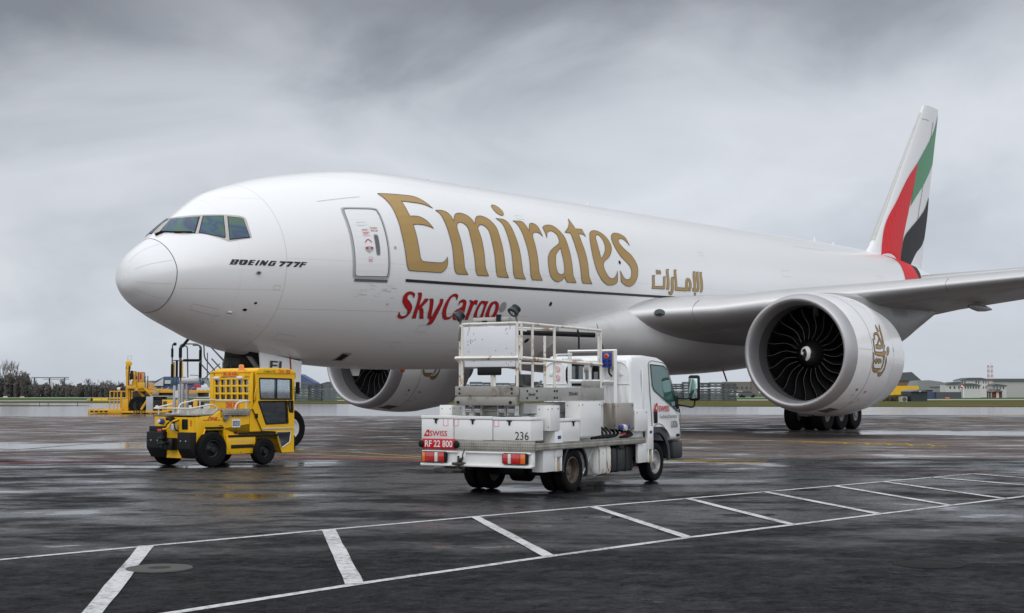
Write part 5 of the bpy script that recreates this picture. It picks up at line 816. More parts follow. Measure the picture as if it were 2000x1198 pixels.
DUCT = pbr('inlet_lining', (.12, .12, .123), .42, metal=.2, var=.15)
blade_me = None
for sg in (-1, 1):
    ey = sg*9.63; TILT = -.02
    def nac(x, th, ey=ey): r_ = fNR(x); return (EX+x, ey-r_*math.cos(th), EZ+TILT*x+r_*math.sin(th))
    def lat_(bm, prof, n=96, close=False):
        lathe(bm, prof, (0, 0, 0), 'X', n, close)
        for v in bm.verts: v.co = Vector((EX+v.co.x, ey+v.co.y, EZ+TILT*v.co.x+v.co.z))
        return bm
    bm = lat_(nb(), [(x, fNR(x)) for x in [0+i*.1533 for i in range(31)]] + [(4.6, 1.79), (3.6, 1.80), (2.0, 1.72), (1.2, 1.66), (1.2, 1.70), (0, 1.9)], close=True)
    ENG = obj('engine', bm, NACW, AIR, ang=40)
    lipp = [(0, 1.978), (-.1, 1.966), (-.2, 1.948), (-.32, 1.92), (-.42, 1.888), (-.5, 1.847), (-.545, 1.80), (-.553, 1.765), (-.54, 1.725), (-.50, 1.695), (-.42, 1.665), (-.3, 1.638), (-.12, 1.615), (.08, 1.605), (.08, 1.66), (0, 1.70)]
    LP = obj('inlet_lip', lat_(nb(), lipp, 96, True), LIP, ENG, ang=60)
    obj('inlet_duct', lat_(nb(), [(.08, 1.606), (.3, 1.603), (.6, 1.61), (.85, 1.615), (1.25, 1.615), (1.25, 1.66), (.08, 1.66)], 96, True), DUCT, ENG, ang=60)
    obj('rub_strip', lat_(nb(), [(.70, 1.612), (1.2, 1.612), (1.2, 1.600), (.70, 1.600)], 96, True), DARK, ENG)
    obj('fan_backing', lat_(nb(), [(1.28, 1.63), (1.30, .02)], 64), DARK, ENG)
    sp = [(1.0, .50), (.88, .49), (.68, .40), (.48, .26), (.36, .12), (.32, .02)]
    obj('spinner', lat_(nb(), sp, 48), pbr('spinner_black', (.010, .010, .011), .3, coat=.3), ENG)
    SW_ = [(520, 548, 0), (525, 525, 0), (545, 508, 0), (570, 505, 0), (592, 522, 0), (600, 550, 0), (594, 582, 0), (578, 602, 0), (556, 612, 1), (556, 598, 1), (570, 582, 0), (576, 556, 0), (569, 536, 0), (555, 523, 0), (541, 528, 0), (536, 541, 0), (546, 549, 0), (548, 561, 0), (536, 569, 0), (524, 563, 0)]
    sps = sorted((r2, x2) for x2, r2 in sp); fsp = pchip([q[0] for q in sps], [q[1] for q in sps])
    def spn(a, b, ey=ey): rr = max(.021, math.hypot(a, b)); x_ = fsp(rr); return (EX+x_-.014, ey-a, EZ+TILT*x_+b)
    bm = nb(); patch(bm, [[((x-566)/215, -(y-556)/215, c) for x, y, c in SW_]], spn, .001, .03, 5, 1.0)
    obj('spinner_swirl', bm, TXTW, ENG)
    # 22 blades
    for i in range(22):
        if blade_me is None:
            b0 = obj('fan_blade', blade_mesh(), BLADE, ENG, ang=60); blade_me = b0.data
            bl = [tuple(v.co) for v in blade_me.vertices]; lead = [Vector(bl[k*4]) for k in range(13)]
        else:
            b0 = bpy.data.objects.new('fan_blade', blade_me); COL.objects.link(b0); b0.parent = ENG
        b0.location = (EX+.86, ey, EZ+TILT*.86); b0.rotation_euler = (2*math.pi*i/22+.1, 0, 0)
    bm = nb()
    for i in range(22):
        a_ = 2*math.pi*i/22+.1; pts = []
        for p in lead: q = Matrix.Rotation(a_, 3, 'X') @ p; pts.append(q+Vector((EX+.86+.004, ey, EZ+TILT*.86)))
        tube(bm, pts, .007, 5)
    obj('blade_edges', bm, BEDGE, ENG, ang=60)
    obj('core_nozzle', lat_(nb(), [(3.2, 1.05), (4.6, 1.12), (5.6, .95), (6.3, .72), (6.25, .68), (5.2, .75)], 48), pbr('hot_section', (.20, .17, .15), .4, metal=.7), ENG)
    obj('exhaust_cone', lat_(nb(), [(5.2, .62), (6.0, .5), (7.0, .2), (7.4, .02)], 32), pbr('hot_section', (.2, .17, .15), .4, metal=.7), ENG)
    obj('nozzle_interior', lat_(nb(), [(3.3, 1.8), (3.35, 1.0)], 64), DARK, ENG)
    for xs_, wd in ((1.02, .018), (2.95, .016)): seamline('cowl_seam', [(xs_, -1.5+3.0*i/60) for i in range(61)], nac, wd, .004, SEAM if xs_ < 2 else PKG, ENG)
    seamline('cowl_seam', [(0.02+.05*i, .055-.0*i) for i in range(20)], nac, .012, .004, PKG, ENG)
    seamline('cowl_seam', [(1.05+.06*i, -.95+.018*i) for i in range(8)], nac, .012, .004, SEAM, ENG)
    bm = nb()
    for polys in DD['nac'].values(): patch(bm, polys, nac, .010, .2, 5, 2.0)
    obj('emblem', bm, GOLD, ENG, recalc=False, ang=60)
    bm = nb()
    for polys in DD['nac'].values():
        for P in polys:
            Q = catmull(P, seg=5); V = []
            for i, (a, b) in enumerate(Q):
                p = Vector(nac(a, b)); d = (Vector(nac(*Q[(i+1) % len(Q)]))-Vector(nac(*Q[i-1])))
                if d.length < 1e-6: continue
                d.normalize(); nn_ = (Vector(nac(a+1e-3, b))-p).cross(Vector(nac(a, b+1e-3))-p).normalized(); s2_ = d.cross(nn_)
                V.append((bm.verts.new(p+s2_*.010+nn_*.014), bm.verts.new(p-s2_*.010+nn_*.014)))
            for a, b in zip(V, V[1:]+V[:1]): bm.faces.new((a[0], a[1], b[1], b[0]))
    obj('emblem_outline', bm, GOLDE, ENG, recalc=False)
    decal('drain_panel', [[(.02, -1.33, 1), (.30, -1.13, 1), (.95, -1.13, 1), (.80, -1.33, 1)]], nac, .006, DGREY, ENG, .2, 5, 2.0)
    for a, b, w2, h2, m2 in ((.62, -.66, .09, .05, DGREY), (.60, -.76, .12, .03, PKG), (1.28, -.68, .05, .04, YEL), (1.36, -.68, .05, .04, SEAM), (1.2, -.82, .16, .03, PKG), (.95, -.92, .2, .03, PKG), (2.9, .06, .1, .06, PKG)):
        decal('cowl_stencil', [[(a, b, 1), (a+w2, b, 1), (a+w2, b+h2, 1), (a, b+h2, 1)]], nac, .008, m2, ENG, .2, 5, 2.0)
    # pylon from the cowl to the underside of the wing
    bm = nb(); secs = []
    pzt = pchip([21.5, 22.6, 24.0, 25.6, 27.5, 31.0, 34.45], [EZ+2.04, EZ+2.12, EZ+2.17, 5.08, 5.0, 4.95, 5.1]); pzb = pchip([21.5, 25.5, 28.6, 30.1, 31.2, 32.3, 33.4, 34.45], [EZ+1.3, EZ+.9, 3.3, 3.62, 3.98, 4.32, 4.66, 4.98])
    for i in range(25):
        f_ = i/24; x = 21.5+12.95*f_; ztop, zbot = pzt(x), pzb(x)
        hw = .06+.40*min(1, math.sin(math.pi*min(1, .04+f_*.96)))**.55
        secs.append([bm.verts.new((x, ey-hw*q[0], zbot+(ztop-zbot)*q[1])) for q in ((-.25, 0), (-.7, .2), (-1, .55), (-.85, .9), (-.3, 1), (.3, 1), (.85, .9), (1, .55), (.7, .2), (.25, 0))])
    for q, s in zip(secs, secs[1:]):
        for j in range(10): bm.faces.new((q[j], q[(j+1) % 10], s[(j+1) % 10], s[j]))
    bm.faces.new(secs[0]); bm.faces.new(secs[-1])
    obj('pylon', bm, PYL, ENG, ang=50)
# ---------------- landing gear
STRUT = pbr('gear_grey', (.42, .43, .44), .4, dirt=(.18, .16, .14), dlo=.5, dhi=.75); RIMW = pbr('white_wheel_rim', (.72, .72, .71), .4, dirt=(.35, .33, .3), dlo=.5, dhi=.8); RIMG = pbr('grey_wheel_rim', (.38, .39, .40), .45, dirt=(.12, .11, .10), dlo=.45, dhi=.7)
bm = nb(); tube(bm, [(5.89, 0, .55), (5.89, 0, 1.5)], .10, 14); tube(bm, [(5.89, 0, 1.3), (5.85, 0, 2.8)], .15, 14); tube(bm, [(5.89, -.45, .545), (5.89, .45, .545)], .09, 12); tube(bm, [(5.8, 0, 1.5), (4.6, 0, 2.7)], .07, 8); tube(bm, [(5.99, .0, 1.25), (6.25, 0, .95), (6.0, 0, .62)], .05, 8); box(bm, 5.6, 5.75, -.25, .25, 1.55, 1.75, .02)
NG = obj('nose_gear', bm, STRUT, AIR)
for s_ in (-1, 1): wheel(AIR, (5.89, s_*.37, .545), .545, .40, .29, RIMW, out=s_, bolts=8, hub=.34)
bm = nb(); M = [(4.5, 2.71), (6.15, 2.47), (6.03, 1.70), (4.52, 1.62)]
prism(bm, M, lambda a, b: (a, -.62-.10*(2.7-b), b), lambda a, b: (a, -.585-.10*(2.7-b), b)); ND = obj('nose_gear_door', bm, SKIN, AIR)
bm = nb(); prism(bm, [(x, z) for x, z in ((5.66, 2.6), (5.70, 2.6), (5.70, 1.72), (5.66, 1.72))], lambda a, b: (a, -.64-.10*(2.7-b), b), lambda a, b: (a, -.6-.10*(2.7-b), b)); obj('door_joint', bm, pbr('dull_red_seal', (.35, .03, .03), .5), ND)
text('door_lettering', 'FI', (4.83, -.69, 2.20), (1, 0, -.03), (0, .1, 1), .27, TXTB, ND, shear=.10, bold=.012, width=.50)
GDI = pbr('gear_door_inside', (.17, .18, .165), .6, dirt=(.05, .05, .045), dlo=.45, dhi=.65)
bm = nb(); prism(bm, [(4.36, 2.78), (6.15, 2.78), (6.15, 1.72), (4.28, 1.80)], lambda a, b: (a, .60+.10*(2.7-b), b), lambda a, b: (a, .63+.10*(2.7-b), b)); GD = obj('nose_gear_door', bm, GDI, AIR)
bm = nb()
for z in (2.0, 2.3, 2.58): tube(bm, [(4.4, .62, z), (6.1, .62, z)], .03, 6)
for x in (4.55, 5.0, 5.45, 5.9): tube(bm, [(x, .60, 1.85), (x, .60, 2.7)], .025, 6)
obj('door_ribs', bm, pbr('gear_door_ribs', (.09, .095, .09), .6), GD)
decal('gear_bay_shade', [[(4.25, -1.80, 1), (6.2, -1.80, 1), (6.2, -1.36, 1), (4.25, -1.36, 1)]], fus, .012, DARK, FUS, .2)  # dark patch on the skin stands for the shade inside the open bay
for sg in (-1, 1):
    y0 = sg*5.49; bm = nb(); tube(bm, [(31.78, y0, .7), (31.5, y0*.96, 3.6)], .22, 14); tube(bm, [(30.2, y0, .72), (33.4, y0, .62)], .17, 10)
    for i in range(3): tube(bm, [(30.33+1.45*i, y0-.85, .66), (30.33+1.45*i, y0+.85, .66)], .11, 10)
    tube(bm, [(31.7, y0, 1.6), (31.5, y0-sg*2.2, 3.2)], .10, 8); tube(bm, [(31.9, y0, 1.5), (33.8, y0-sg*.6, 3.2)], .09, 8); tube(bm, [(31.5, y0, 1.2), (30.5, y0, .95), (30.3, y0, .75)], .06, 8)
    MG = obj('main_gear', bm, STRUT, AIR)
    for i in range(3):
        for s_ in (-1, 1): wheel(AIR, (30.33+1.45*i, y0+sg*.06+s_*.60, .655), .655, .48, .30, RIMG, out=s_, bolts=8, hub=.4)
    bm = nb(); prism(bm, [(30.6, 1.35), (33.0, 1.35), (33.3, 3.3), (30.3, 3.3)], lambda a, b: (a, y0+sg*(.35+.12*(b-1.35)), b), lambda a, b: (a, y0+sg*(.39+.12*(b-1.35)), b)); obj('gear_door', bm, FAIR, MG)
bm = nb(); tube(bm, [(30.3, -1.6, 2.75), (30.55, -1.75, 2.0)], .035, 8); obj('drain_mast', bm, RED, AIR)

# ================================================================== white lift truck
TRK = thing('lift_truck', 'white lorry with a rusty railed lifting platform and tool boxes on its bed', 'lorry', (-4.552, -16.018, 0), .081)
GLS = glass('truck_glass', (.35, .52, .46), .10)
TEALG = glass('tinted_glass', (.30, .50, .45), .10)
# chassis
bm = nb(); box(bm, -1.2, 3.6, .28, .38, .42, .64, .01); box(bm, -1.2, 3.6, -.38, -.28, .42, .64, .01)
for x in (-.9, .4, 1.4, 2.4): box(bm, x, x+.12, -.28, .28, .45, .6)
box(bm, -.12, .12, -.80, .80, .24, .44, .04); box(bm, 2.95, 3.13, -.75, .75, .26, .42, .03); lathe(bm, [(-.2, .1), (-.15, .2), (.15, .2), (.2, .1)], (0, 0, .34), 'Y', 16)
box(bm, -.4, 3.2, -.55, .55, .64, .70, .01)
obj('chassis', bm, BLKM, TRK)
for y in (-.87, .87):
    s = 1 if y > 0 else -1
    wheel(TRK, (3.11, s*.83, .345), .345, .215, .215, pbr('grey_truck_rim', (.36, .35, .34), .45, metal=.4, dirt=(.13, .10, .08), dlo=.5, dhi=.75), out=s, hub=.35, bolts=6)
    wheel(TRK, (0, s*.85, .345), .345, .205, .215, pbr('worn_truck_rim', (.12, .10, .085), .5, metal=.4, dirt=(.26, .15, .07), dlo=.55, dhi=.7), out=s, hub=.35, bolts=0, deep=True)
    wheel(TRK, (0, s*.60, .345), .345, .205, .215, pbr('worn_truck_rim', (.1, .1, .1)), out=s, hub=.35, bolts=0)
    # rear mudguard
    bm = nb(); ring = []
    for i in range(13):
        a = R(-20+205*i/12); r_ = .43
        ring.append([bm.verts.new((r_*math.cos(a)*k, yy, .37+r_*math.sin(a)*k)) for yy, k in ((s*.72, 1), (s*.99, 1), (s*.99, .90), (s*.98, .90), (s*.98, .96), (s*.72, .96))])
    for q, w2 in zip(ring, ring[1:]):
        for j in range(6): bm.faces.new((q[j], q[(j+1) % 6], w2[(j+1) % 6], w2[j]))
    bm.faces.new(ring[0]); bm.faces.new(ring[-1]); obj('mudguard', bm, pbr('blue_black_plastic', (.018, .022, .03), .45), TRK)
# cab
cabp = [(2.22, .70), (2.20, 2.00), (2.23, 2.14), (2.36, 2.235), (2.75, 2.245), (3.25, 2.215), (3.50, 2.15), (3.64, 2.02), (3.80, 1.62), (3.99, 1.18), (4.04, .95), (4.05, .70), (3.56, .70), (3.52, .80), (3.40, .90), (3.20, .965), (2.98, .965), (2.78, .90), (2.68, .80), (2.62, .70)]
bm = nb(); side(-.93, .93, cabp, bm)
for v in bm.verts: v.co.y *= 1-.075*max(0, v.co.z-1.1)
bmesh.ops.recalc_face_normals(bm, faces=bm.faces)
es = [e for e in bm.edges if abs(e.verts[0].co.y-e.verts[1].co.y) < .1 and not (max(e.verts[0].co.z, e.verts[1].co.z) < 1.0 and min(e.verts[0].co.x, e.verts[1].co.x) > 2.4 and max(e.verts[0].co.x, e.verts[1].co.x) < 3.7)]
bmesh.ops.bevel(bm, geom=es, offset=.085, segments=4, affect='EDGES', profile=.5, clamp_overlap=True)
CAB = obj('cab', bm, WHTC, TRK, ang=40)
def cw(z): return .93*(1-.075*max(0, z-1.1))
for s in (-1, 1):
    def sf(off): return lambda a, b: (a, s*(cw(b)+off), b)
    win = [(2.86, 2.07), (3.40, 2.05), (3.50, 2.0), (3.93, 1.27), (3.90, 1.23), (2.95, 1.62), (2.88, 1.70)]
    bm = nb(); prism(bm, win, sf(-.01), sf(.006)); obj('side_window', bm, TEALG, CAB)
    c_ = (3.25, 1.72)
    bm = nb(); big = [(c_[0]+(a-c_[0])*1.06, c_[1]+(b-c_[1])*1.06) for a, b in win]
    for q0, q1, w0, w1 in zip(win, win[1:]+win[:1], big, big[1:]+big[:1]): bm.faces.new([bm.verts.new(sf(.010)(*p)) for p in (q0, q1, w1, w0)])
    obj('window_rubber', bm, BLK, CAB)
    bm = nb(); pts = rounded([(2.80, 1.0), (2.80, 2.12), (2.9, 2.155), (3.45, 2.12), (3.56, 2.04), (3.99, 1.24), (4.0, .72)], .06, 4)
    P3 = [Vector((p[0], s*(cw(p[1])+.001), p[1])) for p in [(q.x, q.y) if len(q) == 2 else (q[0], q[1]) for q in [Vector((a.x, a.y, 0)) for a in pts]]]
    tube(bm, P3, .007, 5); tube(bm, [Vector((2.80+.02*0, s*(cw(1)+.001), 1.0))] + [Vector((3.04+.52*math.cos(a), s*(cw(.5+.5)+.001), .40+.62*math.sin(a))) for a in [R(118-90*i/10) for i in range(11)]], .007, 5); obj('door_seam', bm, pbr('shut_line', (.16, .16, .16), .6), CAB)
    bm = nb(); box(bm, 2.86, 2.98, s*(cw(1.1))-.01 if s > 0 else -cw(1.1)-.022, s*cw(1.1)+.022 if s > 0 else -cw(1.1)+.01, 1.03, 1.24, .02); obj('door_handle', bm, BLK, CAB)
    # wheel arch trim and bumper corner
    bm = nb(); ring = []
    for i in range(13):
        a = R(-5+185*i/12); c2, s2 = math.cos(a), math.sin(a)
        ring.append([bm.verts.new((3.04+r_*c2*1.04, s*yy, .40+r_*s2)) for r_, yy in ((.47, .905), (.47, .95), (.56, .945), (.575, .93), (.575, .905))])
    for q, w2 in zip(ring, ring[1:]):
        for j in range(5): bm.faces.new((q[j], q[(j+1) % 5], w2[(j+1) % 5], w2[j]))
    bm.faces.new(ring[0]); bm.faces.new(ring[-1]); obj('wheel_arch', bm, pbr('dark_plastic', (.028, .03, .034), .5), CAB)
    bm = nb(); box(bm, 3.80, 3.92, s*.935-.012, s*.935+.012, .77, .82, .004); obj('side_marker', bm, BLK, CAB)
    # mirror on a double arm
    bm = nb(); y_ = s*1.16
    tube(bm, rounded([(3.86, s*.90, 1.36), (4.06, s*1.16, 1.30), (4.13, y_, 1.36), (4.13, y_, 1.52)], .06), .016, 8); tube(bm, [(3.82, s*.89, 1.48), (4.0, s*1.05, 1.46), (4.13, y_, 1.5)], .016, 8)
    box(bm, 3.80, 3.93, s*.90-.03, s*.90+.03, 1.27, 1.52, .02); obj('mirror_arm', bm, BLK, CAB)
    bm = nb(); box(bm, 4.07, 4.16, y_-.115, y_+.115, 1.43, 1.90, .045); MB_ = obj('mirror', bm, BLK, TRK)
    bm = nb(); box(bm, 4.058, 4.073, y_-.085, y_+.085, 1.47, 1.84, .01); obj('mirror_glass', bm, pbr('mirror_silver', (.55, .72, .68), .04, metal=1, var=.02, rvar=.01), MB_)
# hollow-looking cab: seat backs and wheel seen through the side glass
bm = nb(); box(bm, 2.50, 2.64, -.75, -.3, 1.0, 1.9, .05); box(bm, 2.5, 2.62, -.64, -.42, 1.86, 2.06, .04); obj('seat', bm, DGREY, TRK)
bm = nb(); side(-.9, .9, [(3.60, 2.06), (3.98, 1.22), (4.0, 1.225), (3.625, 2.07)], bm)
for v in bm.verts: v.co.x += .02; v.co.y *= .9
obj('windscreen', bm, TEALG, CAB)
bm = nb(); box(bm, 2.183, 2.20, -.36, .36, 1.74, 2.05, .0)
bmesh.ops.bevel(bm, geom=[e for e in bm.edges if abs(e.verts[0].co.x-e.verts[1].co.x) > .01], offset=.11, segments=6, affect='EDGES', profile=.5); obj('rear_window', bm, TEALG, CAB)
bm = nb(); box(bm, 2.190, 2.204, -.40, .40, 1.70, 2.09, .0); bmesh.ops.bevel(bm, geom=[e for e in bm.edges if abs(e.verts[0].co.x-e.verts[1].co.x) > .005], offset=.13, segments=6, affect='EDGES', profile=.5); obj('window_rubber', bm, BLK, CAB)
bm = nb()      # pressed ribs and swages on the rear wall
for y in (-.82, -.69, -.54, -.40, .40, .54, .69, .82): box(bm, 2.183, 2.21, y-.022, y+.022, 1.40, 1.69, .009)
for s in (-1, 1):
    box(bm, 2.186, 2.21, s*.62-.24, s*.62+.24, 1.725, 1.74, .004); box(bm, 2.183, 2.21, s*.70-.035, s*.70+.035, 1.88, 1.95, .004)
    tube(bm, rounded([(2.203, s*.46, 1.76), (2.203, s*.46, 2.12), (2.203, s*.74, 2.12), (2.203, s*.84, 2.0), (2.203, s*.84, 1.76)], .10), .010, 6)
    box(bm, 2.60, 2.64, s*cw(1.6)-.010, s*cw(1.6)+.004, 1.0, 2.0, .003)
box(bm, 2.184, 2.21, -.84, .84, 1.36, 1.372, .004)
obj('pressed_ribs', bm, WHTC, CAB)
bm = nb(); box(bm, 3.70, 4.12, -.93, .93, .36, .69, .06); obj('front_bumper', bm, pbr('dark_plastic', (.03, .03, .03)), TRK)
bm = nb(); box(bm, 2.44, 2.52, -.94, -.90, .75, .81, .01); obj('side_repeater', bm, ORL, CAB)
bm = nb(); tube(bm, [(2.55, -.2, 2.24), (2.25, -.2, 2.80)], [.012, .005], 6); obj('aerial', bm, BLK, CAB)
bm = nb(); tube(bm, rounded([(2.60, -.86, .95), (2.66, -.93, .78), (2.58, -.90, .45), (2.6, -.7, .3)], .1), .05, 10); obj('air_duct', bm, DGREY, TRK)
# words on the door
Yd = lambda z: -cw(z)-.004
text('door_lettering', 'SWISS', (3.07, Yd(1.30)-.003, 1.235), (1, 0, 0), (0, .07, 1), .105, TXTR, CAB, bold=.012, width=.46)
text('door_lettering', 'Technical Services', (3.08, Yd(1.16)-.004, 1.115), (1, 0, 0), (0, .07, 1), .07, pbr('grey_lettering', (.16, .16, .17), .4), CAB, width=.76)
text('door_lettering', 'LX236', (3.585, Yd(1.0), .94), (1, 0, 0), (0, .0, 1), .12, TXTB, CAB, width=.27)
def tailfin_mark(o, ux, h, parent):       # red leaning tail shape with a white cross
    o, ux = Vector(o), Vector(ux).normalized(); uy = Vector((0, 0, 1)); nz = ux.cross(uy)
    bm = nb(); prism(bm, [(0, 0), (1.05, 0), (1.05, 1), (.66, 1)], lambda a, b: o+ux*a*h+uy*b*h, lambda a, b: o+ux*a*h+uy*b*h+nz*.002); obj('tail_mark', bm, TXTR, parent)
    bm = nb()
    for x0, x1, y0, y1 in ((.50, .92, .36, .50), (.64, .78, .22, .64)): prism(bm, [(x0, y0), (x1, y0), (x1, y1), (x0, y1)], lambda a, b: o+ux*a*h+uy*b*h+nz*(.003 if x0 < .6 else .0045), lambda a, b: o+ux*a*h+uy*b*h+nz*.005); 
    obj('cross_mark', bm, TXTW, parent)
tailfin_mark((2.85, Yd(1.32)-.008, 1.235), (1, 0, 0), .155, CAB)
CABSET = [CAB] + list(CAB.children) + [o for o in TRK.children if o.name.split('.')[0] in ('mirror', 'seat', 'front_bumper')]
CABSET += [c for o in CABSET if o.name.startswith('mirror') for c in o.children]
done = set()
for o in CABSET:           # the cab is 0.19 m longer ahead of its rear quarter
    if o.data.name in done: continue
    done.add(o.data.name); k_ = .07 if o.name.startswith('wheel_arch') else .19
    for v in o.data.vertices: v.co.x += k_*min(1, max(0, (v.co.x-2.55)/.30))
# bed
bm = nb(); box(bm, -1.37, 2.14, -1.03, 1.05, .72, .80, .006); box(bm, 2.14, 2.40, -1.03, -.95, .72, .80, .004); obj('bed', bm, LGREY, TRK)
bm = nb(); box(bm, -1.385, -1.371, -1.04, 1.06, .685, .845, .003); BED = obj('rear_tread_strip', bm, TREAD, TRK)
bm = nb(); box(bm, -1.37, 2.42, -1.05, -1.031, .70, .79, .004); box(bm, -1.37, 2.42, -1.05, -.93, .79, .805, .003); obj('side_tread_strip', bm, TREAD, TRK)
# number plate, lamps, rear bumper
bm = nb(); box(bm, -1.405, -1.386, .40, 1.02, .70, .86, .004); PL = obj('number_plate', bm, TXTR, TRK)
text('plate_lettering', 'RF 22 800', (-1.4065, .965, .73), (0, -1, 0), (0, 0, 1), .105, TXTW, PL, bold=.012, width=.52)
for y in (1.035, .375): bm = nb(); lathe(bm, [(-.02, .05), (.01, .048), (.02, .035), (.022, .01)], (0, 0, 0), 'X', 16); [setattr(v, 'co', Vector((-1.41-v.co.x, y+v.co.y, .775+v.co.z*1.15))) for v in bm.verts]; obj('plate_lamp', bm, BLK, PL)
bm = nb(); box(bm, -1.36, -1.30, -1.0, 1.0, .45, .69, .01); box(bm, -1.40, -1.30, .36, 1.03, .645, .675, .008); box(bm, -1.40, -1.30, -.97, .22, .645, .675, .008); box(bm, -1.42, -1.30, -.98, 1.05, .435, .475, .012); box(bm, -1.37, -1.30, .20, .38, .44, .70, .01)
obj('rear_bumper', bm, WHT, TRK)
for y0, y1 in ((.58, 1.0), (-.90, -.50)):
    bm = nb(); box(bm, -1.43, -1.362, y0-.03, y1+.03, .488, .662, .03); LH = obj('tail_lamp', bm, BLK, TRK); inner = y0 > 0
    a = [(0, .15, ORL), (.15, .56, REDL), (.56, .72, WHL), (.72, 1, REDL)] if inner else [(0, .22, REDL), (.22, .37, WHL), (.37, .78, REDL), (.78, 1, ORL)]
    for f0, f1, mt in a:
        q0, q1 = y1-(y1-y0)*f0, y1-(y1-y0)*f1; bm = nb(); box(bm, -1.446, -1.428, q1+.003, q0-.003, .50, .65, .006); obj('lamp_lens', bm, mt, LH)
bm = nb(); tube(bm, [(-1.36, .30, .55), (-1.42, .30, .52)], .03, 8); box(bm, -1.50, -1.36, .22, .40, .36, .40, .01); box(bm, -1.50, -1.36, .22, .40, .46, .50, .01); box(bm, -1.40, -1.36, .22, .40, .36, .50, .01); tube(bm, [(-1.44, .31, .34), (-1.44, .31, .60)], .018, 8); tube(bm, rounded([(-1.40, .25, .55), (-1.46, .22, .62), (-1.43, .20, .70)], .03), .01, 6); box(bm, -1.40, -1.30, .25, .80, .33, .40, .01)
obj('tow_hitch', bm, pbr('oily_steel', (.06, .055, .05), .45, metal=.5, dirt=(.4, .38, .34), dlo=.6, dhi=.7), TRK)
# tool boxes along the rear and side
def lidbox(nm, x0, x1, y0, y1, z0, z1, latch=()):
    bm = nb(); box(bm, x0, x1, y0, y1, z0, z1-.055, .006); b = obj(nm, bm, WHT, TRK)
    bm = nb(); box(bm, x0-.008, x1+.008, y0-.008, y1+.008, z1-.05, z1, .008); obj('lid', bm, WHT, b)
    for lx, ly, ax in latch:
        bm = nb()
        if ax == 'X': box(bm, lx-.022, lx, ly-.04, ly+.04, z1-.065, z1-.045); box(bm, lx-.018, lx, ly-.014, ly+.014, z1-.125, z1-.06, .004)
        else: box(bm, lx-.04, lx+.04, ly-.022, ly, z1-.065, z1-.045); box(bm, lx-.014, lx+.014, ly-.018, ly, z1-.125, z1-.06, .004)
        obj('latch', bm, BLKM, b)
    return b
T1 = lidbox('tool_box', -1.365, -.98, .455, 1.06, .85, 1.225, [(-1.365, .78, 'X')]); T2 = lidbox('tool_box', -1.365, -.98, -.265, .435, .85, 1.22, [(-1.365, .09, 'X')]); T3 = lidbox('tool_box', -1.365, -.98, -.955, -.285, .85, 1.21, [(-1.365, -.58, 'X')])
lidbox('tool_box', -.58, .12, -1.0, -.60, .81, 1.175, [(-.1, -1.0, 'Y')])
tailfin_mark((-1.368, 1.02, .895), (0, -1, 0), .105, T1)
text('box_lettering', 'SWISS', (-1.3675, .90, .90), (0, -1, 0), (0, 0, 1), .085, TXTR, T1, bold=.01, width=.33)
text('box_lettering', '236', (-1.3675, -.68, .862), (0, -1, 0), (0, 0, 1), .125, TXTB, T3, width=.24)
PKO = pbr('pink_sticker_edge', (.75, .16, .24), .5)
for y, par in ((.55, T1), (.36, T2), (-.39, T3)):
    bm = nb(); z0, z1 = 1.06, 1.19; w_ = .095
    for a, b, c_, d in ((y, y+w_, z0, z0+.008), (y, y+.008, z0+.0081, z1), (y+w_-.008, y+w_, z0+.0081, z1)): box(bm, -1.3675, -1.3655, a, b, c_, d)
    obj('sticker', bm, PKO, par)
def cabinet(nm, x0, x1, y0, y1, z0, z1, mat, screws=True):
    bm = nb(); box(bm, x0, x1, y0, y1, z0, z1, .008); b = obj(nm, bm, mat, TRK)
    if screws:
        bm = nb()
        for x in (x0+.06, x1-.06): lathe(bm, [(-.006, .010), (0, .010)], (x, y0-.001, z1-.05), 'Y', 8)
        for y in (y0+.03, y1-.05):
            for z in (z0+.06, z1-.06): lathe(bm, [(-.006, .008), (0, .008)], (x0-.001, y, z), 'X', 8)
        obj('cabinet_screws', bm, BLKM, b)
    return b
cabinet('outrigger_housing', -.90, -.59, -1.03, -.79, .99, 1.385, WHT); cabinet('outrigger_housing', -.90, -.59, .79, 1.03, .99, 1.385, WHT)
cabinet('outrigger_housing', 2.05, 2.54, -1.05, -.945, .91, 1.285, WHT); cabinet('outrigger_housing', 1.70, 2.06, .80, 1.03, .91, 1.285, WHT)
cabinet('equipment_cabinet', .14, .85, -1.01, -.72, .875, 1.435, WHT); ST_ = cabinet('steel_cabinet', 1.36, 2.03, -1.03, -.945, .965, 1.405, STEEL); cabinet('steel_cabinet', 1.36, 2.02, -.944, -.78, .966, 1.404, STEEL, False)
bm = nb(); box(bm, 1.44, 1.58, -1.06, -1.02, .965, 1.03, .005); box(bm, 1.70, 1.83, -1.06, -1.02, .965, 1.03, .005); obj('socket_cover', bm, BLUE, ST_)
bm = nb(); lathe(bm, [(-.05, .05), (.0, .06)], (1.64, -1.03, .985), 'Y', 14); obj('socket', bm, WHL, ST_)
bm = nb(); lathe(bm, [(-.03, .05), (0, .05)], (1.66, -1.0, .90), 'Z', 12); obj('red_plug', bm, RED, ST_)
bm = nb()
for i in range(5): x = 1.0+.14*i; tube(bm, rounded([(x, -.85, 1.0), (x+.05, -.95, .90), (x-.12, -.97, .85), (x-.3, -.9, .83)], .06), .022, 8)
for i in range(3): tube(bm, rounded([(1.7+.12*i, -.9, .95), (1.85+.1*i, -1.0, .86), (1.6+.1*i, -.98, .82)], .06), .022, 8)
obj('hydraulic_hoses', bm, BLK, TRK)
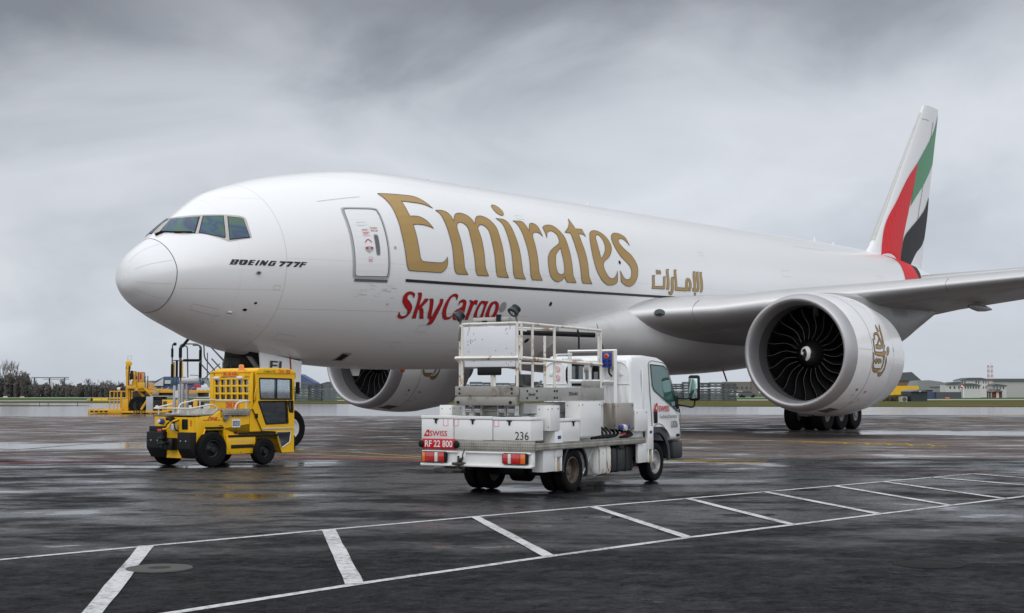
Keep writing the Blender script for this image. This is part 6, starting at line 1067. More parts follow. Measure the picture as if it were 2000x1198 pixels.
# outrigger legs
for x0, y0, y1 in ((-1.06, -1.02, -.80), (2.23, -1.03, -.96), (-1.06, .80, 1.02), (1.62, .82, 1.03)):
    bm = nb(); box(bm, x0, x0+.34, y0+.02, y1, .36, .70, .006); box(bm, x0+.34, x0+.58, y0, y1-.02, .58, .985, .008); box(bm, x0+.36, x0+.40, y0, y1-.02, .36, .58, .004); box(bm, x0+.52, x0+.56, y0, y1-.02, .36, .58, .004)
    LG = obj('outrigger_leg', bm, WHT if y0 < 0 else LGREY, TRK); bm = nb(); box(bm, x0+.41, x0+.51, y0+.01, y1-.04, .35, .50, .02); obj('leg_foot', bm, pbr('worn_wood_pad', (.45, .34, .20), .7, dirt=(.2, .12, .06)), LG)
    if y0 < 0: bm = nb(); box(bm, x0+.42, x0+.52, y0-.004, y0+.002, .86, .91); obj('blue_sticker', bm, BLUE, LG)
bm = nb(); box(bm, .30, .75, -.93, -.50, .21, .72, .06); tk = obj('fuel_tank', bm, pbr('tank_grey', (.40, .40, .38), .45, metal=.3, dirt=(.2, .17, .14), dlo=.5, dhi=.75), TRK)
bm = nb(); box(bm, .76, 1.22, -1.0, -.50, .22, .72, .09); tk2 = obj('tool_locker', bm, WHT, TRK)
bm = nb(); tube(bm, [(.34, -.935, .27), (.70, -.935, .68)], .014, 4); tube(bm, [(.34, -.935, .68), (.70, -.935, .27)], .014, 4); obj('tank_ribs', bm, LGREY, tk)
bm = nb()
for x in (.84, 1.10): box(bm, x, x+.05, -1.008, -.5, .212, .728, .095)
obj('tank_strap', bm, RUSTY, tk2)
bm = nb(); box(bm, 1.30, 2.30, -.90, -.45, .23, .66, .06); box(bm, 1.7, 1.9, -.92, -.6, .6, .72, .03)
for x in (1.42, 1.62, 1.95, 2.15): box(bm, x, x+.04, -.915, -.46, .23, .665, .03)
obj('battery_box', bm, pbr('black_plastic', (.022, .023, .025), .45), TRK)
# lifting gear under the platform
bm = nb(); box(bm, -.56, 1.45, -.57, -.455, .81, 1.24, .01); box(bm, -.85, 1.5, -.53, -.445, 1.25, 1.42, .008); obj('lift_casing', bm, WHT, TRK)
bm = nb(); box(bm, -.85, 1.50, -.44, -.36, 1.21, 1.38, .01); box(bm, -.85, 1.50, .16, .24, 1.21, 1.38, .01); box(bm, -.8, 1.45, -.40, -.33, .98, 1.16, .01); box(bm, -.8, 1.45, .10, .18, .98, 1.16, .01); box(bm, -.9, 1.55, -.36, .20, .81, .96, .01); box(bm, 1.1, 1.4, -.6, .3, 1.2, 1.42, .02)
SCI = obj('scissor_lift', bm, WHT, TRK)
for y in (.24, .08, -.36, -.54):
    bm = nb(); lathe(bm, [(-.055, .055), (.055, .055)], (-1.20, y, 1.315), 'Y', 16); obj('roller', bm, ALU, SCI)
    for d_ in (-.0675, .0675): bm = nb(); box(bm, -1.25, -1.14, y+d_-.0075, y+d_+.0075, 1.23, 1.385); obj('roller_bracket', bm, LGREY, SCI)
bm = nb(); tube(bm, [(-1.20, -.62, 1.315), (-1.20, .32, 1.315)], .02, 8); box(bm, -1.15, -.85, -.45, .2, 1.22, 1.38, .01); obj('roller_shaft', bm, GREYM, SCI)
# platform deck
bm = nb(); box(bm, -1.33, 1.48, -.70, .42, 1.46, 1.655, .004); DECK = obj('platform_deck', bm, GREYM, TRK)
bm = nb(); box(bm, -1.36, -1.331, -.735, .43, 1.535, 1.685, .01); box(bm, -1.40, -1.331, -.70, .41, 1.385, 1.515, .012); box(bm, -1.345, -1.331, -.70, .40, 1.515, 1.535); obj('deck_edge', bm, pbr('worn_grey_edge', (.33, .31, .285), .5, metal=.2, dirt=(.16, .13, .10), dscale=4, dlo=.5, dhi=.7), DECK)
bm = nb(); box(bm, -1.30, 1.49, -.735, -.701, 1.45, 1.665, .006); obj('deck_side_plate', bm, GREYM, DECK)
bm = nb()
for x in (-1.10, -.80, -.24, -.16): 
    for z in (1.50, 1.61): lathe(bm, [(-.012, .017), (0, .017)], (x, -.736, z), 'Y', 8)
for y in (-.62, .34):
    for z in (1.575, 1.645): lathe(bm, [(-.01, .016), (0, .016)], (-1.362, y, z), 'X', 8)
    lathe(bm, [(-.015, .024), (0, .024)], (-1.402, y, 1.435), 'X', 10)
obj('deck_bolts', bm, DARK, DECK)
text('deck_lettering', '203x461', (-1.06, -.7375, 1.535), (1, 0, 0), (0, 0, 1), .04, TXTB, DECK, width=.21); text('deck_lettering', '203x461', (.24, -.7375, 1.535), (1, 0, 0), (0, 0, 1), .06, TXTB, DECK, width=.30)
# railings
q = .0225
def rail(nm, pts, mat=RUSTY, r=q, n=8, rr=.0): 
    bm = nb(); tube(bm, rounded(pts, rr) if rr else pts, r*1.15 if n == 4 else r, n); return obj(nm, bm, mat, TRK)
for y in (.33, -.68): rail('rail_post', [(-1.30, y, 1.66), (-1.30, y, 2.66)])
rail('rail_post', [(-1.28, -.745, 2.66), (-1.28, -.745, 2.1)], r=.02)
for x in (-.87, -.17, 1.44): rail('rail_post', [(x, -.70, 1.66), (x, -.70, 2.66)])
rail('rail_post', [(1.36, -.70, 2.05), (1.36, -.70, 2.6)], r=.02)
for x in (-1.25, -.3, .6, 1.44): rail('rail_post', [(x, .40, 1.66), (x, .40, 2.64)], r=.024)
rail('rail_post', [(-1.30, -.27, 1.66), (-1.30, -.27, 1.98)], r=.022)
rail('top_rail', [(-1.30, .33, 2.66), (-1.30, -.66, 2.66), (-1.25, -.70, 2.66), (1.46, -.70, 2.64)]); rail('top_rail', [(-1.30, .36, 2.64), (-1.2, .40, 2.64), (1.46, .40, 2.64)], r=.022)
rail('middle_rail', [(-1.33, .44, 2.125), (-1.33, -.72, 2.12)], n=4, r=.028); rail('middle_rail', [(-1.3, -.715, 2.12), (1.44, -.715, 2.06)], n=4, r=.026); rail('middle_rail', [(-1.3, .40, 2.08), (1.44, .40, 2.08)], r=.02)
rail('gate_hoop', [(-.02, .38, 2.1), (-.02, .38, 2.52), (.08, .3, 2.62), (.3, .1, 2.62)], WHT, .026, 8, .1)
rail('padded_bar', [(.0, .33, 2.59), (1.40, -.60, 2.56)], BLK, .045, 10)
rail('rail_hook', [(.62, -.70, 2.62), (.62, -.72, 2.5), (.62, -.72, 2.30)], BLK, .016)
bm = nb(); box(bm, -1.312, -1.300, -.655, .305, 2.155, 2.62, .003); box(bm, -1.315, -1.300, -.65, .28, 1.985, 2.09, .003); PN = obj('rear_panel', bm, pbr('white_board', (.76, .77, .80), .4, var=.05, dirt=(.5, .48, .46), dlo=.65, dhi=.9), TRK)
bm = nb(); random.seed(3)
for i in range(20):
    y, z = random.choice((-.52, -.46, -.6, .1, -.05, -.3, .2, -.5)) + random.uniform(-.03, .03), random.uniform(2.0, 2.58); lathe(bm, [(-.004, .007), (0, .007)], (-1.314, y, z), 'X', 6)
for y, z in ((.19, 2.55), (.16, 2.35), (-.56, 2.56)): box(bm, -1.315, -1.312, y, y+.006, z, z+.07)
obj('panel_holes', bm, DARK, PN)
bm = nb(); box(bm, -1.36, -1.325, -.42, .02, 1.855, 1.985, .02); obj('black_pad', bm, BLK, TRK)
bm = nb(); box(bm, -1.26, -1.06, -.50, .16, 2.70, 2.76, .01); TP = obj('tool_tray', bm, LGREY, TRK)
bm = nb(); box(bm, -1.29, -1.24, -.10, -.03, 2.66, 2.71); box(bm, -1.29, -1.24, -.36, -.29, 2.66, 2.80); obj('tray_clamps', bm, BLKM, TP)
rail('brace', [(-1.28, .30, 2.64), (-.1, -.66, 2.60)], r=.018)
# floodlights
for y, dz, aim in ((.40, 0, (-.5, .5, -.5)), (-.62, .05, (-.75, .25, -.75))):
    tg = Vector(aim).normalized(); M = Matrix.Translation((-1.30, y, 2.79+dz)) @ tg.to_track_quat('Z', 'Y').to_matrix().to_4x4()
    bm = nb(); lathe(bm, [(-.10, .03), (-.085, .065), (-.02, .075), (.0, .088), (.04, .092), (.045, .08)], (0, 0, 0), 'Z', 24)
    for k in range(5): lathe(bm, [(-.08+.012*k, .078), (-.074+.012*k, .078)], (0, 0, 0), 'Z', 20)
    for v in bm.verts: v.co = M @ v.co
    FL = obj('floodlight', bm, pbr('floodlight_grey', (.035, .04, .05), .4, metal=.2), TRK)
    bm = nb(); lathe(bm, [(.04, .08), (.048, .02)], (0, 0, 0), 'Z', 24)
    for v in bm.verts: v.co = M @ v.co
    obj('lamp_glass', bm, glass('lamp_glass', (.4, .4, .42), .3), FL)
    bm = nb(); tube(bm, rounded([(-1.29, y-.02, 2.76+dz), (-1.285, y-.05 if y < 0 else y-.03, 2.66), (-1.29, y-.06 if y < 0 else y, 2.4)], .04), .018, 8); obj('lamp_bracket', bm, pbr('grimy_bracket', (.16, .145, .12), .6), FL)
# control frame behind the cab
fr = .03
for pts in ([(2.05, .24, .80), (2.05, .24, 2.31), (2.05, -.66, 2.31), (2.05, -.66, .80)], [(2.05, .24, 1.78), (2.05, -.66, 1.77)], [(2.05, -.43, 1.77), (2.05, -.43, 2.31)]): rail('control_frame', pts, WHTC, fr, 4)
for y_ in (-.07, -.19): rail('control_frame', [(2.02, y_, 1.3), (2.02, y_, 2.02)], WHTC, .022)
rail('handrail', [(.55, -.45, 2.13), (1.2, -.45, 2.14), (1.42, -.5, 2.02), (1.42, -.5, 1.7)], WHTC, .02, 8, .10); rail('handrail', [(.9, -.1, 1.7), (.9, -.1, 2.22), (1.5, -.1, 2.24)], WHTC, .018, 8, .1)
bm = nb(); box(bm, 1.955, 2.03, -.66, -.46, 2.015, 2.29, .010); CB_ = obj('control_box', bm, pbr('control_box_tan', (.42, .33, .16), .5), TRK)
bm = nb(); box(bm, 1.935, 1.954, -.655, -.465, 2.02, 2.285, .005); obj('control_face', bm, BLUE, CB_)
bm = nb(); lathe(bm, [(-.02, .042), (0, .042)], (1.935, -.56, 2.215), 'X', 16); obj('button_ring', bm, YEL, CB_)
bm = nb(); lathe(bm, [(-.045, .024), (-.03, .033), (-.02, .022)], (1.935, -.56, 2.215), 'X', 14); obj('stop_button', bm, RED, CB_)
bm = nb()
for y_ in (-.51, -.61):
    for z in (2.06, 2.125): lathe(bm, [(-.012, .018), (0, .018)], (1.935, y_, z), 'X', 8)
obj('push_buttons', bm, BLK, CB_)
bm = nb(); tube(bm, rounded([(1.98, -.58, 2.02), (1.97, -.58, 1.92), (1.97, -.64, 1.86)], .04), .018, 8); obj('control_lead', bm, BLK, CB_)
bm = nb(); box(bm, 2.06, 2.08, -.66, -.42, 1.78, 2.30, .004); obj('control_backboard', bm, WHTC, TRK)
bm = nb(); box(bm, 1.98, 2.05, -.19, -.08, 1.95, 2.06, .01); obj('junction_box', bm, STEEL, TRK)
# coiled hose
bm = nb(); pts = []
for i in range(150):
    t_ = i/149; a = t_*2*math.pi*16; r_ = .028+.012*t_; c_ = Vector((-1.0+.18*t_*0+.02, -.46-.10*t_, 2.05-.35*t_)); pts.append(c_+Vector((.0+r_*math.cos(a)*.9, r_*math.sin(a), .0)))
tube(bm, pts, .007, 5); tube(bm, rounded([pts[-1], pts[-1]+Vector((.05, -.05, -.04)), pts[-1]+Vector((.3, -.1, -.02)), pts[-1]+Vector((.5, -.05, .06))], .1), .022, 8); obj('coiled_hose', bm, pbr('hose_green', (.10, .105, .08), .5), TRK)
bm = nb(); box(bm, -.42, -.18, -.30, -.10, 1.66, 1.88, .03); box(bm, -.3, -.1, -.4, -.2, 1.66, 1.76, .03); obj('tool_bag', bm, pbr('dark_canvas', (.05, .052, .055), .8, var=.5, vscale=9), TRK)
bm = nb(); box(bm, 1.25, 1.48, -.69, -.42, 1.66, 1.78, .01); obj('step_box', bm, GREYM, TRK)
WARN = pbr('warning_print', (.70, .25, .25), .5)
bm = nb()
for z in (2.0, 1.84):
    for i in range(12):
        a, b = 2*math.pi*i/12, 2*math.pi*(i+1)/12; tube(bm, [(2.18, .56+.045*math.cos(a), z+.05*math.sin(a)), (2.18, .56+.045*math.cos(b), z+.05*math.sin(b))], .006, 4)
    tube(bm, [(2.18, .53, z-.03), (2.18, .59, z+.03)], .006, 4)
obj('warning_sign', bm, WARN, CAB)

# ================================================================== yellow tow tractor
TUG = thing('tow_tractor', 'yellow baggage tow tractor with a caged cab window and orange roof beacon', 'tow tractor', (-2.631, -5.823, 0), -.073)
TUGG = glass('tractor_glass', (.80, .85, .87), .17); TUGD = glass('tractor_dark_glass', (.38, .40, .42), .07)
bm = nb(); side(-.70, .70, [(-.37, .20), (-.38, 1.06), (.10, 1.09), (.28, 1.20), (1.12, 1.20), (1.12, .74), (1.84, .72), (1.99, .24), (2.30, .24), (2.32, .74), (2.34, 1.0), (1.95, 1.0), (1.95, .62), (1.84, .645), (1.30, .645), (1.21, .25), (.44, .25), (.36, .80), (-.14, .80), (-.32, .20)], bm, .010); BODY = obj('body', bm, YEL, TUG)
bm = nb(); box(bm, -.35, 1.1, -.52, .52, .25, 1.0); box(bm, 1.1, 2.2, -.52, .52, .25, .62); obj('underframe', bm, BLKM, TUG)
for s in (-1, 1):
    # proud side panels
    bm = nb(); box(bm, .42, 1.22, s*.70, s*.745, .255, .66, .012) if s > 0 else box(bm, .42, 1.22, -.745, -.70, .255, .66, .012); sk = obj('side_skirt', bm, YEL, TUG)
    y0, y1 = (-.755, -.73) if s < 0 else (.73, .755)
    bm = nb(); box(bm, .46, 1.86, min(y0, y1), max(y0, y1), .615, .665, .004); obj('rubber_strip', bm, BLK, sk)
    bm = nb(); box(bm, .54, 1.16, min(y0, y1), max(y0, y1), .375, .455, .004); obj('step_slot', bm, DARK, sk)
    bm = nb(); ax = [(-.33, .24), (-.14, .80), (.36, .80), (.44, .30)]
    for p, q_ in zip(ax, ax[1:]): tube(bm, [(p[0], s*.715, p[1]), (q_[0], s*.715, q_[1])], .022, 4)
    obj('arch_lip', bm, YEL, TUG)
    bm = nb(); box(bm, -.13, .35, s*.72-.015, s*.72+.015, .80, .85, .004); obj('arch_flap', bm, BLK, TUG)
    wheel(TUG, (0, s*.72, .376), .376, .25, .20, pbr('black_wheel_rim', (.012, .012, .013), .4, metal=.3), out=s, hub=.4, bolts=6); wheel(TUG, (1.434, s*.73, .290), .290, .22, .15, pbr('black_wheel_rim', (.018, .018, .02)), out=s, hub=.45, bolts=5)
for x_, z_ in ((0, .37), (1.42, .29)): bm = nb(); box(bm, x_-.1, x_+.1, -.6, .6, z_-.07, z_+.07, .02); obj('axle', bm, BLKM, TUG)
# rear: rubber buffers, hitch, lamps
for y0, y1 in ((.22, .80), (-.72, -.28)):
    bm = nb(); side(y0, y1, [(-.53, .74), (-.36, .745), (-.36, .19), (-.40, .19), (-.53, .40)], bm, .012); BF = obj('rubber_buffer', bm, pbr('buffer_rubber', (.011, .011, .012), .6, var=.4, spec=.25), TUG)
    bm = nb(); [lathe(bm, [(-.012, .018), (.0, .018)], (-.532, y_, .56), 'X', 8) for y_ in (y0+(y1-y0)*.3, y0+(y1-y0)*.7)]; obj('buffer_bolts', bm, ALU, BF)
bm = nb(); rear(-.42, -.38, [(.22, .19), (.22, .74), (.66, .90), (.66, 1.06), (-.70, 1.06), (-.70, .74), (-.28, .74), (-.28, .19)], bm); obj('tail_plate', bm, YEL, TUG)
bm = nb(); box(bm, -.47, -.41, .26, .80, .70, .86, .02); TLc = obj('lamp_cluster', bm, BLK, TUG)
bm = nb(); box(bm, -.482, -.468, .34, .48, .74, .80, .004); obj('tail_lens', bm, REDL, TLc)
bm = nb(); box(bm, -.435, -.415, -.50, -.30, .80, 1.02, .01); LB = obj('lamp_block', bm, BLK, TUG)
for z in (.84, .91, .98):
    for y_ in (-.36, -.44): bm = nb(); lathe(bm, [(-.018, .026), (-.0, .028)], (-.432, y_, z), 'X', 10); obj('lamp_eye', bm, BLKM, LB)
bm = nb(); lathe(bm, [(-.11, .055), (-.05, .062), (0, .06)], (-.42, .36, .965), 'X', 16); SK = obj('trailer_socket', bm, pbr('socket_blue', (.03, .08, .30), .4), TUG)
bm = nb(); lathe(bm, [(-.14, .04), (-.10, .05)], (-.42, .36, .965), 'X', 14); obj('socket_cap', bm, WHL, SK)
bm = nb(); tube(bm, rounded([(-.46, .18, .78), (-.60, .16, .80), (-.60, -.06, .82), (-.56, -.10, .97), (-.46, -.2, 1.0)], .06), .018, 8); obj('grab_bar', bm, YEL, TUG)
bm = nb(); box(bm, -.56, -.46, -.20, -.04, .78, .92, .02); obj('work_lamp', bm, LGREY, TUG)
bm = nb(); box(bm, -.60, -.44, -.18, .10, .36, .62, .02); box(bm, -.72, -.58, -.06, .16, .48, .54, .01); tube(bm, [(-.66, .06, .40), (-.66, .06, .68)], .025, 8); lathe(bm, [(-.05, .05), (.05, .05)], (-.62, .12, .60), 'X', 12); box(bm, -.7, -.6, .02, .2, .58, .64, .015); obj('tow_hitch', bm, pbr('black_grease', (.014, .014, .014), .35, metal=.4), TUG)
bm = nb(); tube(bm, rounded([(-.44, .05, 1.02), (-.56, .0, 1.05), (-.58, -.1, 1.0), (-.5, -.12, .95)], .04), .025, 8); box(bm, -.56, -.42, -.06, .10, .99, 1.06, .02); obj('cable_bundle', bm, BLK, TUG)
# rear deck, rails and steps
bm = nb(); box(bm, -.42, .10, -.66, .70, 1.09, 1.125, .006); prism(bm, [(.10, 1.09), (.28, 1.20), (.28, 1.235), (.10, 1.125)], lambda a, b: (a, -.66, b), lambda a, b: (a, .70, b)); box(bm, .28, 1.11, -.735, .60, 1.201, 1.225, .005); DK = obj('deck_plate', bm, TREADT, TUG)
bm = nb(); box(bm, .30, 1.06, -.75, -.736, 1.09, 1.22, .004); obj('step_edge', bm, TREAD, DK)
def tr_(nm, pts, r=.018, mat=None, rr=.05): bm = nb(); tube(bm, rounded(pts, rr), r, 8); return obj(nm, bm, mat or pbr('pale_rail_paint', (.66, .64, .56), .4), TUG)
tr_('deck_rail', [(.02, .66, 1.33), (-.46, .68, 1.24), (-.45, .2, 1.245), (-.43, -.60, 1.245), (.10, -.62, 1.33), (.24, -.62, 1.28), (.24, -.62, 1.20)], rr=.08)
for x, y, z in ((-.44, .5, 1.25), (-.43, 0, 1.25), (-.42, -.5, 1.25), (-.1, -.62, 1.29)): tr_('rail_leg', [(x, y, 1.11), (x, y, z)], .015)
tr_('deck_rail', [(.0, .40, 1.12), (.05, .42, 1.34), (.5, .42, 1.42), (1.0, .42, 1.42)], rr=.08); tr_('deck_rail', [(.68, -.70, 1.22), (.70, -.70, 1.32), (.78, -.70, 1.38), (1.02, -.70, 1.40), (1.10, -.68, 1.40)], rr=.06); tr_('rail_leg', [(.98, -.70, 1.22), (.98, -.70, 1.40)], .015); tr_('rail_leg', [(.6, .42, 1.22), (.6, .42, 1.42)], .015)
tr_('deck_rail', [(1.05, .62, 1.41), (1.05, -.66, 1.41)], .018)
# cab
cabq = [(1.13, 1.20), (1.13, 2.0), (1.19, 2.05)]
bm = nb()
box(bm, 1.10, 1.16, .54, .60, 1.38, 2.02, .01); box(bm, 1.10, 1.16, -.73, -.66, 1.20, 2.02, .01); box(bm, 1.10, 1.15, -.66, .54, 1.20, 1.405, .006); box(bm, 1.10, 1.15, -.66, .54, 1.93, 2.02, .006); box(bm, 1.10, 1.16, .54, .72, 1.2, 2.02, .01)
for k in range(7): y_ = .54-1.20*(k)/6; box(bm, 1.09, 1.12, y_-.022, y_+.022, 1.40, 1.88, .004)
for z in (1.56, 1.73, 1.89): box(bm, 1.086, 1.118, -.66, .54, z-.022, z+.022, .004)
CG = obj('cab_cage', bm, YEL, TUG)
bm = nb(); box(bm, 1.13, 1.136, -.66, .54, 1.405, 1.93); obj('cage_window', bm, TUGG, CG)
bm = nb()
for y0 in (.30, -.52): box(bm, 1.07, 1.105, y0, y0+.22, 1.86, 1.96, .008)
obj('lamp_recess', bm, YEL2, CG)
for y0 in (.31, -.50): bm = nb(); tube(bm, [(1.06, y0+.01, 1.905), (1.06, y0+.20, 1.905)], .036, 12); obj('reversing_lamp', bm, pbr('lamp_white', (.72, .66, .62), .3), CG)
bm = nb(); box(bm, 1.083, 1.094, -.28, .24, 1.935, 2.06, .004); RP = obj('plate', bm, pbr('orange_plate', (.80, .30, .012), .4), CG)
text('plate_lettering', 'RF 10 438', (1.0805, .205, 1.965), (0, -1, 0), (0, 0, 1), .075, RED, RP, bold=.004, width=.45)
text('cage_lettering', 'DHL 008', (1.088, .10, 1.245), (0, -1, 0), (0, 0, 1), .115, RED, CG, width=.40)
bm = nb(); box(bm, 1.092, 1.0985, -.33, .14, 1.225, 1.38, .002); obj('number_plate', bm, pbr('orange_plate', (.8, .3, .012)), CG)
# door side with glazing
SD = []
for s in (-1, 1):
    def sy(y): return (-.735, -.69) if s < 0 else (.69, .735)
    a, b = sy(0); bm = nb()
    outer = [(1.13, 1.20), (1.17, 1.30), (1.24, 1.42), (1.20, 2.02), (2.34, 2.02), (2.34, .24), (1.99, .24), (1.80, .72), (1.38, .74)]
    W1_ = [(1.35, 1.44), (1.32, 1.895), (2.25, 1.88), (2.27, 1.43)]; W2_ = [(1.30, 1.385), (2.12, 1.385), (2.16, .90), (1.52, .885)]; W3_ = [(1.84, .70), (2.25, .70), (2.21, .47), (1.98, .35)]; W4_ = [(2.155, 1.385), (2.30, 1.385), (2.30, 1.14), (2.20, 1.15)]
    PSo = [[(x, z) for x, z in outer]] + [W1_, W2_, W3_, W4_]
    vs_, es_ = [], []
    for P in PSo: k0 = len(vs_); vs_ += [Vector(p) for p in P]; es_ += [(k0+i, k0+(i+1) % len(P)) for i in range(len(P))]
    v2, e2, f2 = delaunay_2d_cdt(vs_, es_, [], 0, 1e-5)[:3]
    VA = [bm.verts.new((v.x, a, v.y)) for v in v2]
    for f in f2:
        c_ = (sum(v2[i].x for i in f)/3, sum(v2[i].y for i in f)/3)
        if inside(c_, PSo): bm.faces.new([VA[i] for i in f])
    g = bmesh.ops.extrude_face_region(bm, geom=bm.faces[:])
    for e in g['geom']:
        if isinstance(e, bmesh.types.BMVert): e.co.y = b
    bmesh.ops.delete(bm, geom=[v for v in bm.verts if not v.link_faces], context='VERTS')
    sd_ = obj('cab_door', bm, YEL, TUG)
    ym = (a+b)/2
    for nm, W_p, mt in (('door_window', W1_, TUGG), ('lower_window', W2_, TUGD), ('kick_window', W3_, TUGD), ('vent_window', W4_, TUGD)):
        bm = nb(); prism(bm, W_p, lambda x, z: (x, ym-.004, z), lambda x, z: (x, ym+.004, z)); obj(nm, bm, mt, sd_)
        bm = nb(); yo = a-.003 if s < 0 else b+.003
        for p, q_ in zip(W_p, W_p[1:]+W_p[:1]): tube(bm, [(p[0], yo, p[1]), (q_[0], yo, q_[1])], .017 if nm != 'kick_window' else .012, 4)
        obj('window_seal', bm, BLK if nm != 'kick_window' else ALU, sd_)
    yo = a-.004 if s < 0 else b+.004
    bm = nb(); box(bm, 1.80, 1.83, yo-.006, yo+.006, 1.44, 1.885); obj('window_slider', bm, BLK, sd_)
    bm = nb(); tube(bm, rounded([(1.18, yo, 1.42), (1.16, yo+s*.03, 1.50), (1.19, yo+s*.03, 1.66), (1.24, yo, 1.70)], .04), .014, 8); obj('grab_handle', bm, YEL2, sd_)
    bm = nb(); box(bm, 1.42, 2.30, yo-.008, yo+.006, .765, .80, .004); obj('door_kick_strip', bm, LGREY, sd_)
    bm = nb(); tube(bm, [(1.13, yo, 1.22), (1.40, yo, .74)], .012, 5); box(bm, 1.20, 1.28, yo-.015, yo+.012, 1.02, 1.12, .01); obj('door_latch', bm, BLK, sd_)
    SD.append(sd_)
# front face, roof, inside
bm = nb(); box(bm, 2.30, 2.35, -.69, .69, .24, 1.05, .01); box(bm, 2.30, 2.345, -.69, -.62, 1.05, 2.02); box(bm, 2.30, 2.345, .62, .69, 1.05, 2.02); box(bm, 2.30, 2.345, -.62, .62, 1.92, 2.02); obj('front_panel', bm, YEL, TUG)
bm = nb(); box(bm, 2.315, 2.325, -.62, .62, 1.05, 1.92); obj('windscreen', bm, TUGG, TUG)
bm = nb(); box(bm, 2.34, 2.42, -.70, .70, .28, .62, .03); obj('front_buffer', bm, BLK, TUG)
bm = nb(); side(-.75, .75, [(1.24, 1.99), (1.24, 2.08), (1.32, 2.125), (1.8, 2.13), (2.2, 2.11), (2.36, 2.06), (2.38, 1.90), (2.34, 1.90), (2.34, 1.995)], bm, .02); RF_ = obj('roof', bm, YEL, TUG)
bm = nb(); box(bm, 1.08, 1.25, -.70, .70, 2.02, 2.055, .01); obj('roof_strip', bm, YEL, RF_)
text('roof_lettering', 'DHL 008', (1.86, -.7525, 2.0), (1, 0, 0), (0, 0, 1), .095, RED, RF_, width=.34); text('roof_lettering', 'CHARLATTE', (1.42, -.7525, 2.025), (1, 0, 0), (0, 0, 1), .045, TXTB, RF_, width=.34)
bm = nb(); lathe(bm, [(0, .075), (.02, .07), (.02, .062), (.13, .058), (.145, .04), (.147, .01)], (1.17, -.30, 2.055), 'Z', 20); obj('beacon', bm, pbr('beacon_orange', (.85, .24, .015), .2, coat=.8), RF_)
bm = nb(); box(bm, 1.25, 1.45, -.45, .05, .95, 1.62, .06); box(bm, 1.27, 1.7, -.45, .05, .9, 1.02, .04); obj('seat', bm, pbr('grey_seat', (.16, .17, .18), .7), TUG)
bm = nb(); box(bm, 1.95, 2.28, -.6, .6, .9, 1.28, .05); obj('dashboard', bm, BLKM, TUG)
bm = nb(); lathe(bm, [(-.012, .16), (.0, .17), (.012, .16), (0, .145)], (0, 0, 0), 'Z', 20, True); tube(bm, [(0, 0, -.3), (0, 0, 0)], .02, 8); tube(bm, [(-.16, 0, 0), (.16, 0, 0)], .012, 6)
for v in bm.verts: v.co = Matrix.Translation((1.86, -.2, 1.48)) @ Matrix.Rotation(R(-40), 4, 'Y') @ v.co
obj('steering_wheel', bm, BLK, TUG)
bm = nb(); tube(bm, [(1.16, -.66, 2.02), (1.16, .66, 2.02)], .01, 6); tube(bm, [(1.2, -.1, 1.50), (1.2, .12, 1.86)], .008, 5); obj('wiper_arm', bm, BLK, CG)
bm = nb(); box(bm, 2.36, 2.42, -.84, -.74, 1.55, 1.82, .02); tube(bm, [(2.34, -.72, 1.7), (2.39, -.80, 1.7)], .012, 6); obj('mirror', bm, BLK, TUG)
bm = nb()
for s in (-1, 1): side(min(s*.69, s*.715), max(s*.69, s*.715), [(1.08, 1.21), (1.16, 1.21), (1.40, .73), (1.08, .73)], bm)
obj('door_pillar', bm, YEL, TUG)
# lettering and stickers on the body side
yb = -.7025
text('side_lettering', 'DHL', (-.08, yb, .985), (1, 0, 0), (0, 0, 1), .075, TXTR, BODY, shear=.5, bold=.03, width=.29)
bm = nb()
for x0, x1, z in ((-.17, -.085, .985), (-.18, -.09, .998), (.20, .28, .985), (.205, .275, .998)): box(bm, x0, x1, yb-.001, yb+.001, z, z+.007)
obj('side_stripe', bm, TXTR, BODY)
text('rear_lettering', '8', (-.4225, -.575, .87), (0, -1, 0), (0, 0, 1), .13, RED, BODY, width=.065); text('side_lettering', 'CHARLATTE', (.66, yb, 1.055), (1, 0, 0), (0, 0, 1), .04, TXTB, BODY, width=.26)
text('side_lettering', 'TOYOTA MATERIAL HANDLING', (.52, -.7475, .515), (1, 0, 0), (0, 0, 1), .055, YEL2 if False else pbr('cream_lettering', (.75, .62, .28), .5), BODY, width=.62)
bm = nb(); tube(bm, [(.60, yb, 1.072), (.62, yb, 1.09), (.64, yb, 1.072), (.62, yb, 1.054), (.60, yb, 1.072)], .005, 4); obj('diamond_mark', bm, TXTB, BODY)
bm = nb(); box(bm, .60, .82, yb-.002, yb+.001, .83, 1.01); stk = obj('white_sticker', bm, TXTW, BODY); bm = nb(); box(bm, .615, .805, yb-.0035, yb-.0021, .86, .965); obj('sticker_panel', bm, pbr('sticker_grey_blue', (.12, .16, .22), .5), stk); text('sticker_lettering', 'ULD', (.635, yb-.0045, .885), (1, 0, 0), (0, 0, 1), .055, TXTW, stk, width=.15)
bm = nb(); lathe(bm, [(-.06, .05), (-.03, .06), (0, .045)], (.40, -.70, 1.02), 'Y', 14); lathe(bm, [(-.05, .03), (0, .03)], (.47, -.70, 1.06), 'Y', 10); obj('fuel_cap', bm, pbr('dull_metal', (.2, .2, .2), .4, metal=.6), TUG)
bm = nb(); box(bm, .24, .34, -.704, -.699, .865, .88); box(bm, 1.10, 1.106, -.704, -.698, .78, 1.2); box(bm, .78, 1.84, -.72, -.70, .685, .71); box(bm, .66, .72, -.73, -.70, .69, .74, .005); obj('body_gap', bm, DARK, BODY)

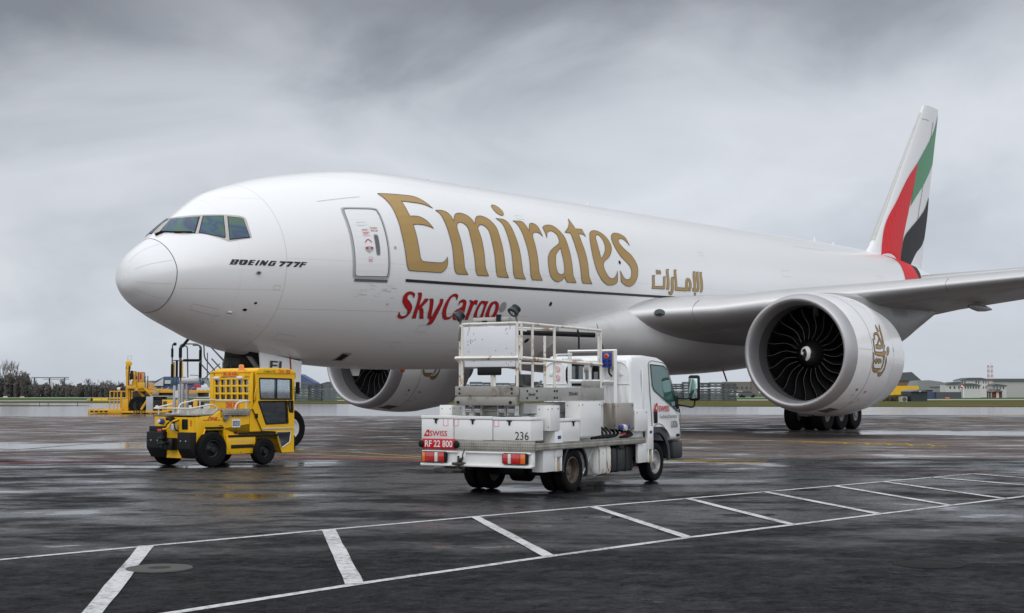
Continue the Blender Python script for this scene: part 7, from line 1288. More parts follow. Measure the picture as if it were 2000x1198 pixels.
bm = nb(); tube(bm, rounded([(-.47, -.26, 1.0), (-.56, -.20, .95), (-.55, -.24, .80), (-.47, -.25, .76)], .05), .014, 8); tube(bm, rounded([(-.47, .0, .98), (-.60, .02, .90), (-.58, .08, .70), (-.5, .12, .60)], .06), .016, 8); obj('air_hose', bm, BLK, TUG)
bm = nb()
for x in (-.30, .0, .30, .62, .95):
    for z in (1.07,): lathe(bm, [(-.008, .012), (0, .013)], (x, -.703, z), 'Y', 8)
for x in (.50, .80, 1.10): lathe(bm, [(-.008, .010), (0, .011)], (x, -.748, .29), 'Y', 8)
obj('bolt_heads', bm, pbr('dull_bolts', (.10, .07, .03), .5), TUG)

# ================================================================== things beyond the aircraft
def frame_at(u, v, name, label, cat, group=None, z0=0):
    """an Empty standing on the ground where (u, v) meets it, X to the right across the view, Y away"""
    p = gp(u, v); t = thing(name, label, cat, (p.x, p.y, z0), math.atan2(RH.y, RH.x), group); return t, FPX/((p-CAM).dot(FW))
# ---- crew steps behind the tractor
SP_ = at(397, 760, 46.0); STP = thing('access_steps', 'grey wheeled access steps with black padded guard rails under the nose', 'steps', (SP_.x, SP_.y, 0), math.atan2(RH.y, RH.x))
k = 46.0/FPX
def sx_(u): return (u-385)*k
def sz_(v): return CAM.z+(763.7-v)*k
bm = nb(); box(bm, sx_(350), sx_(394), -.9, .25, sz_(749), sz_(738), .01); PLF = obj('platform', bm, ALU, STP)
for a_, b_, c_, d_ in ((335, 340, 754, 738), (341, 347, 752, 736), (391, 398, 752, 743)): bm = nb(); box(bm, sx_(a_), sx_(b_), -.97, -.91, sz_(c_), sz_(d_), .015); obj('corner_bracket', bm, pbr('blue_grey_paint', (.05, .12, .18), .45), PLF)
PADS = [(336.5, 682, 671 if 0 else 699, -.9), (336.5, 712, 738, -.9), (345.5, 680, 699, -.5), (345.5, 704, 738, -.9), (353, 680, 699, -.9), (353, 707, 738, -.9), (390, 685, 704, -.9), (390, 709, 738, -.9)]
for u, v0, v1, y in PADS: bm = nb(); tube(bm, [(sx_(u), y, sz_(v0)), (sx_(u), y, sz_(v1))], .038, 10); obj('rail_pad', bm, BLK, STP)
bm = nb(); tube(bm, [(sx_(355), -.9, sz_(679)), (sx_(367), -.9, sz_(664))], .045, 10); tube(bm, [(sx_(358), -.9, sz_(704.5)), (sx_(389), -.9, sz_(704.5))], .04, 10); tube(bm, [(sx_(339), -.9, sz_(673.5)), (sx_(344), -.9, sz_(673.5))], .05, 10); obj('rail_pad', bm, BLK, STP)
GRT = pbr('steps_tube', (.13, .13, .13), .4, metal=.4); GRL = pbr('steps_galvanised', (.40, .41, .42), .4, metal=.5)
def st_(nm, pts, r=.022, mat=GRT, rr=.12): bm = nb(); tube(bm, rounded([(sx_(u), y, sz_(v)) for u, v, y in pts], rr), r, 8); return obj(nm, bm, mat, STP)
st_('guard_rail', [(336.5, 745, -.9), (336.5, 673, -.9), (344, 673, -.9)]); st_('guard_rail', [(345.5, 745, -.5), (345.5, 676, -.5), (352, 674, -.7), (356, 674, -.9)]); st_('guard_rail', [(353, 745, -.9), (353, 676, -.9), (362, 673, -.9), (386, 673.5, -.9), (390, 680, -.9), (390, 745, -.9)])
st_('guard_rail', [(362, 674, .1), (379, 674, .1), (379, 745, .1)]); st_('guard_rail', [(337, 705, -.9), (390, 705, -.9)], .018); st_('guard_rail', [(356, 732.5, .2), (373, 732.5, .2), (376, 740, .2)], .012)
st_('guard_rail', [(338, 745, .2), (338, 676, .2), (350, 674, .2), (352, 745, .2)]); st_('guard_rail', [(338, 705, .2), (379, 705, .2)], .016); st_('stair_rail', [(398, 700, .2), (424, 728, .2), (452, 760, .2)]); st_('stair_rail', [(418, 724, -.9), (452, 764, -.9)]); st_('stair_rail', [(404, 690, -.9), (404, 742, -.9)], .016); st_('stair_rail', [(420, 706, .2), (420, 762, .2)], .016)
st_('stair_rail', [(390, 673, -.9), (397, 674, -.9), (398, 700, -.9), (418, 724, -.9)]); st_('stair_rail', [(398, 679, .2), (435, 716, .2)]); st_('stair_rail', [(408, 676, -.9), (448, 720, -.9)]); st_('stair_rail', [(391, 711, -.9), (413, 735, -.9)]); st_('stair_rail', [(428, 711, -.9), (394, 744, -.9)], .016); st_('stair_rail', [(436, 716, .2), (398, 748, .2)], .016)
bm = nb(); prism(bm, [(sx_(396), sz_(742)), (sx_(402), sz_(740)), (sx_(470), sz_(812)), (sx_(458), sz_(815))], lambda a, b: (a, -.93, b), lambda a, b: (a, -.88, b)); prism(bm, [(sx_(396), sz_(742)), (sx_(402), sz_(740)), (sx_(470), sz_(812)), (sx_(458), sz_(815))], lambda a, b: (a, .18, b), lambda a, b: (a, .23, b)); obj('stair_stringer', bm, GRL, STP)
for i in range(8): u, v = 402+8*i, 747+8.6*i; bm = nb(); box(bm, sx_(u)-.11, sx_(u)+.11, -.88, .18, sz_(v)-.012, sz_(v)+.012); obj('stair_tread', bm, ALU, STP)
for u, y in ((342, -.9), (351, -.9), (342, .2), (351, .2)): bm = nb(); box(bm, sx_(u)-.045, sx_(u)+.045, y-.04, y+.04, .18, sz_(750), .006); obj('support_column', bm, GRL, STP)
bm = nb(); box(bm, sx_(338), sx_(466), -.95, -.85, .14, .22, .01); box(bm, sx_(338), sx_(466), .15, .25, .14, .22, .01); box(bm, sx_(338), sx_(344), -.85, .15, .14, .22); obj('base_frame', bm, GRL, STP)
for u in (345, 455):
    for y in (-.9, .2): bm = nb(); lathe(bm, [(-.035, .06), (-.03, .10), (.03, .10), (.035, .06)], (sx_(u), y, .10), 'Y', 18); obj('castor', bm, BLK, STP)
bm = nb(); box(bm, sx_(344), sx_(350), -.95, -.945, sz_(776), sz_(763)); obj('notice', bm, TXTW, STP)
bm = nb(); box(bm, sx_(337.5), sx_(341), -.86, -.84, sz_(737), sz_(708)); obj('hand_strap', bm, YEL, STP)
# ---- yellow cargo loader
LD, s_ = frame_at(341, 808, 'cargo_loader', 'yellow main deck cargo loader with raised cab parked behind the nose', 'cargo loader'); k = 1/s_
def X(u): return (u-330)*k
def Z_(v): return (808.3-v)*k
def lb(nm, boxes, mat, parent=LD, bev=.02):
    bm = nb()
    for u0, u1, v0, v1, y0, y1 in boxes: box(bm, X(u0), X(u1), y0, y1, Z_(v1), Z_(v0), bev)
    return obj(nm, bm, mat, parent)
LY = pbr('loader_yellow', (.66, .35, .012), .45, dirt=(.22, .13, .03), dlo=.55, dhi=.8)
FRT = lb('front_platform', [(173, 213, 800, 807.5, -1.6, 1.6), (213, 240, 799, 808, -1.8, 1.8), (240, 330, 802.5, 806.5, -1.9, 1.9), (173.5, 180, 799, 801, -1.6, 1.6)], LY)
lb('platform_roller', [(178+9*i, 184+9*i, 802, 804.5, -1.63, -1.61) for i in range(4)], BLKM, FRT, 0); lb('hazard_stripe', [(263+5*i, 266+5*i, 803, 805, -1.93, -1.905) for i in range(5)], BLK, FRT, 0)
lb('ground_pad', [(183, 186, 806, 808.3, -.6, .4), (197, 203, 806.5, 808.3, -1, 1), (209, 214, 806.5, 808.3, -1, 1), (296, 306, 806, 808.3, -1, 1), (455, 466, 804, 808.3, -1, 1)], BLKM, LD, 0)
bm = nb()
for u in (214.5, 222.5, 229, 237): tube(bm, [(X(u), -1.5, Z_(799)), (X(u), -1.5, Z_(765))], .04, 6)
for u in (214.5, 237): tube(bm, [(X(u), 1.3, Z_(799)), (X(u), 1.3, Z_(765))], .04, 6)
for v in (765, 778.5): tube(bm, [(X(214.5), -1.5, Z_(v)), (X(242), -1.5, Z_(v))], .04, 6); tube(bm, [(X(214.5), 1.3, Z_(v)), (X(242), 1.3, Z_(v))], .04, 6)
tube(bm, [(X(214.5), -1.5, Z_(765)), (X(214.5), 1.3, Z_(765))], .04, 6); obj('platform_railing', bm, LY, LD)
bm = nb(); box(bm, X(243), X(249), -1.3, -.9, Z_(806), Z_(722), .02); box(bm, X(249.5), X(251.5), -1.25, -1.0, Z_(800), Z_(735), .01); box(bm, X(236), X(250), -1.5, -.6, Z_(806), Z_(780), .03); MST = obj('mast', bm, LY, LD)
bm = nb(); lathe(bm, [(-.22, .10), (-.20, .19), (.2, .19), (.22, .1)], (X(247), -1.1, Z_(711)), 'Y', 16); box(bm, X(244), X(250), -1.3, -.9, Z_(722), Z_(712), .03); obj('mast_head', bm, YEL, MST)
lb('mast_cable', [(242, 244, 716, 735, -1.2, -1.0), (248.5, 250.5, 716, 727, -1.32, -1.2)], BLK, MST, .01)
bm = nb(); tube(bm, [(X(245), -1.1, Z_(705)), (X(245), -1.1, Z_(696.5)), (X(252.5), -1.1, Z_(696.5)), (X(252.5), -1.1, Z_(704)), (X(245), -1.1, Z_(704))], .02, 5); obj('mast_frame', bm, LGREY, MST)
CBL = lb('control_platform', [(247, 266, 754, 760, -1.6, 1.2), (268, 282, 748, 765, -1.6, 1.2), (256, 264, 727, 756, -1.2, .8), (266, 269, 740, 760, -1.4, -1.2), (262, 285, 758, 764, -1.6, 1.2)], LY)
lb('control_console', [(250.5, 257, 730, 742, -1.3, -.8)], BLKM, CBL); lb('console_face', [(251, 255, 744, 752, -1.32, -1.0)], TXTW, CBL, .01); lb('blue_panel', [(262, 265, 736, 741, -1.3, -1.22)], BLUE, CBL, .01); lb('red_hose', [(271, 274, 730, 742, -1.5, -1.3)], RED, CBL, .02); lb('grey_screen', [(281, 287, 744, 758, -1.5, -1.4)], LGREY, CBL, .01)
bm = nb()
for pts in (((269, 750), (269, 729), (281, 729), (281, 748)), ((250, 754), (250, 727), (264, 727), (264, 740)), ((282, 760), (282, 735.5), (287, 735.5), (287, 760))): tube(bm, [(X(u), -1.5, Z_(v)) for u, v in pts], .035, 6)
obj('platform_guard', bm, pbr('loader_dark_rail', (.05, .04, .03), .5), CBL)
bm = nb(); lathe(bm, [(-.16, .02), (-.1, .1), (.1, .11), (.14, .02)], (X(253.5), -1.1, Z_(728.5)), 'Z', 10); obj('loud_speaker', bm, BLKM, CBL)
DCK = lb('main_deck', [(290, 455, 763, 768, -1.7, 1.7), (304, 312, 760, 766, -1.75, 1.75)], LY); lb('deck_beam', [(300, 388, 768, 776, -1.5, 1.5)], BLKM)
bm = nb(); tube(bm, [(X(284), -1.6, Z_(761)), (X(297), -1.6, Z_(775))], .09, 6); tube(bm, [(X(287), -1.6, Z_(783)), (X(276), -1.6, Z_(800))], .09, 6); tube(bm, [(X(268), -1.2, Z_(765)), (X(300), -1.2, Z_(800))], .10, 6); obj('scissor_arm', bm, LY, LD)
lb('machinery', [(256, 290, 765, 783, -1.2, 1.2), (262, 284, 783, 802, -.8, .8)], pbr('oily_machinery', (.035, .03, .025), .5, var=.6, vscale=3, dirt=(.30, .17, .03), dlo=.52, dhi=.62))
for u in (268, 281): wheel(LD, (X(u), -1.35, .62), .62, .40, .34, pbr('loader_rim', (.03, .03, .03), .6), out=-1, bolts=6)
for u in (268, 281, 440): wheel(LD, (X(u), 1.2, .62), .62, .40, .34, pbr('loader_rim', (.03, .03, .03), .6), out=1, bolts=6)
lb('grey_cabinet', [(286, 299, 775, 803, -1.75, -.9)], pbr('loader_grey', (.42, .44, .48), .45)); lb('side_box', [(317, 362, 781, 803, -1.75, -.6)], YEL2); lb('side_box', [(376, 384, 780, 803, -1.7, -.6)], YEL2)
lb('lamp_bay', [(303, 316, 782, 803, -1.7, -.8)], BLKM); lb('lamp_bay', [(364, 376, 782, 803, -1.7, -.8)], BLKM)
for u in (307, 371): bm = nb(); lathe(bm, [(-.03, .10), (.0, .13), (.05, .12)], (X(u), -1.75, Z_(795)), 'Y', 16); obj('work_lamp', bm, pbr('lamp_white', (.72, .66, .62), .3), LD)
lb('canvas_roll', [(296, 310, 765, 773, -1.76, -1.5), (358, 385, 767, 773, -1.76, -1.5)], pbr('tarpaulin', (.34, .26, .18), .8, var=.8, vscale=2.5, dirt=(.45, .12, .04), dlo=.6, dhi=.7), LD, .06); lb('red_deck_edge', [(354, 382, 758.5, 760.5, -1.74, -1.70), (374, 381, 751, 758, -1.0, .0)], pbr('magenta_red', (.40, .03, .07), .5)); lb('deck_edge_plate', [(296, 386, 773.5, 775, -1.74, -1.68)], LGREY, LD, 0)
bm = nb(); lathe(bm, [(-.2, .02), (-.15, .12), (.15, .13), (.2, .02)], (X(228), -.8, Z_(760.5)), 'X', 12); obj('white_globe_lamp', bm, pbr('lamp_white', (.7, .7, .7)), LD); lb('lamp_housing', [(230, 235, 757.5, 763.5, -.95, -.65)], BLKM)
lb('hydraulic_pack', [(262, 268, 790, 800, -1.0, -.4), (300, 318, 776, 782, -1.6, -.5), (318, 330, 771, 776, -1.62, -1.5), (384, 392, 786, 802, -1.4, -.6)], BLKM); lb('service_panel', [(319, 326, 784, 800, -1.77, -1.75), (350, 358, 785, 790, -1.77, -1.75)], pbr('dark_service_panel', (.06, .05, .03), .6), LD, 0)
bm = nb()
for i in range(7): u = 300+12*i; tube(bm, [(X(u), -1.7, Z_(763)), (X(u+5), -1.7, Z_(757))], .03, 5)
obj('deck_guides', bm, LGREY, LD)
lb('stanchion', [(338, 341, 708, 760, .6, .75)], LY)
# ---- racks of stacked pallets
RCK = pbr('pallet_grey', (.13, .15, .16), .5, metal=.3, var=.5, vscale=.6); RCK2 = pbr('pallet_dark', (.07, .085, .09), .55, var=.5, vscale=.6)
def stack_mesh(seed, hgt=2.9, w_=2.05):
    random.seed(seed); bm = nb(); n = random.choice((7, 8)); dz = hgt/n
    for i in range(n):
        o_ = random.uniform(-.05, .05); box(bm, -w_/2+o_, w_/2+o_, -1.2, 1.2, i*dz+dz*.14, i*dz+dz*.66)
        for x in (-w_*.45, 0, w_*.45): box(bm, x-.06+o_, x+.06+o_, -1.15, 1.15, i*dz+.001 if i else 0, i*dz+dz*.14)
        if random.random() < .85: box(bm, -w_/2+o_+.05, w_/2+o_-.05, -1.1, 1.1, i*dz+dz*.66+.002, i*dz+dz*.93)
    return bm
protos = [stack_mesh(i) for i in range(4)]; protos = [obj('pallet_stack', b, RCK if i % 2 else RCK2) for i, b in enumerate(protos)]; meshes = [p.data for p in protos]
for p in protos: bpy.data.objects.remove(p)
us = [u for u in [566+26*i for i in range(34)] if u < 668 or 890 < u < 1100 or u > 1300]
for i, u in enumerate(us):
    d_ = gp(u, 784.0 if u < 1200 else 783.2); o = bpy.data.objects.new('pallet_stack', meshes[(i*7) % 4]); COL.objects.link(o); o.location = (d_.x, d_.y, 0); o.rotation_euler = (0, 0, math.atan2(RH.y, RH.x)+random.uniform(-.03, .03)); o.scale = (1, 1, random.uniform(.93, 1.07))
    where = 'left of the far engine' if u < 668 else 'behind the lift truck railings' if u < 1100 else 'beyond the truck mirror'
    tag(o, 'tall grey cargo pallet stack ' + where, 'pallet stack', 'stacked cargo pallets ' + where)
# ---- far buildings
def bld(name, label, u0, u1, vb, vt, depth, mat, cat='building', roofmat=None, roof=None, windows=None, wmat=None):
    """u0..u1 wide, base vb, eaves vt; roof = [(u, v)] outline above the eaves"""
    p = gp((u0+u1)/2, vb); s = FPX/((p-CAM).dot(FW)); t = thing(name, label, cat, (p.x, p.y, 0), math.atan2(RH.y, RH.x)); um = (u0+u1)/2
    fx = lambda u: (u-um)/s; fz = lambda v: (vb-v)/s
    bm = nb(); box(bm, fx(u0), fx(u1), 0, depth, 0, fz(vt)); obj('wall', bm, mat, t)
    if roof: bm = nb(); prism(bm, [(fx(u), fz(v)) for u, v in roof], lambda a, b: (a, -.4, b+.01), lambda a, b: (a, depth+.4, b+.01)); obj('roof', bm, roofmat, t)
    for (wu0, wu1, wv0, wv1) in windows or []:
        bm = nb(); box(bm, fx(wu0), fx(wu1), -.06, .05, fz(wv1), fz(wv0)); obj('window', bm, wmat or DWIN, t)
    return t, fx, fz
DWIN = pbr('dark_window', (.045, .05, .055), .2); BLUW = pbr('blue_cladding', (.055, .085, .20), .5, vscale=.3); CRM = pbr('cream_cladding', (.50, .50, .47), .6); SLATE = pbr('slate_roof', (.085, .095, .105), .6); PALE = pbr('pale_cladding', (.40, .40, .38), .6, vscale=.2); WRND = pbr('white_render', (.56, .56, .55), .6, vscale=.2, dirt=(.4, .39, .37), dscale=.2); GRYR = pbr('grey_sheet_roof', (.23, .235, .245), .5, vscale=.15); BRK = pbr('brown_brick', (.19, .11, .08), .8, vscale=.3); YLW = pbr('bright_yellow_cladding', (.75, .44, .01), .5); NAVY = pbr('navy_cladding', (.022, .032, .042), .5); FALU = pbr('falu_red_boards', (.16, .025, .02), .7); DKG = pbr('dark_grey_cladding', (.075, .075, .085), .6); BRN = pbr('brown_grey_wall', (.17, .15, .13), .7)
t, fx, fz = bld('hangar', 'blue hangar with a pale gable beyond the cargo loader', 292, 378, 776.5, 750, 9, BLUW, roofmat=BLUW, roof=[(292, 750), (321, 736), (345, 736), (378, 750)])
bm = nb(); prism(bm, [(fx(297), fz(754)), (fx(320), fz(739)), (fx(320), fz(754))], lambda a, b: (a, -.9, b), lambda a, b: (a, -.6, b)); obj('gable', bm, CRM, t); bm = nb(); box(bm, fx(323), fx(334), -.9, -.6, fz(750), fz(743)); obj('door', bm, CRM, t)
bld('shed', 'low grey shed with a flat roof left of the blue hangar', 268, 296, 776.5, 744, 6, pbr('grey_cladding', (.2, .22, .24), .6))
t, fx, fz = bld('hangar', 'blue gabled hangar with a white front right of the tow tractor cab', 563, 614, 777, 757.5, 8, PALE, roofmat=BLUW, roof=[(560, 757), (585, 731), (615, 748), (615, 757.5)]); bm = nb(); box(bm, fx(613.3), fx(615), -.5, 8, 0, fz(750)); obj('corner_post', bm, BLUW, t)
bld('building', 'white office block seen through the steps behind the tractor', 384, 450, 777, 757, 6, WRND, windows=[(387+8*i, 391+8*i, 762, 766) for i in range(7)])
bld('building', 'dark low building far behind the tractor cage', 622, 670, 776, 752, 12, pbr('grey_cladding', (.2, .22, .24)), roofmat=SLATE, roof=[(618, 752), (640, 746), (674, 752)])
bld('building', 'long brown grey building left of the near engine', 1418, 1482, 774, 746, 8, BRN, windows=[(1430+9*i, 1433+9*i, 756, 760) for i in range(5)])
bld('hangar', 'dark roofed hangar with a brown wall behind the yellow box', 1735, 1792, 772, 744, 8, BRK, roofmat=SLATE, roof=[(1733, 744), (1757, 729), (1781, 727), (1799, 743), (1799, 744)])
bld('hangar', 'broad grey hangar with a curved sheet roof left of the white houses', 1788, 1856, 773, 756, 8, GRYR, roofmat=GRYR, roof=[(1786, 756), (1792, 744), (1815, 743), (1838, 746), (1853, 751), (1857, 756)])
bld('lean_to', 'low vaulted lean to beside the brown hangar', 1792, 1822, 774, 762, 4, pbr('dim_wall', (.10, .095, .10), .7), roofmat=GRYR, roof=[(1790, 762), (1795, 748), (1808, 753), (1823, 761), (1823, 762)])
bld('warehouse', 'bright yellow warehouse wall beside the near engine', 1725, 1795, 778.5, 754, 3, YLW)
t, fx, fz = bld('storage_shed', 'dark navy shed with a shallow gable in front of the yellow warehouse', 1780, 1811.5, 784.5, 765, 5.4, NAVY, roofmat=pbr('shed_roof', (.16, .165, .18), .5), roof=[(1779, 765), (1795.7, 761), (1812.5, 765)]); bm = nb(); box(bm, fx(1794.5), fx(1796.5), -.5, -.3, fz(766), fz(763.5)); obj('wall_lamp', bm, WHL, t)
t, fx, fz = bld('generator', 'small white generator unit beside the navy shed', 1760, 1772, 785.6, 775, 1.2, pbr('pale_cladding', (.4, .4, .38)), 'generator'); bm = nb(); lathe(bm, [(-.06, .30), (0, .28)], (fx(1766.5), -.02, fz(780)), 'Y', 16); obj('fan_grille', bm, DKG, t)
bld('warehouse', 'large pale hangar with a dark flat roof at right edge', 1939, 2010, 776, 745, 8, PALE, roofmat=SLATE, roof=[(1938, 745), (1938, 740), (2010, 740), (2010, 745)])
wn = [(1877+5.2*i+x, 1879.2+5.2*i+x, v, v+4.5) for i in range(2) for x in (2, ) for v in (745,)] + [(1906+5*i, 1908.3+5*i, 745, 749.5) for i in range(2)] + [(1920.5+5*i, 1922+5*i, v, v+5) for i in range(3) for v in (744.5, 754.5)]
bld('house', 'white three storey house with a hipped grey roof behind the windsock', 1876, 1937, 777, 743, 5, WRND, 'house', SLATE, [(1875, 743), (1893, 738.2), (1916, 738.2), (1930, 741), (1938, 742), (1938, 743)], wn)
bld('house', 'white wing with dark roof left of the three storey house', 1847, 1876.5, 777.2, 751, 4, WRND, 'house', SLATE, [(1846, 751), (1862, 746.5), (1877, 746.5), (1877, 751)], [(1855+8.5*i, 1857.5+8.5*i, 755, 759.5) for i in range(3)])
bld('house', 'low white wing with a row of windows in front of the tall house', 1883, 1915.5, 777.6, 753, 3, WRND, 'house', SLATE, [(1880, 753), (1884, 749.5), (1898, 749), (1917, 752.5), (1917, 753)], [(1885+5.2*i, 1887+5.2*i, 755, 759.5) for i in range(6)])
bld('house', 'white annex with a grey roof right of the mast', 1937, 1966, 777.4, 754, 3, WRND, 'house', SLATE, [(1936, 754), (1945, 750), (1967, 753), (1967, 754)], [(1941+6*i, 1943+6*i, 756, 761) for i in range(4)])
bld('container_row', 'long low dark grey shed in front of the white houses', 1829, 1878, 779, 766, 3, DKG); bld('container_row', 'low blue container at the left end of the dark shed', 1814, 1828, 779, 766, 3, pbr('blue_container', (.05, .07, .16), .5), 'container')
t, fx, fz = bld('cabin', 'small red wooden cabin with white doors on the grass', 1940, 1957.5, 777.6, 765.5, 4, FALU, 'cabin', pbr('cabin_roof', (.13, .115, .10), .7), [(1938.5, 766), (1948.7, 759.5), (1959, 766)])
for a, b in ((1946, 1951),): bm = nb(); box(bm, fx(a), fx(b), -.06, .02, 0, fz(765.6)); obj('door', bm, WRND, t)
for i in range(2): bm = nb(); box(bm, fx(1940)-.05, fx(1940)+.02, .7+1.7*i, 1.4+1.7*i, 0, fz(767)); obj('door', bm, WRND, t)
# lattice mast
MS, s_ = frame_at(1935, 777.3, 'lattice_mast', 'red and white lattice radio mast standing above the red cabin', 'mast'); hm = (777.3-714)/s_
for i in range(14):
    z0, z1 = hm*i/14, hm*(i+1)/14; bm = nb(); w_ = .42
    for x, y in ((-w_, -w_), (w_, -w_), (w_, w_), (-w_, w_)): tube(bm, [(x, y, z0), (x, y, z1)], .045, 4)
    for a, b in (((-w_, -w_), (w_, -w_)), ((w_, -w_), (w_, w_)), ((w_, w_), (-w_, w_)), ((-w_, w_), (-w_, -w_))): tube(bm, [(a[0], a[1], z0), (b[0], b[1], z1)], .03, 4)
    obj('mast_section', bm, pbr('faded_mast_red', (.38, .09, .075), .6) if i % 2 else pbr('faded_mast_white', (.55, .55, .54), .6), MS)
bm = nb(); tube(bm, [(.1, 0, hm), (.1, 0, hm+.6)], .03, 4); obj('mast_aerial', bm, LGREY, MS)
WSK, s_ = frame_at(1882, 777.8, 'windsock', 'red and white windsock on a white pole in front of the houses', 'windsock'); bm = nb(); tube(bm, [(0, 0, 0), (0, 0, 27/s_)], .10, 6); obj('pole', bm, TXTW, WSK)
for i in range(4): bm = nb(); tube(bm, [(-.08-.12*i, 0, 27/s_-.28*i), (-.16-.12*i, 0, 27/s_-.28-.28*i)], [.26-.03*i, .23-.03*i], 10); obj('sock_band', bm, RED if i % 2 == 0 else TXTW, WSK)
# airfield signs and markers
SG, s_ = frame_at(190, 785.6, 'airfield_sign', 'long bright yellow airfield direction sign on the grass left of the loader', 'sign')
def sbx(u): return (u-190)/s_
for u0, u1 in ((181, 197.6), (198.4, 210)): bm = nb(); box(bm, sbx(u0), sbx(u1), 0, .2, .16, .56, .01); obj('sign_panel', bm, pbr('sign_yellow', (.80, .58, .015), .4), SG)
bm = nb(); box(bm, sbx(177), sbx(180.4), 0, .2, .16, .54, .01); obj('sign_panel', bm, BLK, SG); bm = nb(); box(bm, sbx(169), sbx(176.5), .1, .25, .16, .54, .01); obj('sign_panel', bm, pbr('sign_yellow_faded', (.42, .36, .1), .5), SG)
bm = nb()
for u in (171, 175, 182, 190, 197, 200, 208): tube(bm, [(sbx(u), .1, 0), (sbx(u), .1, .2)], .02, 5)
obj('sign_leg', bm, LGREY, SG)
for u, w_, lab in ((43, 8, 'low red and white marker board at the left end of the tree line'), (10, 8, 'pale marker board at the far left edge by the trees')):
    MK, s_ = frame_at(u, 777.2, 'marker_board', lab, 'marker'); bm = nb(); box(bm, -w_/2/s_, w_/2/s_, 0, .2, .05, 2.4/s_); obj('board', bm, pbr('marker_white', (.55, .5, .48), .6), MK)
    bm = nb(); box(bm, -w_/2/s_, w_/2/s_, -.02, .19, 2.41/s_, 3.0/s_); obj('board_cap', bm, RED if u == 43 else TXTW, MK)
for u, v in ((79, 776.5), (133, 776.3)):
    MK, s_ = frame_at(u, v, 'marker_lamp', 'small pale marker post in front of the trees', 'marker', 'pale marker posts before the trees'); bm = nb(); tube(bm, [(0, 0, 0), (0, 0, 3.2/s_)], .06, 5); obj('post', bm, LGREY, MK); bm = nb(); lathe(bm, [(0, .15), (.35, .18), (.4, .02)], (0, 0, 3/s_), 'Z', 8); obj('lamp', bm, TXTW, MK)
MK, s_ = frame_at(1851, 779.8, 'marker_board', 'small orange marker box on the taxiway edge before the white houses', 'marker'); bm = nb(); box(bm, -.35, .35, 0, .3, 0, .3, .02); obj('board', bm, ORL, MK)
for u in (77, 94, 151):
    MK, s_ = frame_at(u, 793.2, 'edge_post', 'thin dark edge post beside the wet taxiway at left', 'post', 'taxiway edge posts'); bm = nb(); tube(bm, [(0, 0, 0), (0, 0, .35)], .03, 5); tag_ = obj('post', bm, BLKM, MK)
for u, v, lab, mt in ((1459, 777, 'dark parked van far behind, left of the near engine', DKG), (1441, 777, 'pale parked car far behind, left of the near engine', WRND)):
    CV, s_ = frame_at(u, v, 'parked_car', lab, 'car'); bm = nb(); side(-.9, .9, [(-2.1, .35), (-2.1, .9), (-1.5, 1.0), (-1.0, 1.5), (.7, 1.5), (1.3, 1.0), (2.1, .85), (2.1, .35)], bm, .05); obj('body', bm, mt, CV)
    bm = nb(); side(-.91, -.90, [(-1.35, 1.02), (-.95, 1.42), (.65, 1.42), (1.1, 1.02)], bm); obj('window', bm, DWIN, CV)
    for x in (-1.3, 1.3):
        for y in (-.85, .85): bm = nb(); lathe(bm, [(-.1, .2), (-.1, .33), (.1, .33), (.1, .2)], (x, y, .33), 'Y', 14); obj('wheel', bm, TYRE, CV)
# ---- bare trees along the far side
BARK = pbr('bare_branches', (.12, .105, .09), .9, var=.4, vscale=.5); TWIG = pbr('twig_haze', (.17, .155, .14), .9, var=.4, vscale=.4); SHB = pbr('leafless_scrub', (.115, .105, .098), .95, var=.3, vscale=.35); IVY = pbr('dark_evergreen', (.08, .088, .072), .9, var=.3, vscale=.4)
def tree(u, vb, vt, wpx, seed, label, dense=1.0, group=None, dy=0):
    random.seed(seed); t, s_ = frame_at(u, vb, 'bare_tree', label, 'tree', group); h = (vb-vt)/s_; w_ = wpx/s_/2
    tr = nb(); cr = nb(); n_tr = random.choice((1, 1, 2))
    def grow(p, d, L, r_, lv):
        q = p+d*L; mid_ = p.lerp(q, .5)+Vector((random.uniform(-1, 1), random.uniform(-1, 1), 0))*L*.06
        tube(tr if lv < 2 else cr, [p, mid_, q], [r_, r_*.82, r_*.62], 6 if lv < 2 else 3, cap=False)
        if lv >= 5 or r_ < .012: return
        nn_ = random.choice((2, 3, 3)) if lv < 4 else random.choice((3, 4, 4))
        for _ in range(nn_):
            a = random.uniform(0, 6.283); sp_ = random.uniform(.25, .75) if lv else random.uniform(.2, .55)
            nd = (d + Vector((math.cos(a), math.sin(a), random.uniform(-.05, .35)))*sp_).normalized(); nd = (nd+Vector((0, 0, .12))).normalized()
            grow(p.lerp(q, random.uniform(.55, 1)), nd, L*random.uniform(.58, .80), r_*random.uniform(.5, .66), lv+1)
    for _ in range(n_tr): grow(Vector((random.uniform(-.3, .3)*w_*.5, 0, 0)), Vector((random.uniform(-.12, .12), random.uniform(-.1, .1), 1)).normalized(), h*.30, h*.018+.05, 0)
    zs = max((v.co.z for v in cr.verts), default=h); xs = max((abs(v.co.x) for v in cr.verts), default=w_)
    for b in (tr, cr):
        for v in b.verts: v.co.z *= h/zs; v.co.x *= min(1.6, w_/xs) if b is cr else 1
    obj('trunk', tr, BARK, t, ang=80); obj('crown', cr, TWIG, t, ang=80)
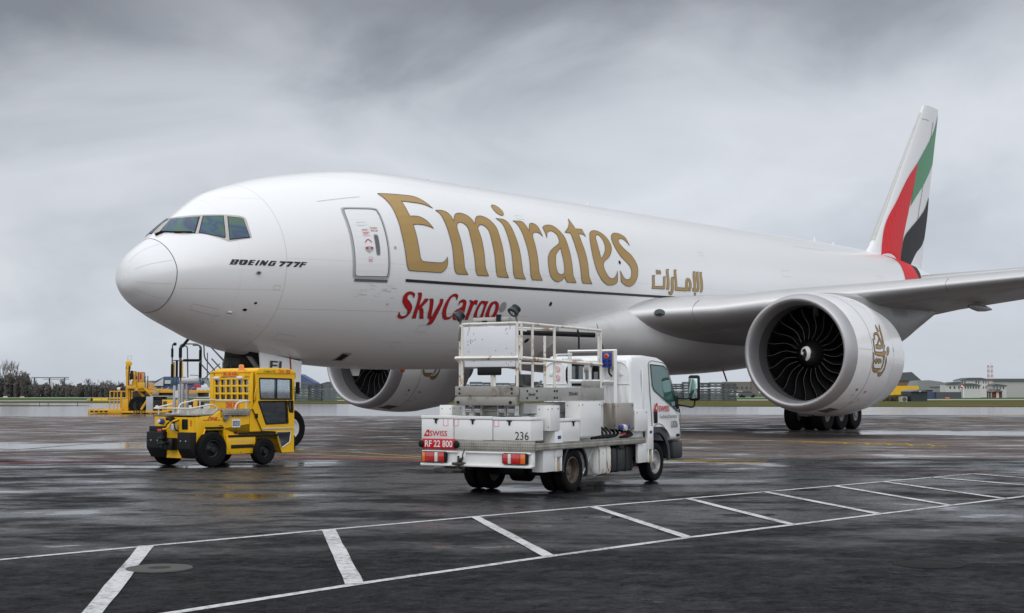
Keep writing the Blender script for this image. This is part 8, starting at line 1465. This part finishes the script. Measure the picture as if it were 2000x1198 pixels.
def scrub(u, vb, vt, wpx, seed, label, mat, group):
    """thicket: thousands of small twig and leaf faces through its volume, uneven top"""
    random.seed(seed); p = gp(u, vb); s_ = FPX/((p-CAM).dot(FW)); h = (vb-vt)/s_; w_ = wpx/s_/2; bm = nb(); cl = []
    for _ in range(9): cl.append((random.uniform(-w_, w_)*.85, random.uniform(-3, 3), random.uniform(.55, 1)*h, random.uniform(.25, .5)*w_))
    for _ in range(2300):
        c_ = random.choice(cl); a, b = random.uniform(0, 6.283), random.random()**.5
        x = c_[0]+c_[3]*b*math.cos(a); y = c_[1]+2.5*b*math.sin(a); z = c_[2]*(random.random()**.8)*(1-.25*b); L = random.uniform(.25, .75); d = Vector((random.uniform(-.6, .6), random.uniform(-.5, .5), random.uniform(.2, 1))).normalized()
        sd_ = d.cross(Vector((random.uniform(-1, 1), random.uniform(-1, 1), .3))).normalized()*random.uniform(.10, .26); P = Vector((x, y, z))
        bm.faces.new([bm.verts.new(P-sd_), bm.verts.new(P+sd_), bm.verts.new(P+d*L)])
    o = obj('thicket', bm, mat, recalc=False); o.location = (p.x, p.y, 0); o.rotation_euler = (0, 0, math.atan2(RH.y, RH.x)); tag(o, label, 'shrub', group); return o
TR = [(4, 700, 34), (22, 702, 30), (34, 706, 26), (-10, 705, 30), (-28, 712, 30)]
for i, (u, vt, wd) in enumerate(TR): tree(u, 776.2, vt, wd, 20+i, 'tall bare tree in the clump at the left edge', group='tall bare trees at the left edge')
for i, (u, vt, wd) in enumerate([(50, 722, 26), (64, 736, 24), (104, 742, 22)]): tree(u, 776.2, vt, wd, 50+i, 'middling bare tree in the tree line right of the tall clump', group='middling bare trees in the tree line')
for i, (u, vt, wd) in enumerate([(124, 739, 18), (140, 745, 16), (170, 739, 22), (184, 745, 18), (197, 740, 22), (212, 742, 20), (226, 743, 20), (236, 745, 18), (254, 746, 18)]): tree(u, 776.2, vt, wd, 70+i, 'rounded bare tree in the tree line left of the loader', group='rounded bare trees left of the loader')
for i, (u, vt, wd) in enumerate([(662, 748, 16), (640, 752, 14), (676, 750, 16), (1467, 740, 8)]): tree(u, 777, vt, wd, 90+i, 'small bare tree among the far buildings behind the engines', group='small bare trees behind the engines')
for i in range(24):
    u = -60+15*i; vt = 722+random.uniform(-4, 5) if u < 50 else 744+random.uniform(-3, 6) if u < 125 else 748+random.uniform(-3, 3)
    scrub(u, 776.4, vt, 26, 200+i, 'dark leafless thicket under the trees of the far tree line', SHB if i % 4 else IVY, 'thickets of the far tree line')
for i in range(5): scrub(1725+9*i, 784, 777.5, 12, 300+i, 'scrubby brown bush at the foot of the yellow warehouse', pbr('brown_scrub', (.10, .085, .045), .9, var=.6), 'bushes by the yellow warehouse')
t, s_ = frame_at(75, 776.0, 'gantry', 'low grey roofed gantry showing above the thickets at left', 'building'); bm = nb()
box(bm, -33/s_, 33/s_, 8, 12, 38/s_, 39.6/s_); box(bm, -10/s_, 33/s_, 8, 12, 35/s_, 36/s_)
for u in (-30, 0, 30): box(bm, u/s_-.15, u/s_+.15, 9, 9.4, 0, 38/s_)
obj('frame', bm, pbr('pale_steel_frame', (.24, .25, .27), .6), t)
